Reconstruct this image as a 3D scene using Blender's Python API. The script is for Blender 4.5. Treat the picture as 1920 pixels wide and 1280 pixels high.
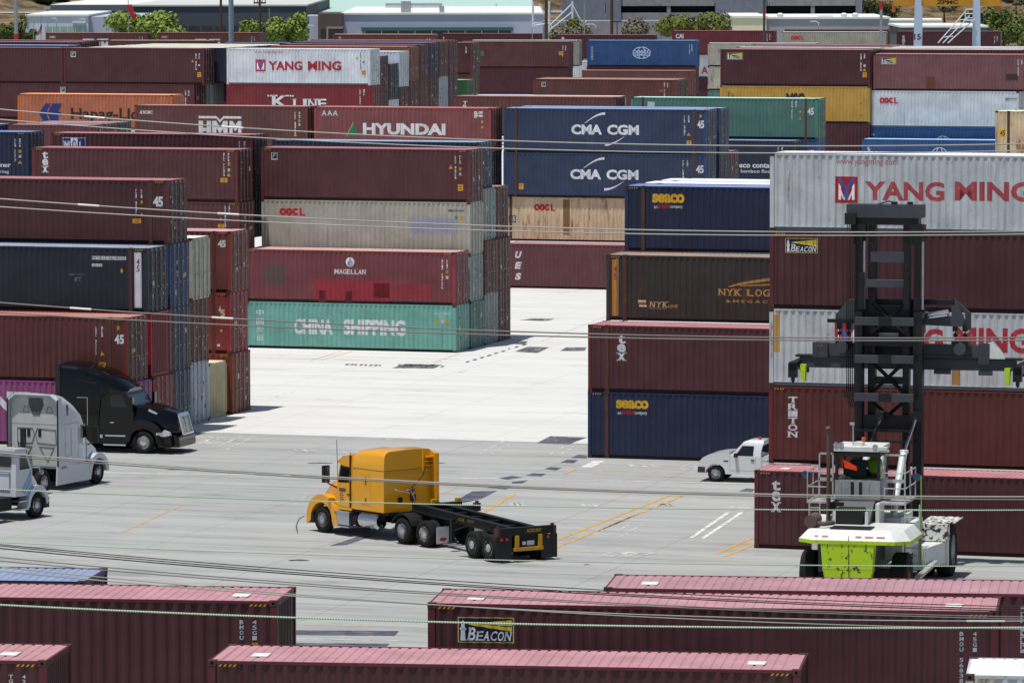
import bpy, bmesh, math, random
from mathutils import Vector, Matrix
random.seed(7)
for o in list(bpy.data.objects): bpy.data.objects.remove(o)
scn = bpy.context.scene
COL = scn.collection
R = math.radians
# ------------------------------------------------------------------ camera
CAMH, PITCH, ROLL, FPX = (22.256, 0.079879, -0.001379, 9318.55)
cam = bpy.data.cameras.new('camera'); camo = bpy.data.objects.new('camera', cam); COL.objects.link(camo)
cam.sensor_fit = 'HORIZONTAL'; cam.sensor_width = 36.0; cam.lens = 36.0 * FPX / 1920.0
cam.clip_start = 1.0; cam.clip_end = 6000.0
camo.matrix_world = (Matrix.Translation((0, 0, CAMH)) @ Matrix.Rotation(math.pi/2 - PITCH, 4, 'X') @ Matrix.Rotation(ROLL, 4, 'Z'))
scn.camera = camo
# ------------------------------------------------------------------ light
YA, YB, YC = (0.12384, 0.30098, 0.15000)
# towards the sun, in world axes (high, from the left and behind the camera)
SUN = Vector((-0.185, -0.20, 1.0)).normalized()
el = math.asin(SUN.z); az = math.atan2(SUN.x, SUN.y)
w = bpy.data.worlds.new('World'); scn.world = w; w.use_nodes = True
nt = w.node_tree; bg = nt.nodes['Background']
sky = nt.nodes.new('ShaderNodeTexSky'); sky.sky_type = 'NISHITA'; sky.sun_disc = False
sky.sun_elevation = el; sky.sun_rotation = az; sky.air_density = 1.0; sky.dust_density = 1.2
nt.links.new(sky.outputs[0], bg.inputs[0]); bg.inputs[1].default_value = 0.085
sl = bpy.data.lights.new('sun', 'SUN'); sl.energy = 4.6; sl.angle = R(0.53); sl.color = (1.0, 0.965, 0.91)
so = bpy.data.objects.new('sun', sl); COL.objects.link(so)
so.rotation_euler = SUN.to_track_quat('Z', 'Y').to_euler(); so.location = (0, 0, 200)
vs = scn.view_settings; vs.view_transform = 'Standard'; vs.look = 'None'; vs.exposure = 0.0; vs.gamma = 1.0
vs.use_curve_mapping = False
try:
    scn.cycles.max_bounces = 6; scn.cycles.diffuse_bounces = 3; scn.cycles.glossy_bounces = 3
except Exception: pass

# ------------------------------------------------------------------ helpers
def hexlin(h):
    f = lambda c: c/12.92 if c <= .04045 else ((c+.055)/1.055)**2.4
    return tuple(f(int(h[i:i+2], 16)/255) for i in (0, 2, 4)) + (1,)
def col(c):
    return hexlin(c) if isinstance(c, str) else tuple(c) + ((1,) if len(c) == 3 else ())
class NT:
    def __init__(s, name):
        s.m = bpy.data.materials.new(name); s.m.use_nodes = True
        s.t = s.m.node_tree; s.b = s.t.nodes['Principled BSDF']
    def n(s, typ, **kw):
        x = s.t.nodes.new('ShaderNode' + typ)
        for k, v in kw.items():
            if k in x.inputs.keys(): x.inputs[k].default_value = v
            else: setattr(x, k, v)
        return x
    def l(s, a, b): s.t.links.new(a, b)
    def mix(s, fac, a, b, mode='MIX'):
        x = s.t.nodes.new('ShaderNodeMix'); x.data_type = 'RGBA'; x.blend_type = mode
        for i, v in ((0, fac), (6, a), (7, b)):
            if hasattr(v, 'links') or hasattr(v, 'is_linked'): s.l(v, x.inputs[i])
            else: x.inputs[i].default_value = v
        return x.outputs[2]
    def ramp(s, f, p0, p1, c0=(0, 0, 0, 1), c1=(1, 1, 1, 1)):
        x = s.t.nodes.new('ShaderNodeValToRGB'); e = x.color_ramp.elements
        e[0].position = p0; e[1].position = p1; e[0].color = c0; e[1].color = c1
        s.l(f, x.inputs[0]); return x.outputs[0]
    def noise(s, vec, scale, detail=4, rough=.55):
        x = s.n('TexNoise'); x.inputs['Scale'].default_value = scale; x.inputs['Detail'].default_value = detail
        x.inputs['Roughness'].default_value = rough; s.l(vec, x.inputs['Vector']); return x.outputs[0]
    def map(s, vec, sc, loc=(0, 0, 0)):
        x = s.n('Mapping'); s.l(vec, x.inputs[0]); x.inputs['Scale'].default_value = sc
        x.inputs['Location'].default_value = loc; return x.outputs[0]
    def objvec(s):
        tc = s.n('TexCoord'); oi = s.n('ObjectInfo'); mu = s.n('Math', operation='MULTIPLY'); mu.inputs[1].default_value = 137.0
        s.l(oi.outputs['Random'], mu.inputs[0]); ad = s.n('VectorMath', operation='ADD')
        s.l(tc.outputs['Object'], ad.inputs[0]); s.l(mu.outputs[0], ad.inputs[1]); return ad.outputs[0]
MATS = {}
def simple(name, c, rough=.5, metal=0., spec=.4, var=.12, scale=2.5, emit=None, trans=0., coat=0.):
    if name in MATS: return MATS[name]
    k = NT(name); b = k.b; c = col(c)
    b.inputs['Roughness'].default_value = rough; b.inputs['Metallic'].default_value = metal
    b.inputs['Specular IOR Level'].default_value = spec
    if coat: b.inputs['Coat Weight'].default_value = coat; b.inputs['Coat Roughness'].default_value = .06
    if trans: b.inputs['Transmission Weight'].default_value = trans
    if var:
        f = k.noise(k.objvec(), scale, 5, .6); f = k.ramp(f, .3, .7)
        lo = tuple(x*(1-var) for x in c[:3]) + (1,); hi = tuple(min(1, x*(1+var)) for x in c[:3]) + (1,)
        k.l(k.mix(f, lo, hi), b.inputs['Base Color'])
    else: b.inputs['Base Color'].default_value = c
    if emit: b.inputs['Emission Color'].default_value = col(c); b.inputs['Emission Strength'].default_value = emit
    MATS[name] = k.m; return k.m
def paint(name, c, rust=.15, streak=.25, rough=.5, rustc='6b3a1e', grime='2a2320', spots=.5):
    """weathered container paint: blotchy fading, vertical runs, rust spots and scrapes"""
    if name in MATS: return MATS[name]
    k = NT(name); b = k.b; c = col(c); v = k.objvec()
    f = k.ramp(k.noise(v, .9, 6, .6), .3, .72)
    base = k.mix(f, tuple(x*.82 for x in c[:3])+(1,), tuple(min(1, x*1.16+.004) for x in c[:3])+(1,))
    run = k.noise(k.map(v, (7, 7, .35)), 1.0, 5, .65)
    base = k.mix(k.ramp(run, .56, .78, (0, 0, 0, 1), (streak,)*3+(1,)), base, col(grime))
    sc = k.noise(k.map(v, (9, 9, .8), (3, 1, 2)), 1.0, 3, .5)          # pale scrapes
    base = k.mix(k.ramp(sc, .73, .78, (0, 0, 0, 1), (.28,)*3+(1,)), base, tuple(min(1, x*1.5+.16) for x in c[:3])+(1,))
    rr = k.noise(k.map(v, (3.2, 3.2, .55), (11, 5, 3)), 1.0, 7, .68)
    p = .80 - .36*rust
    base = k.mix(k.ramp(rr, p, p+.12, (0, 0, 0, 1), (.85,)*3+(1,)), base, col(rustc))
    sp = k.noise(v, 9, 3, .5)
    base = k.mix(k.ramp(sp, .70-.08*spots, .74-.06*spots, (0, 0, 0, 1), (.7*spots,)*3+(1,)), base, col('3b2117'))
    k.l(base, b.inputs['Base Color'])
    b.inputs['Roughness'].default_value = rough; b.inputs['Specular IOR Level'].default_value = .35
    MATS[name] = k.m; return k.m

class MB:
    """collects boxes, prisms, tubes, lathes into ONE mesh"""
    def __init__(s): s.bm = bmesh.new()
    def _add(s, vs_, fs, mi=0, sm=False):
        v = [s.bm.verts.new(p) for p in vs_]
        for f in fs:
            try:
                q = s.bm.faces.new([v[i] for i in f]); q.material_index = mi; q.smooth = sm
            except ValueError: pass
        return v
    def box(s, x0, x1, y0, y1, z0, z1, mi=0):
        s._add([(x, y, z) for z in (z0, z1) for y in (y0, y1) for x in (x0, x1)],
               [(0, 2, 3, 1), (4, 5, 7, 6), (0, 1, 5, 4), (2, 6, 7, 3), (0, 4, 6, 2), (1, 3, 7, 5)], mi); return s
    def hexa(s, pts, mi=0):                       # 8 points: bottom 4 ccw, top 4 ccw
        s._add(pts, [(3, 2, 1, 0), (4, 5, 6, 7), (0, 1, 5, 4), (1, 2, 6, 5), (2, 3, 7, 6), (3, 0, 4, 7)], mi); return s
    def prism(s, poly, a0, a1, ax='y', mi=0, sm=False):
        """poly in the two remaining axes (x,z for ax y; y,z for ax x; x,y for ax z)"""
        def P(p, a): return (p[0], a, p[1]) if ax == 'y' else ((a, p[0], p[1]) if ax == 'x' else (p[0], p[1], a))
        n = len(poly); vs_ = [P(p, a0) for p in poly] + [P(p, a1) for p in poly]
        s._add(vs_, [tuple(range(n)), tuple(range(2*n-1, n-1, -1))] + [(i, n+i, n+(i+1) % n, (i+1) % n) for i in range(n)], mi); return s
    def loft(s, rings, mi=0, sm=True, cap=True, closed=True):
        n = len(rings[0]); vs_ = [p for r in rings for p in r]; fs = []
        for k in range(len(rings)-1):
            for i in range(n if closed else n-1):
                j = (i+1) % n; fs.append((k*n+i, k*n+j, (k+1)*n+j, (k+1)*n+i))
        if cap: fs += [tuple(range(n-1, -1, -1)), tuple(range((len(rings)-1)*n, len(rings)*n))]
        s._add(vs_, fs, mi, sm); return s
    def tube(s, path, r, n=8, mi=0, sm=True):
        path = [Vector(p) for p in path]; rings = []
        rs = r if isinstance(r, (list, tuple)) else [r]*len(path)
        for i, p in enumerate(path):
            d = (path[min(i+1, len(path)-1)] - path[max(i-1, 0)]).normalized()
            a = d.cross(Vector((0, 0, 1))); a = a.normalized() if a.length > 1e-4 else Vector((1, 0, 0)); b = d.cross(a)
            rings.append([p + rs[i]*(math.cos(t)*a + math.sin(t)*b) for t in [2*math.pi*k/n for k in range(n)]])
        return s.loft(rings, mi, sm)
    def lathe(s, prof, c=(0, 0, 0), ax='y', n=24, mi=0, sm=True):
        """prof: (radius, along axis)"""
        rings = []
        for r, a in prof:
            q = []
            for k in range(n):
                t = 2*math.pi*k/n; x, z = r*math.cos(t), r*math.sin(t)
                q.append((c[0]+x, c[1]+a, c[2]+z) if ax == 'y' else ((c[0]+a, c[1]+x, c[2]+z) if ax == 'x' else (c[0]+x, c[1]+z, c[2]+a)))
            rings.append(q)
        return s.loft(rings, mi, sm)
    def quad(s, pts, mi=0): s._add(pts, [tuple(range(len(pts)))], mi); return s
    def bevel(s, w, seg=2, ang=30):
        es = [e for e in s.bm.edges if len(e.link_faces) == 2 and e.calc_face_angle(0) > R(ang)]
        bmesh.ops.bevel(s.bm, geom=es, offset=w, segments=seg, affect='EDGES', profile=.6, clamp_overlap=True)
        for f in s.bm.faces: f.smooth = True
        return s
    def mesh(s, name, norm=True):
        if norm: bmesh.ops.recalc_face_normals(s.bm, faces=s.bm.faces[:])
        m = bpy.data.meshes.new(name); s.bm.to_mesh(m); s.bm.free()
        if any(f.use_smooth for f in m.polygons): m.set_sharp_from_angle(angle=R(38))
        return m
    def build(s, name, mats, parent=None, norm=True):
        m = s.mesh(name, norm); mats = mats if isinstance(mats, (list, tuple)) else [mats]
        for x in mats: m.materials.append(x)
        return link(name, m, parent)
def link(name, data, parent=None):
    o = bpy.data.objects.new(name, data); COL.objects.link(o)
    if parent is not None: o.parent = parent
    return o
def thing(name, label, cat, loc=(0, 0, 0), rz=0., group=None, data=None):
    o = bpy.data.objects.new(name, data); COL.objects.link(o); o.location = loc; o.rotation_euler = (0, 0, rz)
    if data is None: o.empty_display_size = .5
    o['label'] = label; o['category'] = cat
    if group: o['group'] = group
    return o
def tag(o, label, cat, group=None):
    o['label'] = label; o['category'] = cat
    if group: o['group'] = group
    return o
def frame(blk, u, v):
    y = {'A': YA, 'B': YB, 'C': YC}[blk]
    return (u*math.cos(y)+v*math.sin(y), -u*math.sin(y)+v*math.cos(y)), -y

# text: flat polygons of Blender's own font, fitted into boxes
_tc = {}
def textgeo(body, bold=0., serif=False):
    k = (body, bold, serif)
    if k in _tc: return _tc[k]
    cu = bpy.data.curves.new('t', 'FONT'); cu.body = body; cu.size = 1; cu.offset = bold; cu.resolution_u = 3
    ob = bpy.data.objects.new('t', cu); me = ob.to_mesh()
    vs_ = [v.co.xy.to_tuple() for v in me.vertices]; fs = [tuple(p.vertices) for p in me.polygons]
    ob.to_mesh_clear(); bpy.data.objects.remove(ob); bpy.data.curves.remove(cu)
    if not vs_: vs_, fs = [(0, 0), (1, 0), (1, 1), (0, 1)], [(0, 1, 2, 3)]
    x0 = min(v[0] for v in vs_); x1 = max(v[0] for v in vs_); y0 = min(v[1] for v in vs_); y1 = max(v[1] for v in vs_)
    vs_ = [((v[0]-x0)/max(1e-6, x1-x0), (v[1]-y0)/max(1e-6, y1-y0)) for v in vs_]
    _tc[k] = (vs_, fs); return _tc[k]
# slab feet added to a letter: (x centre, y) in the letter's own box
SERIF = {'T': [(.5, 0), (.06, .86, 1), (.94, .86, 1)], 'R': [(.13, 0), (.85, 0)], 'I': [(.5, 0), (.5, 1)], 'N': [(.12, 0), (.12, 1), (.88, 1)], 'K': [(.12, 0), (.12, 1), (.86, 0), (.82, 1)],
         'L': [(.15, 0), (.15, 1)], 'E': [(.1, 0), (.1, 1)], 'B': [(.1, 0), (.1, 1)], 'A': [(.1, 0), (.9, 0)], 'M': [(.1, 0), (.9, 0), (.1, 1), (.9, 1)], 'G': [(.85, .45)], 'x': [(.14, 0), (.86, 0), (.14, 1), (.86, 1)], 't': [], 'Y': [(.5, 0), (.1, 1), (.9, 1)]}
def letter(ch, x0, z0, x1, z1, bold=.02, shear=0., slab=False):
    """list of (verts, faces) filling a box"""
    vs_, fs = textgeo(ch, bold); w_, h = x1-x0, z1-z0
    out = [([(x0+a*w_+shear*b*h, z0+b*h) for a, b in vs_], fs)]
    if slab:
        for q in SERIF.get(ch, []):
            cx, cy = q[0], q[1]; sw, sh = .22*w_, .11*h
            if len(q) > 2: sw, sh = .07*w_, .17*h
            X = x0+cx*w_; Z = z0+cy*h - (sh if cy > .7 and len(q) < 3 else 0) - (sh/2 if len(q) > 2 else 0) + (0 if cy != .45 else 0)
            out.append(([(X-sw+shear*(Z-z0), Z), (X+sw+shear*(Z-z0), Z), (X+sw+shear*(Z+sh-z0), Z+sh), (X-sw+shear*(Z+sh-z0), Z+sh)], [(0, 1, 2, 3)]))
    return out
def word(s, x0, z0, x1, z1, bold=.02, shear=0., slab=False, smallcaps=False):
    if not slab and not smallcaps:
        return letter(s, x0, z0, x1, z1, bold, shear)
    wd = {'I': .45, 'M': 1.25, 'W': 1.3, ' ': .5, '-': .5, '&': 1.}
    ws = [wd.get(c, 1.)*(1.25 if smallcaps and i == 0 else 1) for i, c in enumerate(s)]
    tot = sum(ws) + .16*(len(s)-1); k = (x1-x0)/tot; x = x0; out = []
    for i, c in enumerate(s):
        if c != ' ':
            zt = z1 if (not smallcaps or i == 0) else z0+.72*(z1-z0)
            out += letter(c, x, z0, x+ws[i]*k, zt, bold, shear, slab)
        x += (ws[i]+.16)*k
    return out
def arcpoly(cx, cz, rx, rz, a0, a1, t0, t1, n=14):
    """tapered arc stroke as a polygon (angles in degrees, half-widths t0..t1)"""
    o, i = [], []
    for k in range(n+1):
        f = k/n; a = R(a0+(a1-a0)*f); t = (t0+(t1-t0)*f)
        o.append((cx+(rx+t)*math.cos(a), cz+(rz+t)*math.sin(a))); i.append((cx+(rx-t)*math.cos(a), cz+(rz-t)*math.sin(a)))
    return o + i[::-1]
def polys(*ps): return [(p, [tuple(range(len(p)))]) for p in ps]
def strip(p):                                       # a concave stroke split into quads
    n = len(p)//2
    return [([p[i], p[i+1], p[2*n-2-i], p[2*n-1-i]], [(0, 1, 2, 3)]) for i in range(n-1)]
CONTAINERS = [
 ('bea', 'A', -14.88, 104.8, 5.274, '40H', 'mar4', 'E', 'long maroon container in the foreground with navy lighthouse sign, dented and rust-cornered'),
 ('fgl', 'A', -30.44, 105.4, 5.182, '40H', 'mar4', 'E', 'maroon foreground container at left, rosy roof, cropped by the left edge, ribbed dark end wall'),
 ('bot', 'A', -18.72, 99.7, 4.704, '40H', 'mar4', 'E', 'nearest maroon container along the bottom edge, pale pink roof with two rusty ends'),
 ('blu_a', 'A', -35.27, 108.2, 5.182, '40H', 'nav', 'E', 'navy container with sunlit blue roof behind the left foreground maroon one'),
 ('bl_a', 'A', -33.47, 96.0, 5.182, '40H', 'mar4', 'E', 'maroon container cut off in the bottom left corner with white letters on its end'),
 ('beh', 'A', -11.44, 108.2, 5.212, '40H', 'mar5', 'N', 'maroon container with plain dusty pink roof running behind the lighthouse-sign one'),
 ('wh_a', 'A', -3.1, 96.2, 5.182, '40H', 'ywh', 'N', 'rusty white container cut off in the bottom right corner'),
 ('texr', 'B', -45.53, 176.8, 0, '40H', 'mar3', 'N', 'low maroon container on the ground at right with white vertical letters, behind the top handler'),
 ('triton', 'B', -45.64, 179.35, 2.896, '40H', 'red', 'N', 'brick-red container with white slab letters reading down its left end, second tier of right stack'),
 ('ym2', 'B', -45.63, 179.35, 5.792, '40H', 'ywh', 'N', 'rust-streaked white container in the middle of the right stack behind the spreader'),
 ('bear', 'B', -45.62, 179.35, 8.688, '40H', 'mar', 'N', 'maroon container with small lighthouse sign, directly under the topmost white one at right'),
 ('ym1', 'B', -45.62, 179.35, 11.584, '40H', 'ywh', 'N', 'weathered white container with large red lettering topping the right stack'),
 ('sea1', 'B', -60.54, 206.1, 0, '45H', 'nav2', 'N', 'navy container with yellow lettering on the ground behind the white pickup'),
 ('tex2', 'B', -60.53, 206.1, 2.896, '45H', 'mar3', 'N', 'maroon container with white vertical letters on top of the ground-level navy one'),
 ('nyk', 'B', -60.42, 208.55, 5.792, '45H', 'nyk', 'N', 'dirty black-brown container with tan logo and an orange-white 45 post'),
 ('sea2', 'B', -60.31, 211.1, 8.688, '45H', 'nav2', 'N', 'navy container with yellow lettering topping the stack left of the rusty white one'),
 ('q4', 'B', -60.28, 213.7, 8.688, '45H', 'ywh', 'N', 'white container with rusty roof just behind the top navy one with yellow lettering'),
 ('q5', 'B', -60.24, 216.3, 8.688, '45H', 'ywh', 'N', 'white container with rust-brown roof edge, third row behind the top navy one'),
 ('one', 'B', -93.19, 204.2, 0, '40H', 'mag', 'D', 'magenta container with white letters on the ground behind the black truck'),
 ('cai45', 'B', -94.91, 204.2, 2.896, '45H', 'red', 'D', 'brick-red 45-foot container resting on the magenta one behind the black truck'),
 ('p1a', 'B', -93.34, 207.2, 0, '40H', 'scar', 'D', 'dark crimson container with grimy doors right behind the magenta one'),
 ('p1b', 'B', -93.44, 207.2, 2.896, '40H', 'crim', 'E', 'crimson container with a ribbed end wall and small white sign, second tier at left'),
 ('nyku', 'B', -95.09, 207.2, 5.792, '45H', 'navd', 'D', 'dark navy container with a white 45 panel and white code labels, third tier at left'),
 ('p2a', 'B', -93.63, 210.2, 0, '40H', 'blud', 'D', 'slate blue container with worn doors at ground level in the left stack'),
 ('p2b', 'B', -93.66, 210.2, 2.896, '40H', 'slat', 'D', 'grey-blue container with stained doors, second tier in the left stack'),
 ('p2c', 'B', -93.67, 210.2, 5.792, '40H', 'blu', 'D', 'royal blue doors of a third-tier container in the left stack'),
 ('r45', 'B', -95.28, 210.2, 8.688, '45H', 'mar', 'D', 'maroon container with white 45, topmost of the left stack'),
 ('p3a', 'B', -94.49, 214.8, 0, '40H', 'lgry', 'D', 'pale grey container with white doors at ground level in the left stack'),
 ('p3b', 'B', -94.49, 214.8, 2.896, '40H', 'brn', 'D', 'brown container doors above the pale grey doors in the left stack'),
 ('p3c', 'B', -94.39, 214.8, 5.792, '40H', 'rwh', 'D', 'cream container with rust-blotched doors and bright white roof in the left stack'),
 ('p4a', 'B', -94.74, 217.9, 0, '40S', 'cre', 'E', 'cream container with ribbed end wall on the ground in the left stack'),
 ('p5a', 'B', -94.49, 220.4, 0, '40H', 'rusty', 'D', 'rust-orange container with brown doors at the rear ground corner of the left stack'),
 ('p5b', 'B', -96.12, 220.4, 2.896, '45H', 'scar', 'D', 'bright red container with offset white 45 digits, second tier at rear of the left stack'),
 ('p5c', 'B', -96.07, 220.4, 5.792, '45H', 'red2', 'D', 'faded brick-red container with white 45 and pink roof at the rear of the left stack'),
 ('cs', 'B', -95.24, 257.2, 0, '40S', 'tea', 'D', 'teal container with big white letters and Chinese characters at the bottom of the centre stack'),
 ('mag', 'B', -95.29, 257.2, 2.591, '40H', 'mrd', 'D', 'faded red container with a round white sail logo and a grey repair patch'),
 ('c2a', 'B', -95.23, 259.9, 0, '40S', 'tead', 'D', 'dark green doors of the ground container in the second row of the centre stack'),
 ('c2b', 'B', -95.29, 259.9, 2.591, '40S', 'gryd', 'D', 'grey-green doors of the second-tier container just above the dark green ones, centre stack'),
 ('oocl', 'B', -95.28, 259.9, 5.182, '40H', 'lgy', 'D', 'grey-beige container with red letters and a faint lilac block, middle of the centre stack'),
 ('fcon', 'B', -95.29, 259.9, 8.078, '40H', 'mar2', 'D', 'maroon container with small yellow and navy square sign, top of the centre stack'),
 ('c3a', 'B', -95.25, 262.5, 0, '40H', 'gryd', 'D', 'grey doors at ground level in the third row of the centre stack'),
 ('c3b', 'B', -95.25, 262.5, 2.896, '40H', 'mar', 'D', 'maroon doors on the second tier, third row of the centre stack'),
 ('c3c', 'B', -95.38, 262.5, 5.792, '40H', 'gryd', 'D', 'pale grey-green doors on the third tier, third row of the centre stack'),
 ('c3d', 'B', -95.58, 262.5, 8.688, '40S', 'blud', 'D', 'steel blue container with pale blue roof peeking over the top of the centre stack'),
 ('c4a', 'B', -95.29, 265.0, 0, '40H', 'mar', 'D', 'maroon doors at the ground-level back corner of the centre stack'),
 ('c4b', 'B', -95.29, 265.0, 2.896, '40H', 'mar3', 'D', 'maroon doors on the second tier at the back corner of the centre stack'),
 ('c4c', 'B', -95.41, 265.0, 5.792, '40H', 'mar', 'D', 'maroon container with a pink strip of roof, third tier at back of the centre stack'),
 ('texl', 'B', -107.6, 256.5, 8.078, '40H', 'mar2', 'D', 'maroon container with white vertical letters left of the square-sign one, top tier'),
 ('o1b', 'B', -107.52, 256.5, 5.182, '40H', 'mar2', 'D', 'maroon container with a broad yellow label, just under the vertical-lettered one at left centre'),
 ('mol', 'B', -108.68, 261.8, 8.688, '40H', 'mar', 'D', 'maroon container with blue and white square letters, half hidden at upper left'),
 ('o3b', 'B', -108.66, 261.8, 5.792, '40H', 'slat', 'D', 'blue-grey container in deep shade below the one with blue and white square letters'),
 ('ner', 'B', -122.52, 262.4, 8.688, '40H', 'nav2', 'D', 'navy container with white lower-case words, cut by the left edge'),
 ('r20a', 'B', -133.86, 315.0, 7.36, '20S', 'mar5', 'D', 'short maroon container with a mauve roof under the orange one'),
 ('r20b', 'B', -133.95, 317.7, 7.36, '20S', 'mar5', 'D', 'short container with bluish roof, second behind the orange one with blue arrows'),
 ('r20c', 'B', -133.97, 320.3, 7.36, '20S', 'slat', 'D', 'short dark container with doors in shade, third in the low row before the orange one'),
 ('r20d', 'B', -140.65, 315.0, 7.36, '20S', 'blud', 'D', 'blue-grey container doors showing at the left edge under wires'),
 ('hmm', 'B', -121.99, 308.4, 8.688, '40H', 'hmm', 'D', 'brown container with blocky white logo and small white letters at upper left'),
 ('hyu', 'B', -109.34, 308.4, 8.688, '40H', 'mrd2', 'D', 'brick-pink container with bold white lettering and a green triangle'),
 ('hyb', 'B', -109.36, 308.4, 5.792, '40H', 'navd', 'D', 'dark container doors in deep shade directly below the white-lettered brick-pink one'),
 ('hyc', 'B', -109.37, 308.4, 2.896, '40H', 'navd', 'D', 'dark container in shade two tiers below the white-lettered brick-pink one'),
 ('cma1', 'B', -96.54, 309.2, 8.688, '45H', 'blu2', 'D', 'dark blue container with white letters between two curved strokes, upper of a matching pair'),
 ('cma2', 'B', -96.56, 309.2, 5.792, '45H', 'blu2', 'D', 'dark blue container with white letters between two curved strokes, lower of a matching pair'),
 ('cma3', 'B', -96.45, 312.0, 8.688, '45H', 'blu2', 'D', 'dark blue doors of the container behind the upper curved-stroke one'),
 ('cma4', 'B', -96.45, 312.0, 5.792, '45H', 'nav', 'D', 'dark blue doors below, behind the lower curved-stroke container'),
 ('c1385', 'B', -94.96, 314.6, 5.792, '40H', 'mar', 'D', 'maroon doors with a rusty top edge right of the paired dark blue containers'),
 ('beig', 'B', -96.98, 309.4, 2.896, '45H', 'rbei', 'D', 'cream container with heavy rust streaks and red letters under the lower dark blue one'),
 ('ues', 'B', -95.83, 307.0, 0, '40H', 'mar5', 'D', 'maroon container standing on the bright concrete with white slanted stencil letters'),
 ('bei45r', 'B', -64.47, 311.6, 8.688, '45H', 'rbei', 'N', 'cream container with rust streaks and a black 45 at the right edge'),
 ('hapag', 'B', -143.42, 339.2, 8.688, '40S', 'ora', 'D', 'orange container with navy arrows and black lettering'),
 ('grn', 'B', -97.4, 342.6, 8.383, '45H', 'grn', 'D', 'green container with white 45 above the rusty white stack'),
 ('grnb', 'B', -97.4, 342.6, 5.487, '45H', 'bry', 'D', 'blue container mostly hidden directly under the long green one'),
 ('eco', 'B', -96.99, 340.0, 5.482, '40H', 'nav', 'D', 'navy-grey container with white words, in front of and below the long green one'),
 ('tbrn', 'B', -110.6, 342.2, 8.383, '40H', 'hmm', 'D', 'brown container with pale pink roof partly hidden behind the upper dark blue one'),
 ('ymul', 'B', -140.6, 375.6, 10.974, '40H', 'whi', 'D', 'clean white container with red lettering and a square red and blue logo, upper left'),
 ('kline', 'B', -140.62, 375.6, 8.078, '40H', 'crim', 'D', 'crimson container with white serif letters below the clean white one'),
 ('ful', 'B', -154.5, 375.0, 10.974, '40H', 'mar', 'D', 'maroon container with a tiny square sign at upper left, level with the clean white one'),
 ('f2', 'B', -155.36, 375.0, 8.078, '40H', 'mar3', 'D', 'maroon container with a tiny square sign partly hidden behind the orange one'),
 ('lr1', 'B', -166.76, 375.0, 10.974, '40H', 'mar', 'N', 'plain maroon container cut by the left edge, top tier at far upper left'),
 ('lr2', 'B', -167.58, 375.0, 8.078, '40H', 'mar3', 'N', 'plain maroon container cut by the left edge, left of the orange one'),
 ('lr3', 'B', -167.6, 375.0, 5.182, '40H', 'mar3', 'N', 'maroon container below, at the left edge beside the orange one'),
 ('fr0', 'B', -153.6, 377.7, 10.974, '40H', 'crwn', 'D', 'navy container with a cream roof directly behind the tiny-sign maroon one'),
 ('fr1', 'B', -153.6, 380.3, 10.974, '40H', 'crwn', 'D', 'dark container with a cream roof, two rows behind the tiny-sign maroon one'),
 ('fr2', 'B', -153.6, 382.9, 10.974, '40H', 'crw', 'D', 'cream-roofed container, three rows behind the tiny-sign maroon one'),
 ('fr3', 'B', -153.6, 385.5, 10.974, '40H', 'crw', 'D', 'cream-roofed container, four rows behind the tiny-sign maroon one'),
 ('fr4', 'B', -153.6, 388.1, 10.974, '40H', 'crw', 'D', 'cream-roofed container, five rows behind the tiny-sign maroon one'),
 ('fr5', 'B', -153.6, 390.7, 10.974, '40H', 'crw', 'D', 'cream-roofed container, furthest of the cream roofs at upper left'),
 ('fg2', 'B', -154.74, 377.7, 8.078, '40H', 'gryd', 'D', 'grey doors below the navy doors between the maroon and the clean white containers'),
 ('fg3', 'B', -154.98, 380.3, 8.078, '40H', 'slat', 'D', 'dark slate doors in shadow left of the crimson container'),
 ('lb1', 'B', -167.14, 377.7, 11.104, '40H', 'bry', 'D', 'bright blue container peeking over the plain maroon one at the upper left edge'),
 ('lb2', 'B', -167.4, 380.3, 11.324, '40H', 'mar5', 'D', 'mauve-roofed maroon container behind the bright blue one at upper left'),
 ('lb3', 'B', -167.7, 382.9, 11.394, '40H', 'mar5', 'D', 'maroon container with mauve roof, furthest back at upper left behind the light pole'),
 ('yr2', 'B', -140.79, 378.3, 10.354, '40H', 'mar', 'D', 'maroon doors next to the white doors, lower than its neighbours'),
 ('yr2b', 'B', -140.79, 378.3, 7.458, '40H', 'mar', 'D', 'lower-tier maroon doors, column second from the clean white container'),
 ('yr3', 'B', -140.79, 380.9, 9.674, '40H', 'nav', 'D', 'navy doors two rows behind the clean white container'),
 ('yr3b', 'B', -140.79, 380.9, 6.778, '40H', 'whi', 'D', 'lower-tier white doors, column third from the clean white container'),
 ('yr4', 'B', -140.79, 383.5, 10.624, '40H', 'whi', 'D', 'white doors with a cream post, four columns right of the clean white front'),
 ('yr4b', 'B', -140.79, 383.5, 7.728, '40H', 'mar', 'D', 'lower-tier maroon doors, column fourth from the clean white container'),
 ('yr5', 'B', -140.79, 386.1, 10.974, '40H', 'org', 'D', 'brown container with orange front edge and dark doors behind the white doors'),
 ('yr5b', 'B', -140.79, 386.1, 8.078, '40H', 'mar3', 'D', 'lower-tier dark maroon doors, column fifth from the clean white container'),
 ('yr6', 'B', -140.79, 388.7, 11.074, '40H', 'mar', 'D', 'maroon doors in the middle of the tall dark column group'),
 ('yr6b', 'B', -140.79, 388.7, 8.178, '40H', 'brn', 'D', 'lower-tier brown doors, column sixth from the clean white container'),
 ('yr7', 'B', -140.79, 391.3, 11.174, '40H', 'nav2', 'D', 'navy blue doors in the tall dark column group'),
 ('yr7b', 'B', -140.79, 391.3, 8.278, '40H', 'mar', 'D', 'lower-tier maroon doors, column seventh from the clean white container'),
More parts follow.
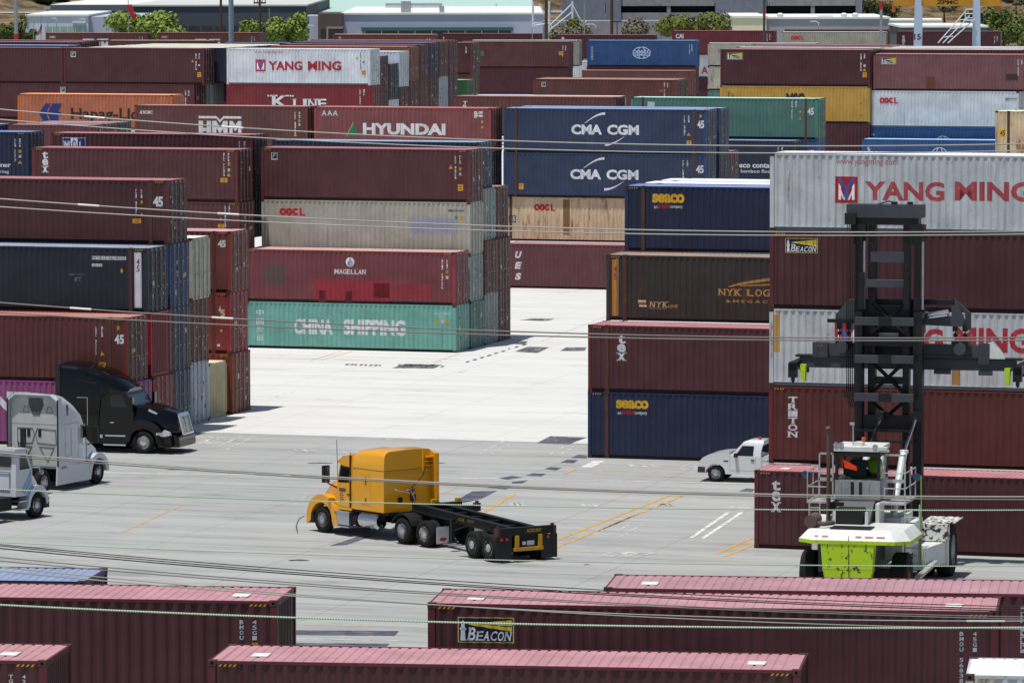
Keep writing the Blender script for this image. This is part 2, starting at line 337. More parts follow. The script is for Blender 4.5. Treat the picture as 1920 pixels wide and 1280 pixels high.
 ('yr8', 'B', -140.79, 393.9, 11.224, '40H', 'brn', 'D', 'brown doors in the tall dark column group'),
 ('yr8b', 'B', -140.79, 393.9, 8.328, '40H', 'lgry', 'D', 'lower-tier pale blue-grey doors, column eighth from the clean white container'),
 ('yr9', 'B', -140.79, 396.5, 11.274, '40H', 'mar3', 'D', 'purple-maroon doors at the right end of the tall dark column group'),
 ('yr9b', 'B', -140.79, 396.5, 8.378, '40H', 'mar', 'D', 'lower-tier maroon doors, column ninth from the clean white container'),
 ('last', 'B', -149.48, 430, 10.404, '40H', 'mar', 'D', 'maroon container with white roof edge at the far end behind the dark column group'),
 ('lastb', 'B', -149.54, 430, 7.508, '40H', 'brn', 'D', 'rusty brown container below the far one behind the dark column group'),
 ('beaur', 'B', -101.29, 382.2, 10.974, '40H', 'mar6', 'D', 'dark maroon container with yellow and black lighthouse sign, above the mustard one'),
 ('msc', 'B', -101.31, 382.2, 8.078, '40H', 'yel', 'D', 'mustard yellow container with black marks'),
 ('mscb', 'B', -101.3, 382.2, 5.182, '40H', 'mar6', 'D', 'dark red container below the mustard one, right of the long green one'),
 ('br0', 'B', -101.35, 384.9, 10.974, '40H', 'mar5', 'D', 'mauve-roofed container directly behind the dark maroon one at upper right'),
 ('br1', 'B', -101.35, 387.5, 11.024, '40H', 'lgn', 'D', 'pale green-roofed container two rows behind the dark maroon one at upper right'),
 ('br2', 'B', -101.35, 390.1, 11.074, '40H', 'mar5', 'D', 'pink-roofed container three rows behind the dark maroon one at upper right'),
 ('br3', 'B', -101.35, 392.7, 11.124, '40H', 'mar5', 'D', 'pink-roofed container furthest behind the dark maroon one at upper right'),
 ('beaur2', 'B', -88.94, 382.6, 10.669, '40H', 'mrd3', 'N', 'faded mauve-red container with small lighthouse sign at upper right'),
 ('oocw', 'B', -89.51, 382.6, 7.773, '40H', 'lwh', 'D', 'white container with red letters under the mauve-red one at right'),
 ('cosb1', 'B', -89.63, 382.6, 5.182, '40S', 'bry', 'D', 'bright blue container beneath the white one with red letters'),
 ('cosb2', 'B', -89.09, 379.4, 4.389, '40S', 'bry', 'D', 'bright blue container with arc logo in front of its twin, just above rusty white one'),
 ('bs0', 'B', -89.6, 385.3, 10.969, '40H', 'brn2', 'D', 'red-brown container with white roof peeking over the mauve-red one'),
 ('bs1', 'B', -89.6, 387.9, 11.019, '40H', 'lwh', 'D', 'white-roofed container behind the red-brown one at upper right'),
 ('bs2', 'B', -89.6, 390.5, 11.069, '40H', 'lwh', 'D', 'white-roofed container furthest back in the upper right group'),
 ('f3', 'B', -119.51, 391, 8.278, '40H', 'hmm2', 'D', 'brown container with tiny square sign and tan roof, centre back'),
 ('f3b', 'B', -119.82, 393.6, 8.278, '40H', 'brn', 'D', 'olive-brown doors behind the brown tiny-sign container, centre back'),
 ('wroof', 'B', -121.33, 380, 7.529, '40S', 'lwh', 'D', 'white-roofed container showing as a thin strip above the brown one at centre back'),
 ('g20', 'B', -140.66, 420, 7.609, '20S', 'grn2', 'D', 'short bright green container beside the tall dark column group'),
 ('cosco', 'C', -73.79, 544, 8.704, '40H', 'bry', 'D', 'bright blue container with round white globe logo, centre back'),
 ('coscob', 'C', -73.85, 544, 5.808, '40H', 'mar', 'D', 'maroon container below the globe-logo one'),
 ('brwn', 'C', -73.29, 536, 5.604, '40H', 'hmm2', 'D', 'reddish brown container in front of the globe-logo stack'),
 ('tfar', 'C', -87.42, 541, 8.604, '40H', 'mar2', 'D', 'far maroon container with white vertical letters and a green patch'),
 ('tfarb', 'C', -87.49, 541, 5.708, '40H', 'mar6', 'D', 'far dark red container below the one with a green patch'),
 ('gsl', 'C', -87.56, 549, 8.604, '40H', 'lgy', 'D', 'sliver of a grey container beside the green-patched maroon one'),
 ('wsl', 'C', -87.72, 560, 6.004, '40H', 'lwh', 'D', 'sliver of a white container left of the globe-logo stack'),
 ('grt', 'C', -60.53, 545, 8.709, '40S', 'lgy', 'D', 'pale grey container left of the dark maroon one, far right of centre'),
 ('grtb', 'C', -60.53, 545, 6.118, '40S', 'rwh', 'D', 'rusty white container below the pale grey one, far right of centre'),
 ('grtc', 'C', -60.52, 545, 3.527, '40S', 'tead', 'D', 'teal container at the foot of the pale grey stack'),
 ('ha', 'C', -71.76, 586, 6.409, '40H', 'whi', 'D', 'white container with a red letter A in the gap right of the globe-logo one'),
 ('hab', 'C', -71.76, 586, 3.513, '40H', 'mar6', 'D', 'dark red container under the white one with a red letter A'),
 ('kobc1', 'C', -140.98, 568, 9.004, '40H', 'hmm', 'D', 'far maroon container with small white letters, by the flagpoles'),
 ('kobc2', 'C', -127.58, 568, 9.054, '40H', 'hmm', 'D', 'far maroon container with small white letters, between two trees'),
 ('t2', 'C', -108.71, 578, 8.704, '40H', 'brn2', 'D', 'far red-brown container with white vertical letter, below the pale warehouse'),
 ('pink', 'C', -99.4, 600, 8.404, '40H', 'mar6', 'E', 'far maroon container with a vivid pink roof'),
 ('m1042', 'C', -85.03, 598, 8.304, '40H', 'mar6', 'D', 'far dark maroon container left of the wine-red one, below grey concrete'),
 ('cai', 'C', -69.23, 585, 9.054, '40H', 'mar7', 'D', 'far wine-red container with white letters beneath a round green tree'),
 ('ooclf', 'C', -55.68, 579, 9.054, '40H', 'lgy2', 'D', 'far grey-beige container with red letters, in front of the white shed'),
 ('ooclb', 'C', -55.59, 582, 9.254, '40H', 'brn', 'D', 'brown-roofed container just behind the far grey-beige one'),
 ('texfr', 'C', -42.75, 586, 9.004, '40H', 'mar6', 'D', 'far maroon container behind the white crane legs'),
 ('sl1', 'C', -131.66, 560, 8.304, '40H', 'brn2', 'D', 'thin red-brown container strip between the far lettered ones and the cream roofs'),
 ('sl2', 'C', -117.1, 555, 8.154, '40H', 'navd', 'D', 'thin navy container strip beside the big light pole'),
]
MARKS = [
 ('bea', 'beacon', (0.65, 2.05, 1.87, 2.6), ()),
 ('bea', 'V', (11.38, 1.22, 11.46, 2.45), ('BMOU 568384', 'c6c8cc', 0.2)),
 ('bea', 'V', (11.66, 2.0, 11.74, 2.45), ('45G1', 'c6c8cc', 0.2)),
 ('fgl', 'V', (11.36, 1.21, 11.44, 2.47), ('BMOU 568391', 'c6c8cc', 0.2)),
 ('fgl', 'V', (11.64, 2.01, 11.73, 2.47), ('45G1', 'c6c8cc', 0.2)),
 ('fgl', 'sq', (11.63, 1.89, 11.75, 1.98), ('b98a1c',)),
 ('bl_a', 'V', (11.42, 1.58, 11.5, 2.6), ('TGBU 612034', 'c6c8cc', 0.2)),
 ('bl_a', 'V', (11.69, 2.23, 11.76, 2.6), ('42G1', 'c6c8cc', 0.2)),
 ('beh', 'tick', (9.15, 1.58, 9.24, 2.62), (11,)),
 ('texr', 'VS', (0.66, 1.34, 0.99, 2.54), ('tex', 'c6c8cc', 0.06)),
 ('triton', 'VS', (0.75, 0.96, 1.11, 2.51), ('TRITON', 'c6c8cc', 0.08)),
 ('ym2', 'T', (3.61, 1.37, 6.62, 2.27), ('YANG', 'a83038', 0.035)),
 ('ym2', 'T', (7.05, 1.43, 9.89, 2.35), ('MING', 'a83038', 0.035)),
 ('ym2', 'ym', (2.51, 1.34, 3.37, 2.47), ()),
 ('ym2', 'R', (6.96, 0.2, 7.26, 1.18), ('9a7040',)),
 ('ym2', 'R', (0.16, 1.27, 0.41, 2.66), ('b0884c',)),
 ('ym1', 'T', (2.52, 2.44, 4.88, 2.72), ('www.yangming.com', 'a8686c', 0.005)),
 ('ym1', 'ym', (2.5, 1.07, 3.35, 2.05), ()),
 ('ym1', 'T', (3.61, 1.18, 6.63, 1.89), ('YANG', 'a2464a', 0.035)),
 ('ym1', 'T', (7.01, 1.21, 9.92, 1.93), ('MING', 'a2464a', 0.035)),
 ('bear', 'beacon', (0.59, 2.08, 1.84, 2.63), ()),
 ('sea1', 'T', (1.28, 2.18, 2.74, 2.56), ('seaco', 'c89a20', 0.05)),
 ('sea1', 'T', (1.35, 1.92, 1.5, 2.03), ('an', 'c6c8cc', 0.01)),
 ('sea1', 'R', (1.54, 1.93, 2.12, 2.1), ('7a1c34',)),
 ('sea1', 'T', (2.12, 1.9, 2.67, 2.05), ('company', 'c6c8cc', 0.01)),
 ('sea2', 'T', (1.27, 2.15, 2.74, 2.56), ('seaco', 'c89a20', 0.05)),
 ('sea2', 'T', (1.35, 1.9, 1.49, 2.02), ('an', 'c6c8cc', 0.01)),
 ('sea2', 'R', (1.52, 1.91, 2.08, 2.09), ('7a1c34',)),
 ('sea2', 'T', (2.1, 1.89, 2.64, 2.03), ('company', 'c6c8cc', 0.01)),
 ('tex2', 'VS', (1.32, 1.34, 1.7, 2.47), ('tex', 'c6c8cc', 0.05)),
 ('tex2', 'R', (3.97, 0.27, 4.38, 0.7), ('4a262c',)),
 ('nyk', 'R', (0.27, 0.22, 0.57, 2.69), ('b0762a',)),
 ('nyk', 'R', (0.45, 0.22, 0.57, 2.7), ('c0b498',)),
 ('nyk', 'V', (0.33, 1.76, 0.5, 2.41), ('45', '7a2e1e', 0.1)),
 ('nyk', 'nykflag', (1.45, 0.64, 1.83, 0.92), ()),
 ('nyk', 'S', (1.96, 0.62, 2.8, 0.88), ('NYK', 'b09a6c', 0.12)),
 ('nyk', 'T', (2.8, 0.62, 3.24, 0.76), ('LINE', 'a8823c', 0.02, 0.2)),
 ('nyk', 'R', (1.96, 0.56, 2.75, 0.58), ('8a7a58',)),
 ('nyk', 'S', (5.08, 1.19, 9.21, 1.5), ('NYK LOGISTICS', 'ad8040')),
 ('nyk', 'T', (5.42, 0.9, 9.02, 1.02), ('& M E G A C A R R I E R', 'ad8040', 0.02)),
 ('nyk', 'nyksw', (5.54, 1.56, 8.02, 2.09), ()),
 ('one', 'T', (4.07, 1.42, 7.33, 2.39), ('ONE', 'c4c6ca', 0.06)),
 ('cai45', 'T', (13.09, 1.72, 13.54, 2.14), ('45', 'c6c8cc', 0.045)),
 ('cai45', 'tick', (12.2, 1.19, 12.25, 2.47), (11,)),
 ('cai45', 'tick', (12.48, 2.0, 12.54, 2.48), (4,)),
 ('cai45', 'sq', (13.22, 2.35, 13.34, 2.52), ('b98a1c',)),
 ('cai45', 'tri', (12.42, 1.2, 12.6, 1.39), ()),
 ('cai45', 'label', (12.37, 0.7, 12.67, 0.89), ()),
 ('nyku', 'R', (11.02, 2.34, 12.66, 2.5), ('b4b6ba',)),
 ('nyku', 'T', (11.04, 2.36, 12.63, 2.48), ('NYKU 4629325', '30323a', 0.0)),
 ('nyku', 'R', (11.01, 2.03, 11.5, 2.16), ('b4b6ba',)),
 ('nyku', 'T', (11.06, 2.05, 11.45, 2.14), ('LSG1', '6a6c74', 0.0)),
 ('nyku', 'sq', (12.4, 1.78, 12.5, 1.95), ('b98a1c',)),
 ('nyku', 'R', (13.06, 0.22, 13.39, 2.7), ('c4c6ce',)),
 ('nyku', 'V', (13.15, 1.8, 13.32, 2.42), ('45', '7a1e2e', 0.08)),
 ('nyku', 'tick', (9.93, 1.61, 10.65, 1.69), (12, '5a6070')),
 ('nyku', 'tick', (10.18, 1.29, 10.49, 1.53), (5, '5a6070')),
 ('r45', 'T', (13.0, 1.69, 13.46, 2.16), ('45', 'c6c8cc', 0.045)),
 ('r45', 'tick', (12.15, 1.26, 12.21, 2.47), (11,)),
 ('r45', 'tick', (12.41, 2.06, 12.48, 2.47), (4,)),
 ('r45', 'sq', (12.39, 1.82, 12.49, 1.96), ('b98a1c',)),
 ('r45', 'tri', (12.37, 1.26, 12.53, 1.43), ()),
 ('r45', 'label', (11.98, 0.92, 12.4, 1.13), ()),
 ('p5b', 'T', (13.12, 1.9, 13.25, 2.26), ('4', 'ccbca0', 0.04)),
 ('p5b', 'T', (13.25, 1.73, 13.44, 2.08), ('5', 'ccbca0', 0.04)),
 ('p5c', 'T', (13.06, 2.13, 13.46, 2.48), ('45', 'c6c8cc', 0.05)),
 ('p5b', 'sq', (13.19, 1.02, 13.32, 1.12), ('c8a030',)),
 ('p5b', 'sq', (13.05, 0.33, 13.18, 0.43), ('c6c8cc',)),
 ('cs', 'T', (0.61, 1.81, 1.06, 2.14), ('中', 'c6c8cc', 0.012)),
 ('cs', 'T', (0.6, 1.32, 1.05, 1.65), ('国', 'c6c8cc', 0.012)),
 ('cs', 'T', (0.6, 0.85, 1.05, 1.18), ('海', 'c6c8cc', 0.012)),
 ('cs', 'T', (0.6, 0.41, 1.05, 0.74), ('运', 'c6c8cc', 0.012)),
 ('cs', 'T', (2.82, 0.82, 5.09, 1.68), ('CHINA', 'c6c8cc', 0.05)),
 ('cs', 'T', (5.71, 0.85, 9.29, 1.72), ('SHIPPING', 'c6c8cc', 0.05)),
 ('cs', 'T', (10.95, 2.06, 11.87, 2.18), ('CCLU 527894 0', 'c6c8cc', 0.0)),
 ('cs', 'T', (11.2, 1.9, 11.5, 2.01), ('45G1', 'c6c8cc', 0.0)),
 ('cs', 'tri', (10.98, 1.6, 11.23, 1.84), ()),
 ('cs', 'sq', (11.35, 1.6, 11.49, 1.82), ('b0b4b8',)),
 ('cs', 'sq', (11.57, 1.61, 11.76, 1.81), ('c08a20',)),
 ('mag', 'mag', (5.89, 2.01, 6.41, 2.52), ()),
 ('mag', 'S', (5.25, 1.6, 7.04, 1.86), ('MAGELLAN', 'c6c8cc')),
 ('mag', 'tick', (11.43, 0.85, 11.51, 2.48), (11,)),
 ('mag', 'tick', (11.71, 1.96, 11.78, 2.49), (4,)),
 ('mag', 'sq', (11.67, 1.73, 11.82, 1.93), ('a87018',)),
 ('mag', 'sq', (11.67, 1.43, 11.82, 1.61), ('a8a0a0',)),
 ('mag', 'R', (1.11, 0.95, 2.34, 2.04), ('4c3e3a',)),
 ('mag', 'R', (4.04, 0.12, 8.43, 1.27), ('832030',)),
 ('mag', 'R', (7.5, 0.34, 10.88, 1.12), ('7c2430',)),
 ('mag', 'R', (4.34, 0.04, 4.71, 0.68), ('5c3632',)),
 ('mag', 'R', (5.89, 0.07, 6.26, 0.65), ('4c3432',)),
 ('oocl', 'oocl', (1.07, 2.02, 2.58, 2.44), ()),
 ('oocl', 'R', (8.73, 1.14, 11.3, 2.01), ('8e8ea6',)),
 ('oocl', 'R', (7.92, 1.53, 8.39, 1.7), ('9494a4',)),
 ('oocl', 'tick', (10.93, 2.36, 11.85, 2.48), (10, '4c4c48')),
 ('oocl', 'sq', (11.33, 1.96, 11.47, 2.14), ('4a7a68',)),
 ('oocl', 'sq', (11.61, 1.94, 11.79, 2.14), ('c08a2a',)),
 ('fcon', 'f', (0.6, 2.2, 0.97, 2.61), ()),
 ('fcon', 'tri', (10.99, 1.83, 11.21, 2.05), ()),
 ('fcon', 'tick', (11.34, 1.26, 11.41, 2.55), (11,)),
 ('fcon', 'tick', (11.61, 2.09, 11.69, 2.56), (4,)),
 ('fcon', 'sq', (11.59, 1.74, 11.71, 1.91), ('b8801c',)),
 ('fcon', 'sq', (11.59, 1.46, 11.71, 1.62), ('9a98a0',)),
 ('fcon', 'label', (11.5, 0.62, 11.8, 0.97), ()),
 ('texl', 'VS', (0.59, 1.47, 0.94, 2.67), ('tex', 'c6c8cc', 0.05)),
 ('texl', 'tick', (11.36, 1.41, 11.43, 2.7), (11,)),
 ('texl', 'tick', (11.62, 2.23, 11.7, 2.7), (4,)),
 ('texl', 'sq', (11.62, 2.0, 11.74, 2.2), ('b8801c',)),
 ('texl', 'sq', (11.61, 1.68, 11.74, 1.85), ('a9a9ac',)),
 ('texl', 'tri', (11.56, 1.41, 11.77, 1.62), ()),
 ('texl', 'label', (11.17, 1.09, 11.58, 1.32), ()),
 ('o1b', 'tick', (11.34, 1.52, 11.41, 2.69), (11,)),
 ('o1b', 'tick', (11.57, 2.28, 11.65, 2.69), (4,)),
 ('o1b', 'tri', (11.01, 1.87, 11.2, 2.04), ()),
 ('o1b', 'label', (10.92, 1.48, 11.31, 1.68), ()),
 ('mol', 'mol', (0.75, 1.85, 2.11, 2.62), ()),
 ('mol', 'tick', (11.38, 1.21, 11.45, 2.52), (11,)),
 ('mol', 'tick', (11.67, 2.05, 11.75, 2.52), (4,)),
 ('ner', 'T', (8.54, 0.87, 11.12, 1.12), ('eco container', 'c6c8cc', 0.02)),
 ('ner', 'T', (8.54, 0.48, 10.98, 0.71), ('bamboo flooring', 'c6c8cc', 0.005)),
 ('ner', 'tick', (11.37, 1.17, 11.44, 2.51), (11,)),
 ('ner', 'tick', (11.65, 2.02, 11.73, 2.51), (4,)),
 ('ner', 'sq', (11.62, 1.69, 11.76, 1.87), ('b8801c',)),
 ('ner', 'tri', (11.58, 1.08, 11.79, 1.28), ()),
 ('ner', 'sq', (11.62, 1.41, 11.76, 1.58), ('a9a9ac',)),
 ('hmm', 'hmm', (4.53, 0.63, 7.55, 2.2), ()),
 ('hmm', 'T', (0.6, 2.31, 1.28, 2.52), ('KOBC', 'c6c8cc', 0.03)),
 ('hmm', 'T', (0.33, 2.3, 0.56, 2.52), ('K', 'c6c8cc', 0.02, 0.5)),
 ('hmm', 'tick', (11.29, 1.05, 11.38, 2.53), (11,)),
 ('hmm', 'tick', (11.59, 2.11, 11.68, 2.53), (4,)),
 ('hmm', 'sq', (11.56, 1.86, 11.69, 2.04), ('b8801c',)),
 ('hmm', 'sq', (11.56, 1.6, 11.69, 1.79), ('a9a9ac',)),
 ('hmm', 'tri', (11.22, 0.93, 11.44, 1.14), ()),
 ('hyu', 'hyutri', (2.23, 0.96, 3.15, 1.89), ()),
 ('hyu', 'T', (3.38, 1.09, 9.08, 1.85), ('HYUNDAI', 'c6c8cc', 0.05)),
 ('hyu', 'S', (0.53, 2.31, 1.64, 2.65), ('AAA', 'c6c8cc')),
 ('hyu', 'tick', (11.05, 2.22, 11.63, 2.67), (4,)),
 ('hyu', 'tri', (11.49, 1.57, 11.71, 1.77), ()),
 ('hyu', 'sq', (11.52, 1.91, 11.67, 2.08), ('b08030',)),
 ('cma1', 'cma', (4.61, 0.5, 9.17, 2.56), ()),
 ('cma1', 'tick', (12.18, 1.19, 12.27, 2.49), (11,)),
 ('cma1', 'tick', (12.46, 2.05, 12.55, 2.49), (4,)),
 ('cma1', 'T', (13.06, 1.68, 13.52, 2.19), ('45', 'c6c8cc', 0.04)),
 ('cma1', 'sq', (13.23, 2.38, 13.34, 2.55), ('b8882c',)),
 ('cma1', 'tri', (12.38, 1.19, 12.61, 1.41), ()),
 ('cma1', 'label', (12.35, 0.61, 12.67, 0.89), ()),
 ('cma2', 'cma', (4.55, 0.5, 9.16, 2.55), ()),
 ('cma2', 'label', (1.07, 0.5, 1.38, 0.88), ()),
 ('cma2', 'T', (13.01, 1.68, 13.51, 2.2), ('45', 'c6c8cc', 0.04)),
 ('cma2', 'tick', (12.11, 1.26, 12.2, 2.5), (11,)),
 ('cma2', 'tick', (12.4, 2.09, 12.49, 2.51), (4,)),
 ('beig', 'R', (0.73, 1.21, 1.21, 1.66), ('22304e',)),
 ('beig', 'T', (0.77, 1.27, 1.17, 1.59), ('45', 'c6c8cc', 0.03)),
 ('beig', 'oocl', (2.45, 2.0, 3.9, 2.45), ()),
 ('beig', 'R', (4.44, 0.47, 4.87, 2.76), ('7a5a38',)),
 ('ues', 'T', (0.72, 1.94, 1.1, 2.39), ('U', 'c6c8cc', 0.05, 0.22)),
 ('ues', 'T', (0.72, 1.25, 1.1, 1.69), ('E', 'c6c8cc', 0.05, 0.22)),
 ('ues', 'T', (0.72, 0.54, 1.1, 0.98), ('S', 'c6c8cc', 0.05, 0.22)),
 ('bei45r', 'R', (0.28, 1.2, 0.66, 1.81), ('c8a030',)),
 ('bei45r', 'T', (0.31, 1.3, 0.63, 1.67), ('45', '2a2a24', 0.03)),
 ('hapag', 'hapag', (1.7, 0.44, 3.51, 1.88), ()),
 ('hapag', 'T', (4.24, 0.51, 10.9, 1.57), ('Hapag-Lloyd', '1c1a1c', 0.02)),
 ('grn', 'T', (12.99, 1.73, 13.46, 2.23), ('45', 'c6c8cc', 0.03)),
 ('grn', 'R', (1.23, 2.23, 1.76, 2.57), ('a8acb0',)),
 ('grn', 'tick', (11.83, 1.41, 11.94, 2.69), (11,)),
 ('grn', 'tick', (12.12, 2.24, 12.23, 2.7), (4,)),
 ('grn', 'sq', (12.39, 1.87, 12.53, 2.04), ('b08a2c',)),
 ('grn', 'tri', (12.35, 1.4, 12.55, 1.6), ()),
 ('grnb', 'T', (12.96, 1.59, 13.47, 2.16), ('45', 'c6c8cc', 0.03)),
 ('eco', 'T', (8.28, 0.96, 11.38, 1.32), ('eco container', 'c6c8cc', 0.02)),
 ('eco', 'T', (8.4, 0.53, 11.23, 0.85), ('bamboo flooring', 'c6c8cc', 0.003)),
 ('eco', 'R', (8.28, 1.41, 11.54, 1.41), ('c6c8cc',)),
 ('eco', 'R', (8.28, 0.43, 11.54, 0.43), ('c6c8cc',)),
 ('eco', 'tick', (11.08, 1.31, 11.18, 2.44), (11,)),
 ('eco', 'tick', (11.35, 2.07, 11.45, 2.44), (4,)),
 ('tbrn', 'VS', (0.69, 0.9, 1.03, 2.51), ('TRITON', 'c6c8cc', 0.08)),
 ('ymul', 'T', (2.39, 2.47, 4.82, 2.71), ('www.yangming.com', '9a3a44', 0.0)),
 ('ymul', 'ym', (2.47, 1.07, 3.33, 2.01), ()),
 ('ymul', 'T', (3.57, 1.16, 6.47, 1.89), ('YANG', '9a2430', 0.035)),
 ('ymul', 'T', (6.92, 1.16, 9.77, 1.91), ('MING', '9a2430', 0.035)),
 ('ymul', 'tri', (10.99, 2.06, 11.21, 2.29), ()),
 ('ymul', 'tick', (11.35, 1.29, 11.43, 2.65), (11, '6a6a72')),
 ('ymul', 'label', (11.5, 0.85, 11.79, 1.17), ()),
 ('ymul', 'sq', (11.57, 1.76, 11.71, 1.93), ('6a6440',)),
 ('kline', 'kl', (3.48, 1.05, 8.51, 2.08), ()),
 ('kline', 'tick', (11.32, 1.38, 11.43, 2.57), (11,)),
 ('kline', 'tick', (11.64, 2.06, 11.75, 2.57), (4,)),
 ('ful', 'f', (0.65, 2.13, 1.08, 2.58), ()),
 ('ful', 'tick', (11.45, 1.14, 11.55, 2.47), (11,)),
 ('ful', 'tick', (11.73, 2.0, 11.83, 2.47), (4,)),
 ('ful', 'tri', (11.09, 1.78, 11.32, 1.99), ()),
 ('ful', 'label', (11.61, 0.58, 11.93, 0.97), ()),
 ('ful', 'sq', (11.68, 1.46, 11.84, 1.61), ('a9a9ac',)),
 ('f2', 'f', (0.57, 2.14, 1.01, 2.59), ()),
 ('f2', 'tick', (11.4, 1.27, 11.49, 2.39), (11,)),
 ('f2', 'tick', (11.67, 1.96, 11.77, 2.39), (4,)),
 ('beaur', 'beacon', (0.54, 2.05, 1.83, 2.64), ()),
 ('beaur', 'tick', (11.4, 1.21, 11.5, 2.59), (11,)),
 ('beaur', 'tick', (11.68, 2.17, 11.78, 2.59), (4,)),
 ('beaur', 'label', (11.58, 0.73, 11.91, 1.12), ()),
 ('beaur', 'tri', (11.6, 1.21, 11.86, 1.46), ()),
 ('beaur', 'sq', (11.65, 1.54, 11.82, 1.75), ('a9a9ac',)),
 ('beaur2', 'beacon', (0.62, 2.04, 1.84, 2.6), ()),
 ('beaur2', 'R', (4.29, 0.2, 4.96, 1.11), ('5c2c1c',)),
 ('beaur2', 'R', (10.64, 0.91, 11.51, 1.36), ('2c2024',)),
 ('beaur2', 'tick', (11.54, 1.24, 11.64, 2.49), (11,)),
 ('beaur2', 'tick', (11.82, 2.08, 11.91, 2.49), (4,)),
 ('msc', 'T', (5.41, 1.37, 6.89, 2.35), ('MSC', '16120e', 0.05)),
 ('msc', 'tick', (0.66, 2.0, 0.83, 2.42), (3, '2a2418')),
 ('msc', 'tick', (0.96, 1.92, 1.14, 2.3), (3, '2a2418')),
 ('msc', 'tri', (11.35, 1.66, 11.59, 1.91), ()),
 ('msc', 'label', (11.25, 0.74, 11.64, 0.95), ()),
 ('oocw', 'oocl', (1.07, 1.88, 2.58, 2.35), ()),
 ('oocw', 'tick', (11.14, 2.19, 12.07, 2.39), (8, '6a6c70')),
 ('cosb1', 'globe', (5.67, 0.72, 6.91, 1.98), ()),
 ('cosb1', 'T', (0.56, 1.87, 0.82, 2.12), ('中', 'c6c8cc', 0.0)),
 ('cosb2', 'globe', (5.49, 0.52, 6.9, 2.0), ()),
 ('cosb2', 'tick', (0.47, 1.66, 0.69, 1.95), (3,)),
 ('f3', 'f', (0.7, 2.23, 1.08, 2.64), ()),
 ('f3', 'tick', (11.14, 1.52, 11.24, 2.65), (11,)),
 ('f3', 'tick', (11.41, 2.22, 11.51, 2.65), (4,)),
 ('f3', 'tri', (10.81, 1.91, 10.99, 2.1), ()),
 ('last', 'tick', (11.63, 1.93, 11.74, 2.51), (4,)),
 ('cosco', 'globe', (5.04, 0.84, 7.03, 2.18), ()),
 ('cosco', 'R', (5.04, 1.11, 7.05, 1.82), ('0c4f8e',)),
 ('cosco', 'T', (5.04, 1.42, 7.08, 1.8), ('COSCO', 'b8c8e0', 0.035)),
 ('cosco', 'T', (5.1, 1.14, 7.0, 1.37), ('SHIPPING', 'b8c8e0', 0.02)),
 ('cosco', 'V', (0.39, 0.68, 0.69, 2.23), ('中远海运集运', '90a8c8', 0.1)),
 ('cosco', 'tick', (11.32, 1.32, 11.41, 2.49), (11,)),
 ('cosco', 'tick', (11.58, 1.67, 11.68, 2.49), (4,)),
 ('tfar', 'VS', (0.48, 1.32, 0.95, 2.55), ('tex', 'c6c8cc', 0.05)),
 ('tfar', 'R', (2.2, 1.26, 2.61, 1.85), ('3a5a38',)),
 ('tfar', 'tick', (11.31, 1.16, 11.4, 2.45), (11,)),
 ('tfar', 'tick', (11.6, 1.92, 11.7, 2.45), (4,)),
 ('tfar', 'label', (10.91, 1.4, 11.38, 1.81), ()),
 ('tfarb', 'VS', (0.66, 1.28, 1.13, 2.51), ('tex', 'c6c8cc', 0.05)),
 ('ha', 'T', (5.88, 0.39, 6.74, 1.24), ('A', 'a8242e', 0.03)),
 ('grt', 'T', (1.15, 1.55, 1.5, 1.93), ('O', 'a83030', 0.03)),
 ('cai', 'T', (0.45, 1.96, 1.37, 2.5), ('CAI', 'c6c8cc', 0.03)),
 ('cai', 'tick', (11.25, 1.63, 11.36, 2.51), (11,)),
 ('cai', 'tick', (11.57, 1.76, 11.67, 2.51), (4,)),
 ('ooclf', 'oocl', (1.13, 1.94, 2.69, 2.41), ()),
 ('texfr', 'VS', (0.62, 1.19, 1.01, 2.41), ('tex', 'a8a0a4', 0.05)),
 ('texfr', 'tick', (11.46, 1.45, 11.56, 2.33), (11,)),
 ('texfr', 'tick', (11.77, 1.7, 11.87, 2.33), (4,)),
 ('kobc1', 'T', (0.46, 2.26, 1.16, 2.51), ('KOBC', 'c6c8cc', 0.02)),
 ('kobc1', 'hmm', (4.42, 0.53, 7.5, 2.2), ()),
 ('kobc1', 'tick', (11.19, 1.72, 11.29, 2.46), (11,)),
 ('kobc1', 'tick', (11.51, 1.96, 11.61, 2.46), (4,)),
 ('kobc2', 'T', (0.45, 2.23, 1.15, 2.48), ('KOBC', 'c6c8cc', 0.02)),
 ('kobc2', 'hmm', (4.45, 0.5, 7.42, 2.14), ()),
 ('kobc2', 'tick', (11.12, 1.69, 11.22, 2.43), (11,)),
 ('kobc2', 'tick', (11.44, 1.94, 11.53, 2.43), (4,)),
 ('t2', 'VS', (0.71, 0.41, 1.02, 2.54), ('TRITON', 'c6c8cc', 0.08)),
 ('t2', 'tick', (11.26, 1.81, 11.36, 2.43), (11,)),
 ('t2', 'tick', (11.57, 1.93, 11.67, 2.43), (4,)),
 ('pink', 'tick', (0.27, 2.18, 0.47, 2.51), (2,)),
 ('m1042', 'sq', (0.79, 2.34, 1.11, 2.6), ('a9a9ac',)),
]
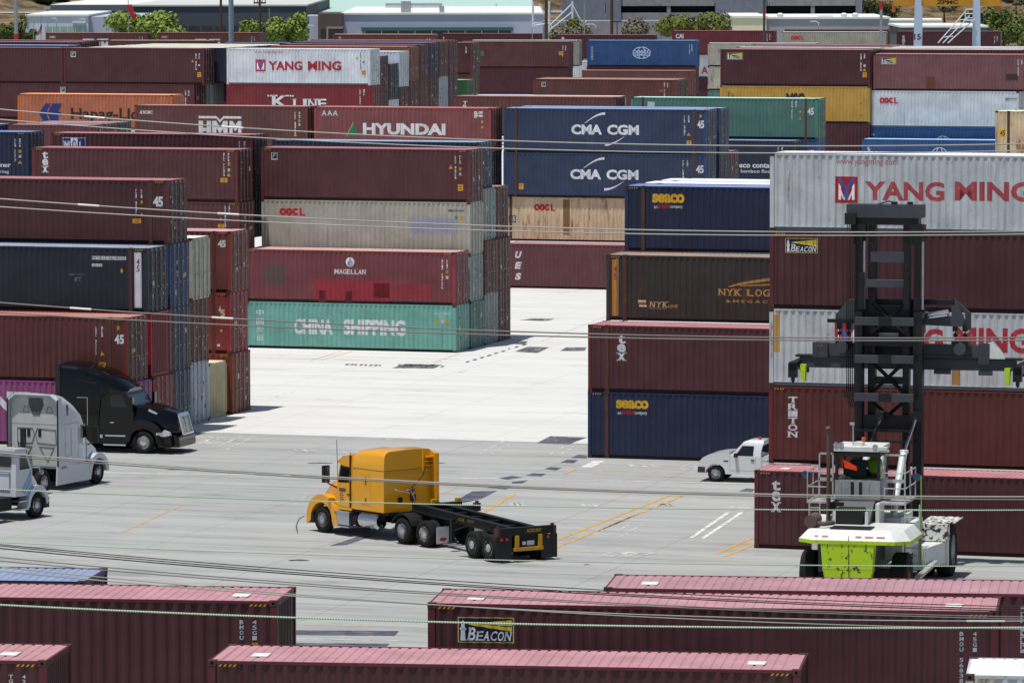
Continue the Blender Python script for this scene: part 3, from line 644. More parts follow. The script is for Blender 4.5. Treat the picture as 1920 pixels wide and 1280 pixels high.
# ------------------------------------------------------------------ shipping containers
HC, ST, WID = 2.896, 2.591, 2.438
LEN = {'40': 12.192, '45': 13.716, '20': 6.058}
PIT, DEP = .278, .036
PROF = [(0, 0), (.072, 0), (.140, 1), (.210, 1)]            # outer flat, slope, recess, slope
def panel_pts(L):
    x = .19; out = [(.165, 1)]
    while x + PIT < L-.17:
        for dx, d in PROF: out.append((x+dx, d))
        x += PIT
    out += [(x, 0), (min(x+.06, L-.165), 0), (L-.165, 1)] if x < L-.2 else [(L-.165, 1)]
    return out
_pp = {}
def surf(L, x):
    if L not in _pp: _pp[L] = panel_pts(L)
    p = _pp[L]
    if x <= p[0][0] or x >= p[-1][0]: return -.002
    for a, b in zip(p, p[1:]):
        if a[0] <= x <= b[0]:
            t = (x-a[0])/max(1e-6, b[0]-a[0]); return .004 + DEP*(a[1]+(b[1]-a[1])*t)
    return 0.
CM = {}
def cmesh(kind, L, h):
    k = (kind, L, h)
    if k in CM: return CM[k]
    m = MB(); p = panel_pts(L); W = WID
    if kind == 'side_walls':
        for y0, s in ((0, 1), (W, -1)):
            vs_ = [(x, y0+s*(.004+DEP*d), z) for z in (.165, h-.07) for x, d in p]; n = len(p)
            m._add(vs_, [(i, i+1, n+i+1, n+i) for i in range(n-1)])
    elif kind == 'roof':
        x = .12; n = int((L-.24)/.209); dx = (L-.24)/n
        vs_ = []
        for i in range(n):
            for a, z in ((0, 0), (.62, 0), (.74, -.02), (.88, -.02)): vs_.append((x+(i+a)*dx, z))
        vs_.append((L-.12, 0)); N = len(vs_)
        V = [(a, y, h-.022+z) for y in (.055, W-.055) for a, z in vs_]
        m._add(V, [(i, i+1, N+i+1, N+i) for i in range(N-1)])
        for a in (.0, L-.3): m.box(a+.06, a+.24, .2, W-.2, h-.05, h-.012)
    elif kind == 'frame':
        for x0 in (0, L-.165):
            for y0 in (0, W-.15): m.box(x0+.004, x0+.161, y0+.004, y0+.146, .118, h-.118, 0)
        for y0, s in ((0, 1), (W, -1)):
            a = sorted((y0+s*.002, y0+s*.06)); m.box(.17, L-.17, a[0], a[1], h-.074, h-.012, 0)
            a = sorted((y0+s*.052, y0+s*.10)); m.box(.17, L-.17, a[0], a[1], .02, .158, 2)
            a = sorted((y0-s*.001, y0+s*.10)); m.box(.17, L-.17, a[0], a[1], .158, .168, 0)
        for x0 in (.01, L-.11):
            m.box(x0, x0+.10, .17, W-.17, h-.13, h-.015, 0); m.box(x0, x0+.10, .17, W-.17, .015, .15, 0)
        xs = [0, L-.178]
        if L > 13: xs += [.762, L-.762-.178]
        for x0 in xs:
            for y0 in (0, W-.162):
                for z0 in (0, h-.118):
                    m.box(x0-.002, x0+.18, y0-.003, y0+.165, z0, z0+.118, 1)
                    yy = -.005 if y0 == 0 else W+.006
                    m.quad([(x0+.06, yy, z0+.035), (x0+.115, yy, z0+.035), (x0+.115, yy, z0+.085), (x0+.06, yy, z0+.085)], 3)
            if L > 13 and .5 < x0 < L-.5:
                for y0 in (0, W-.15): m.box(x0+.01, x0+.17, y0-.001, y0+.12, .118, h-.118, 1)
    elif kind in ('end_wall', 'end_wall_left'):
        pts = []; y = .16
        while y + .2 < W-.15:
            pts += [(y, 0), (y+.06, 0), (y+.09, 1), (y+.16, 1)]; y += .195
        pts.append((W-.15, 0)); n = len(pts); X = L-.03 if kind == 'end_wall' else .03; s = -1 if kind == 'end_wall' else 1
        m._add([(X+s*.04*d, a, z) for z in (.15, h-.12) for a, d in pts], [(i, i+1, n+i+1, n+i) for i in range(n-1)])
    elif kind == 'door':                                     # one leaf, hinged at y=0
        w_ = (W-.30)/2; z0, z1 = .15, h-.125
        m.box(-.05, -.012, .004, w_-.004, z0, z1, 0)
        n = 5; dz = (z1-z0-.12)/n
        for i in range(n):
            a = z0+.06+i*dz+.05; b = a+dz-.1
            m.box(-.012, 0.004, .07, w_-.07, a, b, 0)
    elif kind == 'locking_bar':
        m.tube([(.03, 0, .08), (.03, 0, h-.08)], .019, 6, 0)
        for z in (.35, .95, h-1.0, h-.4): m.box(.0, .05, -.045, .045, z, z+.05, 0)
        m.box(.045, .06, -.02, .30, 1.12, 1.16, 0)
        m.box(.0, .06, -.05, .05, .05, .13, 0); m.box(.0, .06, -.05, .05, h-.14, h-.06, 0)
    CM[k] = m.mesh(kind); return CM[k]
PLAC = {}
def placard_mesh(i):
    if i in PLAC: return PLAC[i]
    rr = random.Random(100+i); m = MB()
    for _ in range(rr.randint(3, 7)):
        y = rr.uniform(.12, .85); z = rr.uniform(.3, 2.2); a, b = rr.uniform(.07, .22), rr.uniform(.05, .22)
        m.quad([(.007, y, z), (.007, y+a, z), (.007, y+a, z+b), (.007, y, z+b)], rr.choice((0, 0, 0, 1, 2)))
    PLAC[i] = m.mesh('placards'); return PLAC[i]

# body colour, rust 0..1, streak, roof colour
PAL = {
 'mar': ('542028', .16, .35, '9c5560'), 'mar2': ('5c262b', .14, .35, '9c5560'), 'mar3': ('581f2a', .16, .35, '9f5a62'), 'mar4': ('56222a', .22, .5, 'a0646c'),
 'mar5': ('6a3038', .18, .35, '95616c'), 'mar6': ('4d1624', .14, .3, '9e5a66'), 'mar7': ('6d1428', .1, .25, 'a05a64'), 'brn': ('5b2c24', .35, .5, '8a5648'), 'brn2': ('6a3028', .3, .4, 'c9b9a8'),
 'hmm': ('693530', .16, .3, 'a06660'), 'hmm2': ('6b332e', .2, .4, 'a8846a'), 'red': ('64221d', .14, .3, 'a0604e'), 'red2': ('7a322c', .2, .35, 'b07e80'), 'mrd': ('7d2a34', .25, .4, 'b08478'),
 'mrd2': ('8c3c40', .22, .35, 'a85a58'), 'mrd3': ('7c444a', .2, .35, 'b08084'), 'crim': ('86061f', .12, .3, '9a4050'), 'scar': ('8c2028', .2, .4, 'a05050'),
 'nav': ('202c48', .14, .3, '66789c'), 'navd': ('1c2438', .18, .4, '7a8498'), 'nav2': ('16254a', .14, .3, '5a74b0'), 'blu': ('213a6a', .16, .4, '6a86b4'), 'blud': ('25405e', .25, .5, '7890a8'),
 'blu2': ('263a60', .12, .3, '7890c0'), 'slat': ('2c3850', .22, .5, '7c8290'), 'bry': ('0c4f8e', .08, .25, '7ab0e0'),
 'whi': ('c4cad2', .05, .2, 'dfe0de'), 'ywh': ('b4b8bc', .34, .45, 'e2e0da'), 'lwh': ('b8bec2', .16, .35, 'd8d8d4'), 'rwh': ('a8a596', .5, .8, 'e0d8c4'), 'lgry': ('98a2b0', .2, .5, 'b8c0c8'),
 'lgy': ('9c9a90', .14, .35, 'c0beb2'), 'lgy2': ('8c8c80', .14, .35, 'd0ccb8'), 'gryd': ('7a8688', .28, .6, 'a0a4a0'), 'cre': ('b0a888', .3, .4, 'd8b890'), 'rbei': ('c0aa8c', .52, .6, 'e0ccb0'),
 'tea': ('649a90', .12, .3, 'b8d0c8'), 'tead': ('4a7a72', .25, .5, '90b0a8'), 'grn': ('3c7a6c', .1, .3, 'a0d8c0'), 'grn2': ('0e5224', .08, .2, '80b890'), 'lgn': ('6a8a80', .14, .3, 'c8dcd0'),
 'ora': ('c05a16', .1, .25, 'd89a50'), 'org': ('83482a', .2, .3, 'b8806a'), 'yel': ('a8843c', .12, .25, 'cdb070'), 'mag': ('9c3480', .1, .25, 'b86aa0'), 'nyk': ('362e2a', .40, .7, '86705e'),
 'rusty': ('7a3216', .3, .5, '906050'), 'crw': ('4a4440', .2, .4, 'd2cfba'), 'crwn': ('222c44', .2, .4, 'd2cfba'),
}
STEEL = simple('galvanised_steel', '8d8f92', .45, .5, .4, .2)
RUSTY = paint('rusty_casting', '4a2e22', .55, .4, .7, '7a4a26')
DARK = simple('dark_hollow', '090909', .9, 0, .1, 0)
UNDER = simple('sill_rail_shade', '2a2422', .8, 0, .2, .2)  # dark rail colour carries the shade under the wall's bottom edge
GREYSILL = simple('sill_rail_grey_shade', '6a7278', .6, 0, .3, .15)  # rail of white boxes, greyed in colour for that same overhang shade
def dull(h, s, g):
    a = col(h)[:3]; y = .3*a[0]+.59*a[1]+.11*a[2]; return tuple(g*(y+(x-y)*s) for x in a)
def body_mat(c):
    p = PAL[c]; dark = col(p[0])[1] < .2; return paint('paint_'+c, dull(p[0], .70, .84) if dark else p[0], p[1]*1.25+.06, min(.8, p[2]*1.3))
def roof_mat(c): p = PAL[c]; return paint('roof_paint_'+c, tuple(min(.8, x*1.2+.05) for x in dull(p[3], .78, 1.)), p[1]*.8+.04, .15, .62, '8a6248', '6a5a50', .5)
def post_mat(c):
    p = PAL[c]; return paint('post_paint_'+c, p[0], min(.75, p[1]+.28), .4, .55, '6e4428')
def bar_mat(c):
    a = col(PAL[c][0]); return simple('bar_'+c, tuple(x*.55+.18 for x in a[:3]), .5, .35, .4, .2)
def use(o, mats):
    for i, m in enumerate(mats):
        if i < len(o.material_slots): o.material_slots[i].link = 'OBJECT'; o.material_slots[i].material = m
def shared(name, mesh, parent, mats, loc=(0, 0, 0), rz=0):
    while len(mesh.materials) < len(mats): mesh.materials.append(None)
    o = link(name, mesh, parent); o.location = loc
    if rz: o.rotation_euler.z = rz
    use(o, mats); return o
WSTK = [simple('white_sticker', 'b9bcc0', .6, 0, .3, .1), simple('yellow_sticker', 'c08a1c', .6, 0, .3, .1), simple('dark_sticker', '3a3c42', .6, 0, .3, .1)]
BOX = {}
nplac = 0
def container(key, blk, u, v, z0, size, c, end, label):
    global nplac
    L = LEN[size[:2]]; h = HC if size[2] == 'H' else ST
    (X, Y), rz = frame(blk, u, v)
    o = thing('shipping_container', label, 'container', (X, Y, z0), rz, 'shipping containers in the yard')
    BOX[key] = (o, L, h, blk, v)
    bm_ = body_mat(c)
    shared('side_walls', cmesh('side_walls', L, h), o, [bm_])
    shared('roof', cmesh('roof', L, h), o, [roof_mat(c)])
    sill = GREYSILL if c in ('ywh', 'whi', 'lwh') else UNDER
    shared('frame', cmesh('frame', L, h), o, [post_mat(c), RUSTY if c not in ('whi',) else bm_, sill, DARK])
    shared('end_wall', cmesh('end_wall_left', L, h), o, [bm_])
    if end == 'D':
        w_ = (WID-.30)/2
        for k in (0, 1):
            d = shared('door', cmesh('door', L, h), o, [bm_], (L, .15+k*w_, 0))
            nplac += 1
            shared('door_placards', placard_mesh((nplac*7) % 11), d, WSTK)
            for yb in (.28, .80): shared('locking_bar', cmesh('locking_bar', L, h), d, [bar_mat(c)], (.0, yb, 0))
    else:
        shared('end_wall', cmesh('end_wall', L, h), o, [bm_])
    return o
for row in CONTAINERS: container(*row)

# ------------------------------------------------------------------ painted marks
def inkm(c): return paint('mark_'+c, c, .05, .18, .6, '6b3a1e', '4a4440', .25)
def stamp(key, name, layers, conform=None, dy=-.004):
    """layers: list of (colour, [(verts, faces)...]) in face coordinates (x, z); one mesh part on the container's long side"""
    o, L, h, blk, v = BOX[key]
    if conform is None: conform = v < 325
    bm = bmesh.new(); mats = []; z = 0
    for ci, (c, shapes) in enumerate(layers):
        if c not in mats: mats.append(c)
        mi = mats.index(c)
        for vs_, fs in shapes:
            vv = [bm.verts.new((a, -.0012*ci, b)) for a, b in vs_]
            for f in fs:
                try: bm.faces.new([vv[i] for i in f]).material_index = mi
                except ValueError: pass
    if conform and bm.verts:
        xs = [q.co.x for q in bm.verts]; a, b = min(xs), max(xs)
        surf(L, 1.)
        for x, d in _pp[L]:
            if a+1e-3 < x < b-1e-3:
                bmesh.ops.bisect_plane(bm, geom=bm.verts[:]+bm.edges[:]+bm.faces[:], plane_co=(x, 0, 0), plane_no=(1, 0, 0))
        for q in bm.verts: q.co.y += surf(L, q.co.x) + dy
    else:
        for q in bm.verts: q.co.y += dy
    for f in bm.faces:
        f.normal_update()
        if f.normal.y > 0: f.normal_flip()
    me = bpy.data.meshes.new(name); bm.to_mesh(me); bm.free()
    for c in mats: me.materials.append(inkm(c))
    return link(name, me, o)
def rect(x0, z0, x1, z1): return [([(x0, z0), (x1, z0), (x1, z1), (x0, z1)], [(0, 1, 2, 3)])]
def unit(b, pts):
    x0, z0, x1, z1 = b; return [(x0+p[0]*(x1-x0), z0+p[1]*(z1-z0)) for p in pts]
def sub(b, x0, z0, x1, z1):
    return (b[0]+x0*(b[2]-b[0]), b[1]+z0*(b[3]-b[1]), b[0]+x1*(b[2]-b[0]), b[1]+z1*(b[3]-b[1]))
def ellipse(b, n=24):
    cx, cz, rx, rz = (b[0]+b[2])/2, (b[1]+b[3])/2, (b[2]-b[0])/2, (b[3]-b[1])/2
    return polys([(cx+rx*math.cos(2*math.pi*k/n), cz+rz*math.sin(2*math.pi*k/n)) for k in range(n)])
def ring(b, t, a0=0, a1=360, n=28):
    cx, cz, rx, rz = (b[0]+b[2])/2, (b[1]+b[3])/2, (b[2]-b[0])/2, (b[3]-b[1])/2
    return strip(arcpoly(cx, cz, rx-t, rz-t, a0, a1, t, t, n))
def lg_beacon(b):
    return [('b8a850', rect(*b)), ('0d1330', rect(*sub(b, .02, .035, .98, .965))),
            ('d0b93a', polys(unit(b, [(.2, .74), (.2, .70), (.96, .46), (.96, .9)]))),
            ('0d1330', polys(unit(b, [(.35, .735), (.96, .62), (.96, .66)]), unit(b, [(.35, .75), (.96, .76), (.96, .79)]))),
            ('c8ccd6', polys(unit(b, [(.05, .08), (.14, .08), (.13, .55), (.06, .55)]), unit(b, [(.035, .5), (.155, .5), (.155, .58), (.035, .58)]), unit(b, [(.06, .58), (.13, .58), (.125, .74), (.065, .74)]), unit(b, [(.055, .74), (.135, .74), (.095, .9)])) +
             word('BEACON', *sub(b, .17, .08, .93, .60), bold=.02, shear=.18, slab=True, smallcaps=True))]
def lg_f(b):
    return [('b9bcc6', rect(*b)), ('111c44', rect(*sub(b, .1, .18, .9, .94))),
            ('c8b030', polys(unit(b, [(.2, .66), (.42, .84), (.82, .88), (.74, .76), (.45, .72), (.3, .56)]))), ('9aa0b0', polys(unit(b, [(.2, .22), (.22, .5), (.45, .64), (.66, .64), (.6, .54), (.4, .48), (.28, .2)])))]
def lg_ym(b):
    return [('a3212c', rect(*b)), ('e0e2e6', polys(unit(b, [(.14, .12), (.26, .12), (.26, .62), (.14, .75)]), unit(b, [(.74, .12), (.86, .12), (.86, .75), (.74, .62)]), unit(b, [(.26, .30), (.36, .12), (.44, .12), (.26, .5)]), unit(b, [(.56, .12), (.64, .12), (.74, .30), (.74, .5)]))),
            ('1f5fae', polys(unit(b, [(.43, .12), (.57, .12), (.57, .5), (.5, .56), (.43, .5)]), unit(b, [(.43, .5), (.5, .56), (.27, .92), (.12, .92)]), unit(b, [(.57, .5), (.88, .92), (.73, .92), (.5, .56)])))]
def lg_hmm(b):
    W_ = [rect(*sub(b, 0, .90, .42, 1))[0], rect(*sub(b, .58, .90, 1, 1))[0]] + polys(unit(b, [(.42, .90), (.42, 1), (.5, .84), (.5, .72)]), unit(b, [(.58, 1), (.58, .90), (.5, .72), (.5, .84)]))
    W_ += [rect(*sub(b, *q))[0] for q in ((0, 0, .1, .8), (.19, 0, .29, .8), (.1, .36, .19, .5), (.32, 0, .42, .8), (.58, 0, .68, .8), (.72, 0, .80, .8), (.92, 0, 1, .8))]
    W_ += polys(unit(b, [(.42, .8), (.42, .5), (.5, .25), (.5, .5)]), unit(b, [(.58, .8), (.5, .5), (.5, .25), (.58, .5)]), unit(b, [(.80, .8), (.80, .52), (.86, .36), (.86, .62)]), unit(b, [(.92, .8), (.86, .62), (.86, .36), (.92, .52)]))
    return [('c4c6c8', W_)]
def lg_hapag(b):
    return [('1a2a6c', polys(unit(b, [(.0, .5), (.28, 1), (.52, 1), (.30, .5)]), unit(b, [(.0, .5), (.30, .5), (.48, 0), (.22, 0)]), unit(b, [(.36, .5), (.60, 1), (1, 1), (.86, .62)]), unit(b, [(.36, .5), (.86, .62), (.98, .5)]), unit(b, [(.36, .5), (.98, .5), (.86, .4), (.86, 0), (.56, 0)])))]
def lg_oocl(b):
    t = .045*(b[2]-b[0])
    fl = sub(b, .31, .22, .44, .78)
    return [('ab1f2c', ring(sub(b, 0, 0, .27, 1), t) + ring(sub(b, .24, 0, .51, 1), t) + ring(sub(b, .50, 0, .77, 1), t, 38, 322) + rect(*sub(b, .78, 0, .86, 1)) + rect(*sub(b, .86, 0, 1, .2)) +
             [(unit(fl, [(.5+.5*math.cos(R(90+72*k)+o_), .5+.5*math.sin(R(90+72*k)+o_)) for o_ in (-.25, 0, .25)] + [(.5, .5)]), [(0, 1, 2, 3)]) for k in range(5)])]
def lg_globe(b, c='b8c8e0'):
    t = .022*(b[2]-b[0])
    return [(c, ring(b, t) + ring(sub(b, .28, 0, .72, 1), t))]
def lg_kl(b): return [('c9ccd0', word('K', *sub(b, .08, 0, .36, 1), bold=.02, slab=True) + word('LINE', *sub(b, .44, 0, 1, .72), bold=.02, slab=True) + ellipse(sub(b, 0, .86, .03, 1)) + ellipse(sub(b, .04, .86, .07, 1)) + ellipse(sub(b, .38, .86, .41, 1)) + ellipse(sub(b, .42, .86, .45, 1)))]
def lg_mol(b):
    L_ = [('c8ccd4', rect(*b)), ('16306e', rect(*sub(b, .012, .03, .34, .97)) + rect(*sub(b, .66, .03, .988, .97))),
          ('c8ccd4', word('M', *sub(b, .05, .15, .30, .75), bold=.01, slab=True) + word('L', *sub(b, .72, .15, .92, .75), bold=.01, slab=True)), ('16306e', ring(sub(b, .4, .15, .6, .8), .02*(b[2]-b[0])))]
    return L_
def lg_mag(b): return [('c8ccd2', ellipse(b)), ('244a6a', polys(unit(b, [(.5, .9), (.2, .28), (.34, .22)]), unit(b, [(.5, .9), (.42, .25), (.5, .25)]), unit(b, [(.5, .9), (.58, .25), (.66, .25)]), unit(b, [(.5, .9), (.72, .28), (.82, .34)]), unit(b, [(.14, .24), (.5, .1), (.86, .24), (.5, .2)])))]
def lg_hyutri(b): return [('1f6a48', polys(unit(b, [(0, 0), (1, 0), (.55, 1)]))), ('b08a6a', polys(unit(b, [(0, 0), (.06, 0), (.58, 1), (.5, 1)])))]
def lg_nykflag(b): return [('c8c0b0', polys(unit(b, [(0, .75), (.9, .75), (.95, 1), (-.05, 1)]), unit(b, [(.15, 0), (1.05, 0), (1.0, .25), (.1, .25)]))), ('a8583a', polys(unit(b, [(.05, .42), (1, .42), (.95, .68), (0, .68)])))]
def lg_nyksw(b): return [('a87a3e', strip([unit(b, [(x, .1+.9*x**.7)])[0] for x in (0, .2, .4, .6, .8, 1)] + [unit(b, [(x, .0+.74*x**.8)])[0] for x in (1, .8, .6, .4, .2, 0)]) + strip([unit(b, [(x, .3*x+.12)])[0] for x in (.2, .45, .7, 1)] + [unit(b, [(x, .22*x+.06)])[0] for x in (1, .7, .45, .2)]))]
def lg_cma(b):
    x0, z0, x1, z1 = b; w_, h = x1-x0, z1-z0; s = min(w_, h)
    up = [(.20+.30*t, .70+.30*math.sin(t*math.pi/2)) for t in [k/8 for k in range(9)]]
    lo = [(.50+.28*t, .02+.26*(1-math.cos(t*math.pi/2))) for t in [k/8 for k in range(9)]]
    def stroke(pp, ta, tb):
        P = unit(b, pp); n = len(P); a = [(p[0], p[1]+s*(ta+(tb-ta)*i/(n-1))) for i, p in enumerate(P)]; c_ = [(p[0], p[1]-s*(ta+(tb-ta)*i/(n-1))*.6) for i, p in enumerate(P)]
        return strip(a + c_[::-1])
    return [('c8ccd2', stroke(up, .012, .05) + stroke(lo, .05, .008) + word('CMA', *sub(b, 0, .34, .455, .66), bold=.045) + word('CGM', *sub(b, .53, .34, 1, .66), bold=.045))]
def lg_tri(b): return [('c09020', polys(unit(b, [(0, 0), (1, 0), (.5, 1)]))), ('2a2210', polys(unit(b, [(.44, .25), (.56, .25), (.53, .68), (.47, .68)])))]
def lg_label(b): return [('c48c1e', rect(*b)), ('6a4a10', rect(*sub(b, .14, .62, .86, .78)) + rect(*sub(b, .3, .24, .7, .42)))]
def ticks(b, n, c='c0c2c6'):                        # column of tiny worn code characters
    rr = random.Random(int(b[0]*97)+n); out = []
    for k in range(n):
        if k == 4: continue
        q = sub(b, 0, 1-(k+.86)/n, 1, 1-k/n)
        out += rect(*sub(q, 0, 0, rr.uniform(.25, .45), 1)) + rect(*sub(q, rr.uniform(.3, .55), rr.choice((0, .6)), 1, rr.choice((.4, 1))))
    return [(c, out)]
LOGO = {k[3:]: f for k, f in list(globals().items()) if k.startswith('lg_')}
PARTNAME = {'tri': 'warning_label', 'label': 'warning_label', 'tick': 'id_code', 'R': 'paint_patch', 'sq': 'warning_label', 'V': 'lettering', 'T': 'lettering', 'S': 'lettering', 'L': 'lettering'}
for key, kind, b, a in MARKS:
    nm = PARTNAME.get(kind, 'emblem')
    if kind == 'T': stamp(key, nm, [(a[1], word(a[0], *b, bold=a[2] if len(a) > 2 else .02, shear=a[3] if len(a) > 3 else 0))])
    elif kind == 'S': stamp(key, nm, [(a[1], word(a[0], *b, bold=.02, slab=True, shear=a[2] if len(a) > 2 else 0))])
    elif kind in ('V', 'VS'):                        # letters stacked downwards
        s = a[0]; n = len(s); out = []
        gap = a[2] if len(a) > 2 else .14
        for i, ch in enumerate(s):
            if ch == ' ': continue
            q = sub(b, 0, 1-(i+1)/n+gap/n, 1, 1-i/n)
            out += letter(ch, *q, bold=.03 if kind == 'VS' else .02, slab=kind == 'VS', shear=a[3] if len(a) > 3 else 0)
        stamp(key, 'lettering' if kind == 'VS' else 'id_code', [(a[1], out)])
    elif kind == 'R': stamp(key, nm, [(a[0], rect(*b))], dy=-.0025)
    elif kind == 'sq': stamp(key, nm, [(a[0], rect(*b))])
    elif kind == 'tick': stamp(key, nm, ticks(b, a[0], *a[1:]))
    else: stamp(key, PARTNAME.get(kind, 'emblem'), LOGO[kind](b))
# yellow and black stripes at the top corners of tall boxes
HZ = {}
for key, (o, L, h, blk, v) in BOX.items():
    if h < 2.7 or v > 270: continue
    if L not in HZ:
        out = []
        for x0 in (.22, L-.62): out += [(([(x0+i*.1, h-.128), (x0+.045+i*.1, h-.128), (x0+.085+i*.1, h-.078), (x0+.04+i*.1, h-.078)]), [(0, 1, 2, 3)]) for i in range(4)]
        m = MB()
        for vs_, fs in out: m._add([(a, -.001, b) for a, b in vs_], fs)
        HZ[L] = m.mesh('hazard_stripes')
    shared('hazard_stripes', HZ[L], o, [simple('hazard_yellow', 'b98a24', .6)])
# white numbers painted on some roofs
RL = MB()
for x0 in (.75, 12.192-1.15):
    RL.quad([(x0, .75, HC-.014), (x0+.36, .75, HC-.014), (x0+.36, 1.25, HC-.014), (x0, 1.25, HC-.014)])
RL = RL.mesh('roof_label')
for key in ('bea', 'fgl', 'bot', 'bl_a', 'beh', 'texr'):
    shared('roof_label', RL, BOX[key][0], [simple('roof_label_white', 'd0d0cc', .7, 0, .3, .25, 6)])
# ------------------------------------------------------------------ surveying helpers: a sight line from the camera to a known depth or height
_cp, _sp, _cr, _sr = math.cos(PITCH), math.sin(PITCH), math.cos(ROLL), math.sin(ROLL)
_fw = Vector((0, _cp, -_sp)); _r0 = Vector((1, 0, 0)); _u0 = Vector((0, _sp, _cp))
_rt = _cr*_r0 + _sr*_u0; _up = -_sr*_r0 + _cr*_u0
def ray(px, py): return _fw + (px-960)/FPX*_rt - (py-640)/FPX*_up
def at(px, py, Y): v = ray(px, py); k = Y/v.y; return Vector((v.x*k, Y, CAMH+v.z*k))
def gp(px, py, z=0.): v = ray(px, py); k = (z-CAMH)/v.z; return Vector((v.x*k, v.y*k, z))
# ------------------------------------------------------------------ ground
def ground_mat(name, base, dark, light, joint, streak):
    k = NT(name); b = k.b; tc = k.n('TexCoord'); v = tc.outputs['Object']
    s1 = k.noise(k.map(v, (.05, .55, 1)), 1.0, 6, .62); s2 = k.noise(k.map(v, (.22, 2.6, 1), (7, 3, 0)), 1.0, 5, .65); g = k.noise(v, 6, 5, .7)
    c = k.mix(k.ramp(s1, .3, .7), col(dark), col(light))
    c = k.mix(k.ramp(s2, .38, .66, (0, 0, 0, 1), (streak,)*3+(1,)), c, col(base))
    c = k.mix(k.ramp(g, .25, .75, (0, 0, 0, 1), (.25,)*3+(1,)), c, tuple(x*.78 for x in col(base)[:3])+(1,))
    st_ = k.noise(k.map(v, (.16, .5, 1), (31, 11, 0)), 1.0, 5, .7)       # oil and rubber stains
    c = k.mix(k.ramp(st_, .56, .76, (0, 0, 0, 1), (.55,)*3+(1,)), c, tuple(x*.45 for x in col(dark)[:3])+(1,))
    tr = k.noise(k.map(v, (.03, 5.5, 1), (3, 41, 0)), 1.0, 3, .6)        # wheel tracks along the lanes
    c = k.mix(k.ramp(tr, .54, .70, (0, 0, 0, 1), (.30*streak,)*3+(1,)), c, tuple(x*.55 for x in col(dark)[:3])+(1,))
    br = k.n('TexBrick'); k.l(v, br.inputs['Vector']); br.offset = 0.0; br.squash = 1.0
    br.inputs['Color1'].default_value = (0, 0, 0, 1); br.inputs['Color2'].default_value = (0, 0, 0, 1); br.inputs['Mortar'].default_value = (1, 1, 1, 1)
    br.inputs['Scale'].default_value = 1.0; br.inputs['Brick Width'].default_value = 6.1; br.inputs['Row Height'].default_value = 7.6; br.inputs['Mortar Size'].default_value = .022; br.inputs['Mortar Smooth'].default_value = .2
    mk = k.n('Math', operation='MULTIPLY'); k.l(br.outputs['Color'], mk.inputs[0]); mk.inputs[1].default_value = joint
    c = k.mix(mk.outputs[0], c, tuple(x*.3 for x in col(dark)[:3])+(1,))
    k.l(c, b.inputs['Base Color']); b.inputs['Roughness'].default_value = .9; b.inputs['Specular IOR Level'].default_value = .2
    bp = k.n('Bump'); bp.inputs['Strength'].default_value = .25; bp.inputs['Distance'].default_value = .02; k.l(g, bp.inputs['Height']); k.l(bp.outputs[0], b.inputs['Normal'])
    return k.m
def sheet(name, poly, z, m, rz=0.):
    mb = MB(); mb.quad([(p[0], p[1], 0) for p in poly]); o = mb.build(name, m); o.location = (0, 0, z); o.rotation_euler.z = rz
    o['kind'] = 'structure'; return o
ASPH = ground_mat('asphalt', 'a2a3a1', '7a7b7a', 'abaca8', .45, .95)
CONC = ground_mat('concrete', 'ccccc8', 'bcbcb8', 'd0d0cc', .4, .55)
sheet('asphalt_ground', [(-900, -600), (900, -600), (900, 3400), (-900, 3400)], 0., ASPH, -YB)
sheet('concrete_pavement', [(-190, 211.9), (-20, 211.9), (-20, 900), (-190, 900)], .004, CONC, -YB)
def road_paint(name, c, wear):
    k = NT(name); b = k.b; v = k.n('TexCoord').outputs['Object']
    n = k.noise(k.map(v, (.9, 2.2, 1)), 1.0, 6, .7)
    c = col(c); k.l(k.mix(k.ramp(n, .5-.25*wear, .62), c, tuple(.5*x+.5*y for x, y in zip(c[:3], (.26, .26, .26)))+(1,)), b.inputs['Base Color'])
    b.inputs['Roughness'].default_value = .8; b.inputs['Specular IOR Level'].default_value = .2
    tr = k.n('BsdfTransparent'); mx = k.n('MixShader'); out = k.t.nodes['Material Output']
    n2 = k.noise(k.map(v, (1.7, 3.1, 1), (9, 9, 0)), 1.0, 6, .75)
    k.l(k.ramp(n2, .62-.2*wear, .70-.16*wear), mx.inputs[0]); k.l(b.outputs[0], mx.inputs[1]); k.l(tr.outputs[0], mx.inputs[2]); k.l(mx.outputs[0], out.inputs[0])
    return k.m
PY = road_paint('road_paint_yellow', 'd09a30', .45); PO = road_paint('road_paint_faded_yellow', 'd8b070', .95); PW = road_paint('road_paint_white', 'dcdcd8', .4)
PWF = road_paint('road_paint_worn_white', 'd4d4d0', .85); PD = road_paint('road_paint_dark', '3a3f52', .35); PB = road_paint('road_paint_black', '2a2c34', .6)
def mk_line(name, a, b, w_, m):
    A, B = gp(*a), gp(*b); d = (B-A).normalized(); n = Vector((-d.y, d.x, 0))*w_/2
    mb = MB(); mb.quad([tuple((A-n).xy)+(0,), tuple((B-n).xy)+(0,), tuple((B+n).xy)+(0,), tuple((A+n).xy)+(0,)])
    o = mb.build(name, m); o.location.z = .008; o['kind'] = 'structure'; return o
def mk_poly(name, pts, m, z=.008):
    P = [gp(*p) for p in pts]; mb = MB(); mb.quad([(p.x, p.y, 0) for p in P]); o = mb.build(name, m); o.location.z = z; o['kind'] = 'structure'; return o
for a, b in (((1044, 1012), (1257, 928)), ((1044, 1026), (1279, 930)), ((1343, 1038), (1415, 1006)), ((1360, 1043), (1415, 1019)), ((880, 976), (965, 926)), ((1060, 888), (1076, 880))): mk_line('yellow_line', a, b, .16, PY)
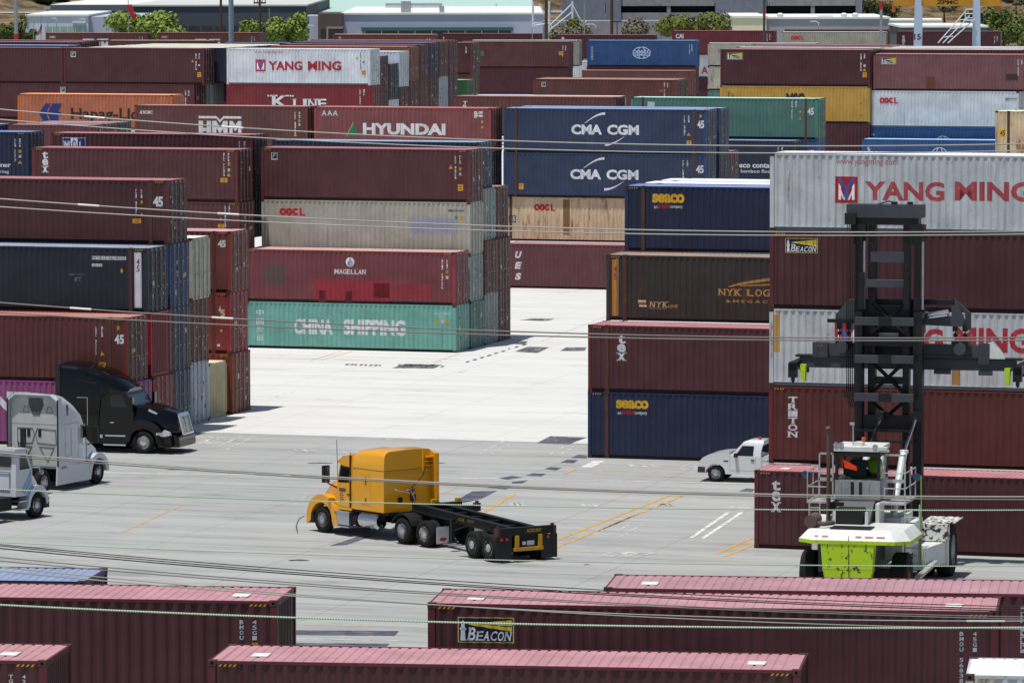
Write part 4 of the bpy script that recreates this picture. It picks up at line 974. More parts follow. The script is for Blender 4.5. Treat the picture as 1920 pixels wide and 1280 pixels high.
for a, b in (((1075, 880), (1372, 889)), ((1105, 888), (1330, 896.5)), ((1040, 1032), (1290, 1041)), ((1020, 921), (1400, 935)), ((230, 998), (345, 945)), ((470, 664), (862, 674)), ((470, 671), (700, 676)), ((583, 676), (640, 659)), ((600, 676), (660, 659)), ((815, 679), (862, 663)), ((857, 699), (875, 695)), ((555, 1170.5), (802, 1176)), ((952, 541), (1110, 549)), ((1045, 551), (1100, 541)), ((620, 1024), (680, 1002)), ((820, 930), (860, 912))): mk_line('faded_yellow_line', a, b, .15, PO)
for a, b in (((195, 886), (480, 890)), ((480, 890), (960, 897.5)), ((960, 897.5), (1417, 906.5)), ((1296, 1008), (1366, 960)), ((1318, 1009), (1391, 960)), ((470, 756), (566, 730)), ((1099, 876), (1124, 864))): mk_line('white_line', a, b, .16 if a[0] != 1099 else .5, PW)
for a, b in (((1142, 1006), (1182, 982)), ((1163, 1006), (1203, 984)), ((1030, 853), (1050, 853.5)), ((1030, 853), (1060, 836)), ((1050, 853.5), (1082, 834)), ((902, 850.5), (921, 851)), ((902, 850), (948, 825)), ((921, 851), (962, 830)), ((402, 840), (457, 816)), ((425, 842), (480, 817)), ((555, 1197), (802, 1202)), ((1015, 640), (1140, 592)), ((1225, 945), (1262, 948)), ((1110, 1002), (1200, 960)), ((0, 1029), (52, 1030))): mk_line('worn_white_line', a, b, .14, PWF)
for p in ([(1007, 830), (1032, 817.5), (1101, 820), (1067, 832.5)], [(1070, 858), (1085, 852), (1101, 854), (1100, 859)], [(1051, 867), (1064, 861), (1084, 862.5), (1075, 868)], [(1021, 879), (1033, 875.5), (1053, 876.5), (1043, 881.5)], [(986, 891.5), (998, 887), (1024, 888), (1014, 893)], [(960, 903), (990, 900), (980, 905.5), (960, 906)],
          [(850, 941), (885, 921), (932, 920), (902, 935), (870, 942)], [(915, 914), (926, 911.5), (960, 912), (948, 917)], [(555, 1181), (748, 1182.5), (740, 1191.5), (555, 1190)], [(555, 1205), (731, 1206), (722, 1214), (555, 1212)], [(700, 1004), (672, 1005), (618, 1023), (650, 1021)], [(935, 896), (960, 892), (980, 895), (950, 899)], [(1385, 921), (1400, 915), (1415, 917), (1410, 922)]): mk_poly('painted_out_patch', p, PD, .010)
rr = random.Random(5)
for i in range(26):                                     # black painted-out glyphs beside the centre stack
    if i < 9: x, y = 872+13.2*i, 678-4.0*i
    elif i < 17: x, y = 646+9*(i-9), 683+.25*(i-9)
    else: x, y = 745+10*(i-17), 685+rr.uniform(-2, 2)
    a = rr.uniform(4, 8); mk_poly('painted_out_glyph', [(x, y+1.6), (x+a*.6, y-1.0), (x+a*1.5, y-.8), (x+a*.9, y+1.8)], PB, .010)
for p in ([(965, 659), (990, 650), (1030, 651), (1008, 662)], [(1050, 658), (1062, 651), (1100, 651), (1096, 658)], [(960, 645), (972, 639), (990, 640), (984, 646)], [(975, 600), (1000, 597), (1040, 598), (1025, 602)], [(735, 690), (760, 682), (830, 684), (812, 691)]): mk_poly('painted_out_glyph', p, PB, .010)
def ground_text(s, px0, py0, px1, py1, m, rz):
    A = gp(px0, py1); B = gp(px1, py1); C = gp((px0+px1)/2, py0); wd = (B-A).length; ht = abs(C.y-A.y)*1.02
    mb = MB()
    for vs_, fs in letter(s, 0, 0, wd, ht, .03): mb._add([(a, b, 0) for a, b in vs_], fs)
    o = mb.build('painted_number', m); o.location = (A.x, A.y, .011); o.rotation_euler.z = rz; o['kind'] = 'structure'
ground_text('697', 1128, 1034, 1228, 1043, PWF, -.10)
ground_text('682', 345, 818, 400, 832, PWF, -.12)
ground_text('69', 1272, 868, 1312, 882, PWF, -.12)
ground_text('41', 535, 932, 566, 937, PWF, -.12)
for p in ((700, 821, 880, 824), (550, 842, 600, 846), (640, 846, 720, 852), (958, 941, 985, 949), (1090, 942, 1122, 950), (1240, 943, 1268, 949), (1180, 870, 1240, 876), (1370, 945, 1410, 958)):
    for i in range(3):
        x = p[0]+(p[2]-p[0])*i/3; mk_line('worn_white_line', (x, p[1]+1), (x+(p[2]-p[0])*.2, p[3]-.5), .25, PWF)
mk_poly('tyre_arc_mark', [(554, 985), (560, 972), (571, 966), (572, 967), (562, 973), (557, 985), (559, 999), (557, 1000)], PB)
for p in ((560, 1050, 40, 3), (1100, 1058, 12, 1.5), (340, 880, 60, 1.6), (600, 868, 50, 2), (700, 872, 60, 1.8), (820, 868, 30, 2), (1010, 1030, 40, 2), (890, 1042, 60, 2.5)):
    x, y, a, b = p; mk_poly('oil_stain', [(x+a*.5*math.cos(t), y+b*.5*math.sin(t)*(1+.3*math.sin(3*t))) for t in [k*.5236 for k in range(12)]], PB)
# ------------------------------------------------------------------ vehicles
BLK = simple('black_plastic', '141414', .55, 0, .4, .2); TYRE = simple('tyre_rubber', '1b1a1a', .85, 0, .2, .25, 6)
CHROME = simple('chrome', 'd0d2d6', .12, 1., .5, 0); ALU = simple('aluminium', 'b8bcc2', .3, .85, .5, .1); GLASS = simple('dark_glass', '0e1216', .06, 0, .6, 0)
REDL = simple('red_lamp', 'c01418', .25, 0, .6, 0); AMB = simple('amber_lamp', 'd07818', .3, 0, .5, 0); FRM = simple('chassis_black', '17181b', .6, .1, .3, .3)
LGLASS = simple('lamp_glass', 'b8c0c8', .1, .2, .8, 0)
def arc(cx, cz, rx, rz, a0, a1, n=14): return [(cx+rx*math.cos(R(a0+(a1-a0)*k/n)), cz+rz*math.sin(R(a0+(a1-a0)*k/n))) for k in range(n+1)]
WH = {}
def wheel(parent, x, y, z, r, w_, side, rimm, rr=.57, dish=.05, name='wheel'):
    """y: outer face of the tyre; side +1 faces +y; tyre with a rim sub-part"""
    k = (r, w_, side, rr, dish)
    if k not in WH:
        m = MB(); s = side
        m.lathe([(r*rr, -s*.02), (r*.72, 0), (r*.90, -s*.01), (r*.985, -s*.05), (r, -s*.09), (r, -s*(w_-.09)), (r*.985, -s*(w_-.05)), (r*.9, -s*w_), (r*rr, -s*w_)], n=32)
        tm = m.mesh('tyre'); m = MB()
        m.lathe([(r*rr+.004, -s*.02), (r*rr-.02, -s*.03), (r*rr-.05, -s*(.03+dish)), (r*.34, -s*(.04+dish)), (r*.30, -s*.02), (r*.17, s*.0), (.01, s*.01)], n=28)
        for i in range(10):
            t = 2*math.pi*i/10; m.lathe([(.018, -s*.03), (.018, s*.012), (.002, s*.014)], (r*.25*math.cos(t), 0, r*.25*math.sin(t)), 'y', 6)
            m.lathe([(.035, -s*(.028+dish)), (.002, -s*(.026+dish))], (r*.44*math.cos(t), 0, r*.44*math.sin(t)), 'y', 8, 1)
        WH[k] = (tm, m.mesh('rim'))
    tm, rm = WH[k]
    t = shared(name, tm, parent, [TYRE], (x, y, z)); shared('rim', rm, t, [rimm, DARK]); return t
def quadpart(name, pts, m, parent):
    mb = MB(); mb.quad(pts); return mb.build(name, m, parent, norm=False)
def slab(poly, y0, y1, bev=.04, mb=None):
    mb = mb or MB(); mb.prism(poly, y0, y1); 
    if bev: mb.bevel(bev)
    return mb
# ---- yellow tractor (wheel centre of the front axle at x=0, forward +x, left side +y)
YEL = simple('yellow_truck_paint', 'd8980c', .28, 0, .5, .04, 1.5, coat=.5)
ty = thing('truck_tractor', 'yellow sleeper-cab truck pulling an empty black chassis across the yard', 'truck', (-6.308, 188.108, 0), 2.2673)
m = MB()
for s in (-1, 1): m.box(-6.9, .55, s*.43-.05, s*.43+.05, .62, .92)
for x in (-6.5, -5.5, -4.2, -3., -1.6, 0): m.box(x-.1, x+.1, -.4, .4, .66, .86)
for x in (0, -4.85, -6.15): m.lathe([(.09, -1.0), (.09, 1.0)], (x, 0, .5), 'y', 10)
m.box(-2.6, .5, -.42, .42, .7, 1.15); m.build('chassis', FRM, ty)
m = MB(); rings = []
for x, hw, z0, z1, zs in ((-.86, .98, .95, 2.12, 1.9), (-.3, .86, .95, 2.02, 1.8), (.2, .72, .9, 1.84, 1.62), (.5, .62, .85, 1.66, 1.45), (.64, .56, .85, 1.45, 1.3)):
    rings.append([(x, -hw, z0), (x, hw, z0), (x, hw, zs), (x, hw-.16, z1-.03), (x, 0, z1), (x, -hw+.16, z1-.03), (x, -hw, zs)])
m.loft(rings); m.build('hood', YEL, ty)
for s in (1, -1):
    a = arc(0, .52, .93, .95, -14, 172) ; b = arc(0, .5, .66, .66, 180, -6)
    m = MB(); m.prism(a + [(-1.0, .38), (-.72, .36)] + b, s*.72, s*1.22); m.bevel(.05); m.build('fender', YEL, ty)
m = MB(); m.prism([(.5, .34), (.86, .34), (.93, .45), (.93, .68), (.84, .76), (.5, .76)], -1.2, 1.2); m.bevel(.04); m.build('bumper', BLK, ty)
m = slab([(-.84, .98), (-.86, 2.08), (-1.02, 2.72), (-1.2, 2.98), (-1.72, 3.12), (-1.72, .98)], -1.1, 1.1, .07); m.build('cab', YEL, ty)
m = MB(); rings = []
for x, hw, zt in ((-1.70, 1.12, 3.10), (-1.95, 1.19, 3.22), (-2.25, 1.2, 3.33), (-3.0, 1.2, 3.37), (-3.80, 1.2, 3.36)):
    rings.append([(x, -hw, 1.08), (x, hw, 1.08), (x, hw, 2.62), (x, hw-.03, zt-.22), (x, hw-.10, zt-.08), (x, hw-.24, zt-.01), (x, 0, zt+.03), (x, -hw+.24, zt-.01), (x, -hw+.10, zt-.08), (x, -hw+.03, zt-.22), (x, -hw, 2.62)])
m.loft(rings); slp = m.build('sleeper', YEL, ty)
for p in slp.data.polygons: p.use_smooth = True
m = MB(); m.box(-3.79, -1.74, 1.2, 1.206, 2.628, 2.642); m.box(-3.806, -3.80, -1.1, 1.15, 2.628, 2.642); m.box(-1.724, -1.716, 1.1, 1.2, 1.1, 3.08); m.build('panel_seam', simple('seam_dark', '4a300a', .8, 0, .2, 0), ty)
m = MB(); m.hexa([(-4.12, -1.2, 1.2), (-3.8, -1.2, 1.2), (-3.8, -1.12, 1.2), (-4.1, -1.12, 1.2), (-4.12, -1.2, 3.2), (-3.8, -1.2, 3.28), (-3.8, -1.02, 3.28), (-4.1, -1.02, 3.2)])
for z in (2.75, 2.9, 3.05): m.box(-4.0, -3.8, -1.1, -.72, z, z+.02)
m.build('side_fairing', YEL, ty)
m = MB(); m.box(-3.87, -3.80, -.70, -.64, 2.55, 3.32); m.build('fairing_edge', YEL, ty)
quadpart('side_window', [(-.90, 1.106, 2.0), (-1.56, 1.106, 2.03), (-1.60, 1.106, 2.62), (-1.07, 1.106, 2.66)], GLASS, ty)
quadpart('side_window', [(-.90, -1.106, 2.0), (-1.07, -1.106, 2.66), (-1.60, -1.106, 2.62), (-1.56, -1.106, 2.03)], GLASS, ty)
quadpart('windscreen', [(-.858, -1.0, 2.12), (-.858, 1.0, 2.12), (-1.0, .98, 2.70), (-1.0, -.98, 2.70)], GLASS, ty)
m = MB(); m.prism([(-.92, 1.12), (-1.66, 1.12), (-1.68, 1.98), (-.86, 1.95)], 1.09, 1.112); m.bevel(.006, 1); dr = m.build('door', YEL, ty)
m = MB(); m.box(-1.62, -1.46, 1.112, 1.13, 1.56, 1.60); m.build('handle', BLK, dr)
m = MB(); m.quad([(-1.38, 1.1145, 1.66), (-1.38, 1.1145, 1.80), (-.98, 1.1145, 1.80), (-.98, 1.1145, 1.66)])
rl = random.Random(3)
for i in range(5):
    z = 1.58-.075*i; a = rl.uniform(.2, .36); m.quad([(-1.0-a+.02, 1.1145, z), (-1.0-a+.02, 1.1145, z+.035), (-1.02, 1.1145, z+.035), (-1.02, 1.1145, z)])
m.build('door_sign', simple('sign_plum', '54405a', .6, 0, .3, .2, 12), dr)
m = MB(); m.prism([(-2.42, 1.32), (-2.98, 1.32), (-2.98, 2.5), (-2.42, 2.5)], 1.2, 1.212); m.bevel(.008, 1); ht = m.build('bunk_hatch', YEL, ty)
m = MB(); m.box(-2.76, -2.70, 1.212, 1.225, 2.05, 2.34); m.box(-2.76, -2.70, 1.212, 1.225, 1.40, 1.55); m.build('handle', BLK, ht)
m = MB(); m.prism([(-.98, 2.78), (-.78, 2.70), (-.76, 2.78), (-1.1, 3.0)], -1.02, 1.02); m.build('sun_visor', YEL, ty)
m = MB(); [m.lathe([(.03, -.05), (.03, .05), (.005, .06)], (-1.28, y, 3.06), 'z', 8) for y in (-.8, -.4, 0, .4, .8)]; m.build('marker_lamp', AMB, ty)
for s in (1, -1):
    m = MB(); m.tube([(-.85, s*1.05, 1.75), (-.6, s*1.35, 1.95), (-.55, s*1.42, 2.2)], .03, 6); m.box(-.62, -.48, s*1.42-.14, s*1.42+.14, 1.98, 2.62); m.bevel(.03)
    mr = m.build('mirror', BLK, ty); quadpart('mirror_glass', [(-.625, s*1.42-.11, 2.03), (-.625, s*1.42+.11, 2.03), (-.625, s*1.42+.11, 2.58), (-.625, s*1.42-.11, 2.58)], simple('mirror_glass', '8a9098', .05, .9, .5, 0), mr)
m = MB(); m.tube([(-.9, 1.12, 2.1), (-.9, 1.16, 3.6)], .012, 5); m.build('antenna', BLK, ty)
m = MB(); m.lathe([(.02, -2.2), (.27, -2.2), (.33, -2.28), (.335, -2.34), (.335, -3.16), (.33, -3.22), (.24, -3.3), (.02, -3.31)], (0, .92, .70), 'x', 28)
for x in (-2.5, -3.0): m.lathe([(.34, x), (.345, x+.01), (.345, x+.07), (.34, x+.08)], (0, .92, .70), 'x', 28)
m.build('fuel_tank', CHROME, ty)
m = MB(); m.lathe([(.02, -1.84), (.25, -1.84), (.27, -1.9), (.27, -2.08), (.02, -2.12)], (0, .9, .66), 'x', 24); m.build('air_tank', FRM, ty)
m = MB(); m.box(-1.68, -.82, .78, 1.2, .42, .92); m.bevel(.03); m.box(-1.76, -.78, .8, 1.28, .34, .38); m.box(-1.74, -.8, .8, 1.24, .90, .94); m.build('step_box', ALU, ty)
m = MB(); m.box(-3.85, -1.7, -1.1, 1.05, .95, 1.07); m.build('cab_floor', FRM, ty)
m = MB(); m.box(-4.7, -3.95, -.5, .5, .93, .97); m.box(-4.2, -3.9, .2, .7, .95, 1.12); m.build('deck_plate', CHROME, ty)
m = MB(); m.prism([(-5.9, 1.06), (-5.4, 1.18), (-4.7, 1.18), (-4.7, 1.08), (-5.9, .98)], -.45, .45); m.build('fifth_wheel', FRM, ty)
for s in (1, -1):
    m = MB(); m.prism(arc(-4.85, .52, .66, .64, 160, 20, 8) + arc(-4.85, .52, .63, .61, 20, 160, 8), s*.6, s*1.2); m.build('drive_fender', BLK, ty)
    m = MB(); m.box(-6.93, -6.91, s*1.2 if s < 0 else .62, -.62 if s < 0 else 1.2, .2, .82); fl = m.build('mudflap', simple('white_mudflap', 'b8b8ba', .5, 0, .4, .1), ty)
    m = MB(); m._add([(-6.936, s*.9+.17*math.cos(t), .36+.07*math.sin(t)) for t in [k*.3927 for k in range(16)]], [tuple(range(16))]); m.build('flap_badge', simple('badge_red', '9a1a24', .5), fl)
    wheel(ty, 0, s*1.2, .5, .5, .30, s, ALU, .57, .02)
    for x in (-4.85, -6.15): wheel(ty, x, s*1.2, .5, .5, .28, s, CHROME, .58, .13); wheel(ty, x, s*.87, .5, .5, .28, s, FRM, .58, .05)
for i, (c, y) in enumerate((('a8a8a8', .75), ('b02020', .45), ('a8a8a8', .2), ('2858a8', .0), ('202020', -.1))):
    m = MB(); m.tube([(-3.86, y, 1.95-.05*i), (-3.98, y-.05, 1.9), (-4.05, .0+.05*i, 1.75+.04*i), (-4.1, -.1, 1.35), (-4.6, -.1, 1.15), (-5.0, 0, 1.2)], .016, 6); m.build('air_hose', simple('hose_'+c, c, .5), ty)
m = MB(); m.tube([(-3.95, -.05, 1.2), (-3.95, -.05, 2.0), (-3.98, -.5, 2.35), (-3.9, -.75, 2.75)], .02, 6); m.box(-3.98, -3.86, -.2, .0, 1.45, 1.7); m.box(-3.86, -3.82, .35, .55, 1.4, 1.62); m.build('hose_stand', BLK, ty)
# ---- chassis trailer
tc_ = thing('container_chassis', 'empty black container chassis with yellow bumper behind the yellow truck', 'trailer', (-2.972, 184.119, 0), 2.1173)
for s in (1, -1):
    m = MB(); a, b = s*.46-.06, s*.46+.06
    m.hexa([(-6.6, a, .92), (-6.6, b, .92), (.6, b, 1.2), (.6, a, 1.2), (-6.6, a, 1.22), (-6.6, b, 1.22), (.6, b, 1.44), (.6, a, 1.44)])
    m.hexa([(-6.6, s*.46-.11, 1.22), (-6.6, s*.46+.11, 1.22), (.6, s*.46+.11, 1.44), (.6, s*.46-.11, 1.44), (-6.6, s*.46-.11, 1.245), (-6.6, s*.46+.11, 1.245), (.6, s*.46+.11, 1.465), (.6, s*.46-.11, 1.465)])
    m.hexa([(-6.6, s*.46-.11, .9), (-6.6, s*.46+.11, .9), (.6, s*.46+.11, 1.18), (.6, s*.46-.11, 1.18), (-6.6, s*.46-.11, .925), (-6.6, s*.46+.11, .925), (.6, s*.46+.11, 1.205), (.6, s*.46-.11, 1.205)])
    m.build('rail', FRM, tc_)
for x, z in ((-.9, 1.30), (-1.9, 1.27), (-3.0, 1.24), (-4.2, 1.2), (-5.4, 1.16)):
    m = MB(); m.box(x-.07, x+.07, -.42, .42, z-.12, z+.04); m.build('cross_member', FRM, tc_)
m = MB(); m.box(-6.75, -6.5, -1.12, 1.12, .98, 1.26); m.build('rear_bolster', FRM, tc_)
m = MB(); m.box(.35, .6, -1.5, .5, 1.2, 1.42); m.box(-.85, -.6, -1.55, -.5, 1.22, 1.40); m.build('front_bolster', FRM, tc_)
YB2 = paint('chassis_yellow', 'b98a1c', .3, .4, .6)
for x, y, z in ((-6.62, 1.15, 1.1), (-6.62, -1.15, 1.1), (-.72, -1.5, 1.32)):
    m = MB(); m.box(x-.12, x+.12, y-.1, y+.1, z-.14, z+.16); m.box(x-.05, x+.05, y-.05, y+.05, z+.16, z+.24); m.build('twistlock', RUSTY, tc_)
for y in (-.33, -1.4): 
    m = MB(); m.box(.40, .56, y-.1, y+.1, 1.4, 1.56); m.build('guide_pad', YB2, tc_)
m = MB(); m.box(-6.82, -6.66, -.65, .55, .42, .54); m.box(-6.80, -6.68, .36, .5, .5, .98); m.box(-6.80, -6.68, -.62, -.48, .5, .98); m.build('bumper', YB2, tc_)
m = MB(); m.box(-6.7, -6.62, -.6, .5, .55, .98); m.build('rear_panel', FRM, tc_)
m = MB(); m.box(-6.832, -6.826, -.25, .05, .62, .78); m.box(-6.832, -6.826, .1, .25, .64, .76); m.build('number_plate', simple('plate_grey', 'a8acb4', .5), tc_)
for s in (1, -1):
    m = MB(); m.box(-6.72, -6.69, min(s*.62, s*1.3), max(s*.62, s*1.3), .10, .96); fl = m.build('mudflap', BLK, tc_)
    m = MB(); [m.lathe([(.055, 0), (.055, -.03), (.01, -.035)], (-6.72, s*y, .86), 'x', 12) for y in ((.85, 1.08) if s > 0 else (.9,))]; m.build('tail_lamp', REDL, fl)
    for x in (-4.86, -6.02): wheel(tc_, x, s*1.22, .5, .5, .28, s, simple('steel_rim_white', 'b0b0ae', .45, .1, .4, .2), .6, .15); wheel(tc_, x, s*.90, .5, .5, .28, s, FRM, .58, .05)
    m = MB(); m.box(-2.75, -2.6, s*.72-.07, s*.72+.07, .38, 1.2); m.box(-2.82, -2.52, s*.72-.12, s*.72+.12, .33, .38); m.tube([(-2.68, s*.7, .75), (-3.5, s*.5, 1.05)], .03, 6); m.build('landing_leg', FRM, tc_)
m = MB(); [m.lathe([(.07, -1.0), (.07, 1.0)], (x, 0, .5), 'y', 10) for x in (-4.86, -6.02)]; m.box(-6.4, -4.4, -.5, .5, .7, .9); m.box(-4.4, -4.2, -.6, .6, .6, .9); m.build('bogie', FRM, tc_)
m = MB(); m.box(-2.6, -2.5, .575, .60, 1.08, 1.16); m.build('side_lamp', REDL, tc_)
m = MB()
for vs_, fs in letter('ACXZ 0017', 0, 0, .62, .13, .03): m._add([(-6.756, .02-a, 1.07+b) for a, b in vs_], fs)
for x0 in (-3.6, -2.9):
    for vs_, fs in letter('ACXZ 0017' if x0 < -3 else 'ACXZ', 0, 0, .5, .11, .03): m._add([(x0-a+.2, .5235, 1.14+b) for a, b in vs_], fs)
m.build('lettering', simple('letter_gold', 'a8822c', .6), tc_)
# ---- black sleeper truck, facing right
BT = simple('black_truck_paint', '020203', .08, 0, .35, 0, coat=.15)
tb = thing('truck_tractor', 'glossy black sleeper truck with chrome grille beside the stacked containers', 'truck', (-15.832, 217.787, 0), -.29)
m = slab([(-.46, .95), (-.44, 2.08), (-.84, 2.72), (-1.9, 2.9), (-2.1, .95)], -1.13, 1.13, .08); m.build('cab', BT, tb)
m = MB(); rings = []
for x, hw, zt, zb in ((-.80, .95, 2.78, 2.62), (-1.1, 1.06, 3.0, 2.62), (-1.5, 1.12, 3.26, 2.6), (-2.0, 1.17, 3.5, 2.3), (-2.1, 1.2, 3.54, 1.0), (-2.7, 1.2, 3.72, 1.0), (-3.4, 1.2, 3.83, 1.0), (-3.9, 1.2, 3.87, 1.0)):
    rings.append([(x, -hw, zb), (x, hw, zb), (x, hw, zt-.35), (x, hw-.08, zt-.12), (x, hw-.25, zt-.01), (x, 0, zt+.04), (x, -hw+.25, zt-.01), (x, -hw+.08, zt-.12), (x, -hw, zt-.35)])
m.loft(rings); m.build('sleeper', BT, tb)
m = MB(); [m.box(-4.08, -3.86, s*1.2-.03, s*1.2+.03, 1.0, 3.75) for s in (-1, 1)]; m.box(-4.05, -3.88, -1.15, 1.15, 3.72, 3.84); m.build('side_extender', simple('dark_trim', '1c1e20', .6), tb)
m = MB(); rings = []
for x, hw, z0, zs, z1 in ((-.45, 1.0, 1.0, 1.85, 2.16), (.1, .9, 1.0, 1.8, 2.12), (.7, .75, .95, 1.68, 1.98), (1.2, .62, .9, 1.52, 1.82), (1.42, .55, .9, 1.4, 1.70)):
    rings.append([(x, -hw, z0), (x, hw, z0), (x, hw, zs), (x, hw-.2, z1-.04), (x, 0, z1), (x, -hw+.2, z1-.04), (x, -hw, zs)])
m.loft(rings); m.build('hood', BT, tb)
for s in (1, -1):
    m = MB(); m.prism(arc(.0, .5, 1.02, 1.0, -2, 165) + [(-.98, .55), (-.7, .5)] + arc(0, .5, .62, .62, 180, 0) + [(1.1, .30), (1.3, .45)], s*.62, s*1.2); m.bevel(.09, 3); m.build('fender', BT, tb)
    m = MB(); m.prism([(.80, .80), (1.02, .78), (1.28, .84), (1.24, .98), (.98, 1.06)], s*1.02, s*1.222); m.bevel(.03); m.build('headlight', LGLASS, tb)
    m = MB(); m.box(.84, .93, s*1.222, s*1.232, .86, .93); m.build('turn_lamp', AMB, tb)
    m = MB(); m.tube([(-.5, s*1.1, 2.0), (-.42, s*1.35, 2.1)], .03, 6); m.box(-.5, -.36, s*1.38-.12, s*1.38+.12, 1.85, 2.5); m.bevel(.03); m.build('mirror', BT, tb)
    wheel(tb, 0, s*1.19, .5, .5, .3, s, CHROME, .60, .02)
    for x in (-4.6,): wheel(tb, x, s*1.2, .5, .5, .28, s, CHROME, .58, .13)
m = MB(); m.prism([(1.0, .30), (1.62, .30), (1.66, .42), (1.62, .72), (1.4, .84), (1.0, .84)], -1.0, 1.0); m.prism([(.7, .3), (1.3, .3), (1.35, .45), (1.3, .8), (.7, .8)], -1.2, 1.2); m.bevel(.06); m.build('bumper', BT, tb)
m = MB()
for y in (-.56, .56): m.hexa([(1.64, y-.05, .84), (1.7, y-.05, .84), (1.7, y+.05, .84), (1.64, y+.05, .84), (1.42, y-.05, 1.68), (1.48, y-.05, 1.68), (1.48, y+.05, 1.68), (1.42, y+.05, 1.68)])
m.hexa([(1.42, -.6, 1.62), (1.49, -.6, 1.62), (1.49, .6, 1.62), (1.42, .6, 1.62), (1.38, -.55, 1.76), (1.45, -.55, 1.76), (1.45, .55, 1.76), (1.38, .55, 1.76)]); m.box(1.62, 1.71, -.6, .6, .82, .89)
m.hexa([(1.65, -.03, .86), (1.70, -.03, .86), (1.70, .03, .86), (1.65, .03, .86), (1.43, -.03, 1.66), (1.48, -.03, 1.66), (1.48, .03, 1.66), (1.43, .03, 1.66)]); m.build('grille_surround', CHROME, tb)
m = MB(); n = 14
for i in range(n):
    z = .90+.74*i/n; x = 1.655-.22*(z-.86)/.8; m.box(x-.02, x+.012, -.52, .52, z, z+.026)
m.build('grille', ALU, tb)
quadpart('windscreen', [(-.435, -1.0, 2.1), (-.435, 1.0, 2.1), (-.835, .92, 2.70), (-.835, -.92, 2.70)], simple('windscreen_glass', '2a3a44', .05, 0, .8, 0), tb)
for s in (1, -1):
    quadpart('side_window', [(-.74, s*1.136, 2.02), (-1.52, s*1.136, 2.02), (-1.55, s*1.136, 2.52), (-1.0, s*1.136, 2.56)][::s], GLASS, tb)
m = MB(); m.box(-1.75, -.80, -1.24, -.9, .74, .80); m.box(-1.82, -.78, -1.28, -.9, .34, .40); m.build('step', CHROME, tb)
m = MB(); m.box(-2.0, -.76, -1.16, -.6, .38, .98); m.box(-3.9, -2.0, -1.18, -.7, .45, 1.0); m.bevel(.04); m.build('side_skirt', BT, tb)
m = MB(); m.lathe([(.01, -1.86), (.09, -1.86), (.09, -1.98), (.01, -2.0)], (0, -1.18, .73), 'x', 16); m.box(-1.55, -1.38, -1.15, -1.14, 1.32, 1.36); m.box(-2.6, -2.58, -1.206, -1.2, 1.2, 2.4); m.box(-3.08, -2.58, -1.206, -1.2, 2.4, 2.42); m.build('trim', CHROME, tb)
m = MB(); m.prism([(.15, 1.86), (.55, 1.72), (.6, 1.78), (.2, 1.96)], -.93, -.86); m.build('hood_vent', CHROME, tb)
m = MB(); m.prism([(-2.1, 2.98), (-3.0, 3.16), (-3.05, 3.22), (-2.15, 3.10)], -1.25, -1.19); m.bevel(.02); m.build('roof_scoop', BT, tb)
m = MB(); [m.lathe([(.025, 0), (.025, .03), (.005, .035)], (-.98, y, 2.86), 'z', 8) for y in (-.7, -.3, 0, .3, .7)]; m.build('marker_lamp', LGLASS, tb)
m = MB()
for vs_, fs in letter('600', 0, 0, .3, .12, .03): m._add([(.62+a, -1.226, .84+b) for a, b in vs_], fs)
m.build('lettering', simple('letter_white', 'c8c8c8', .6), tb)
m = MB(); [m.box(-6.5, 1.0, s*.43-.05, s*.43+.05, .6, .9) for s in (-1, 1)]; m.build('chassis', FRM, tb)
# ---- white sleeper truck seen from behind
WT = simple('white_truck_paint', 'b9bdc6', .3, 0, .5, .03, 1.5, coat=.4); WT2 = simple('white_back_panel', 'aeb0ae', .55, 0, .4, .1, 3); SEAM = simple('moulding_grey', '6e7276', .7, 0, .3, .1)
tw = thing('truck_tractor', 'white sleeper truck parked with its moulded back panel towards us', 'truck', (-18.182, 205.103, 0), 1.131)
m = MB(); rings = []
for x, hw, zt in ((-.70, 1.02, 2.0), (-.95, 1.10, 2.68), (-1.3, 1.15, 3.12), (-1.9, 1.18, 3.52), (-2.6, 1.2, 3.84), (-3.08, 1.2, 3.95)):
    rings.append([(x, -hw, .9), (x, hw, .9), (x, hw, zt-.4 if zt > 2.5 else zt-.2), (x, hw-.06, zt-.16), (x, hw-.22, zt-.02), (x, 0, zt+.03), (x, -hw+.22, zt-.02), (x, -hw+.06, zt-.16), (x, -hw, zt-.4 if zt > 2.5 else zt-.2)])
m.loft(rings); m.build('cab', WT, tw)
m = MB()
for s in (1, -1): m.hexa([(-3.3, s*1.2-.03, 1.0), (-3.05, s*1.2-.03, 1.0), (-3.05, s*1.2+.0, 1.0), (-3.3, s*1.2+.0, 1.0), (-3.3, s*1.2-.03, 3.82), (-3.05, s*1.2-.03, 3.82), (-3.05, s*1.2, 3.82), (-3.3, s*1.2, 3.82)])
m.prism([(-1.15, 3.72), (-.85, 3.95), (.85, 3.95), (1.15, 3.72), (1.15, 3.66), (.83, 3.90), (-.83, 3.90), (-1.15, 3.66)], -3.32, -3.05, 'x'); m.build('side_extender', WT, tw)
m = MB(); m.box(-3.33, -3.30, -1.215, -1.16, 1.0, 3.75); m.box(-3.33, -3.30, 1.16, 1.215, 1.0, 3.75); m.build('rubber_seal', BLK, tw)
m = MB(); m.box(-3.12, -3.06, -1.12, 1.12, 1.0, 3.85); bp_ = m.build('back_panel', WT2, tw)
def outline(m, pts, x, t=.025):
    n = len(pts)
    for i in range(n): m.tube([(x, pts[i][0], pts[i][1]), (x, pts[(i+1) % n][0], pts[(i+1) % n][1])], t, 5)
m = MB()
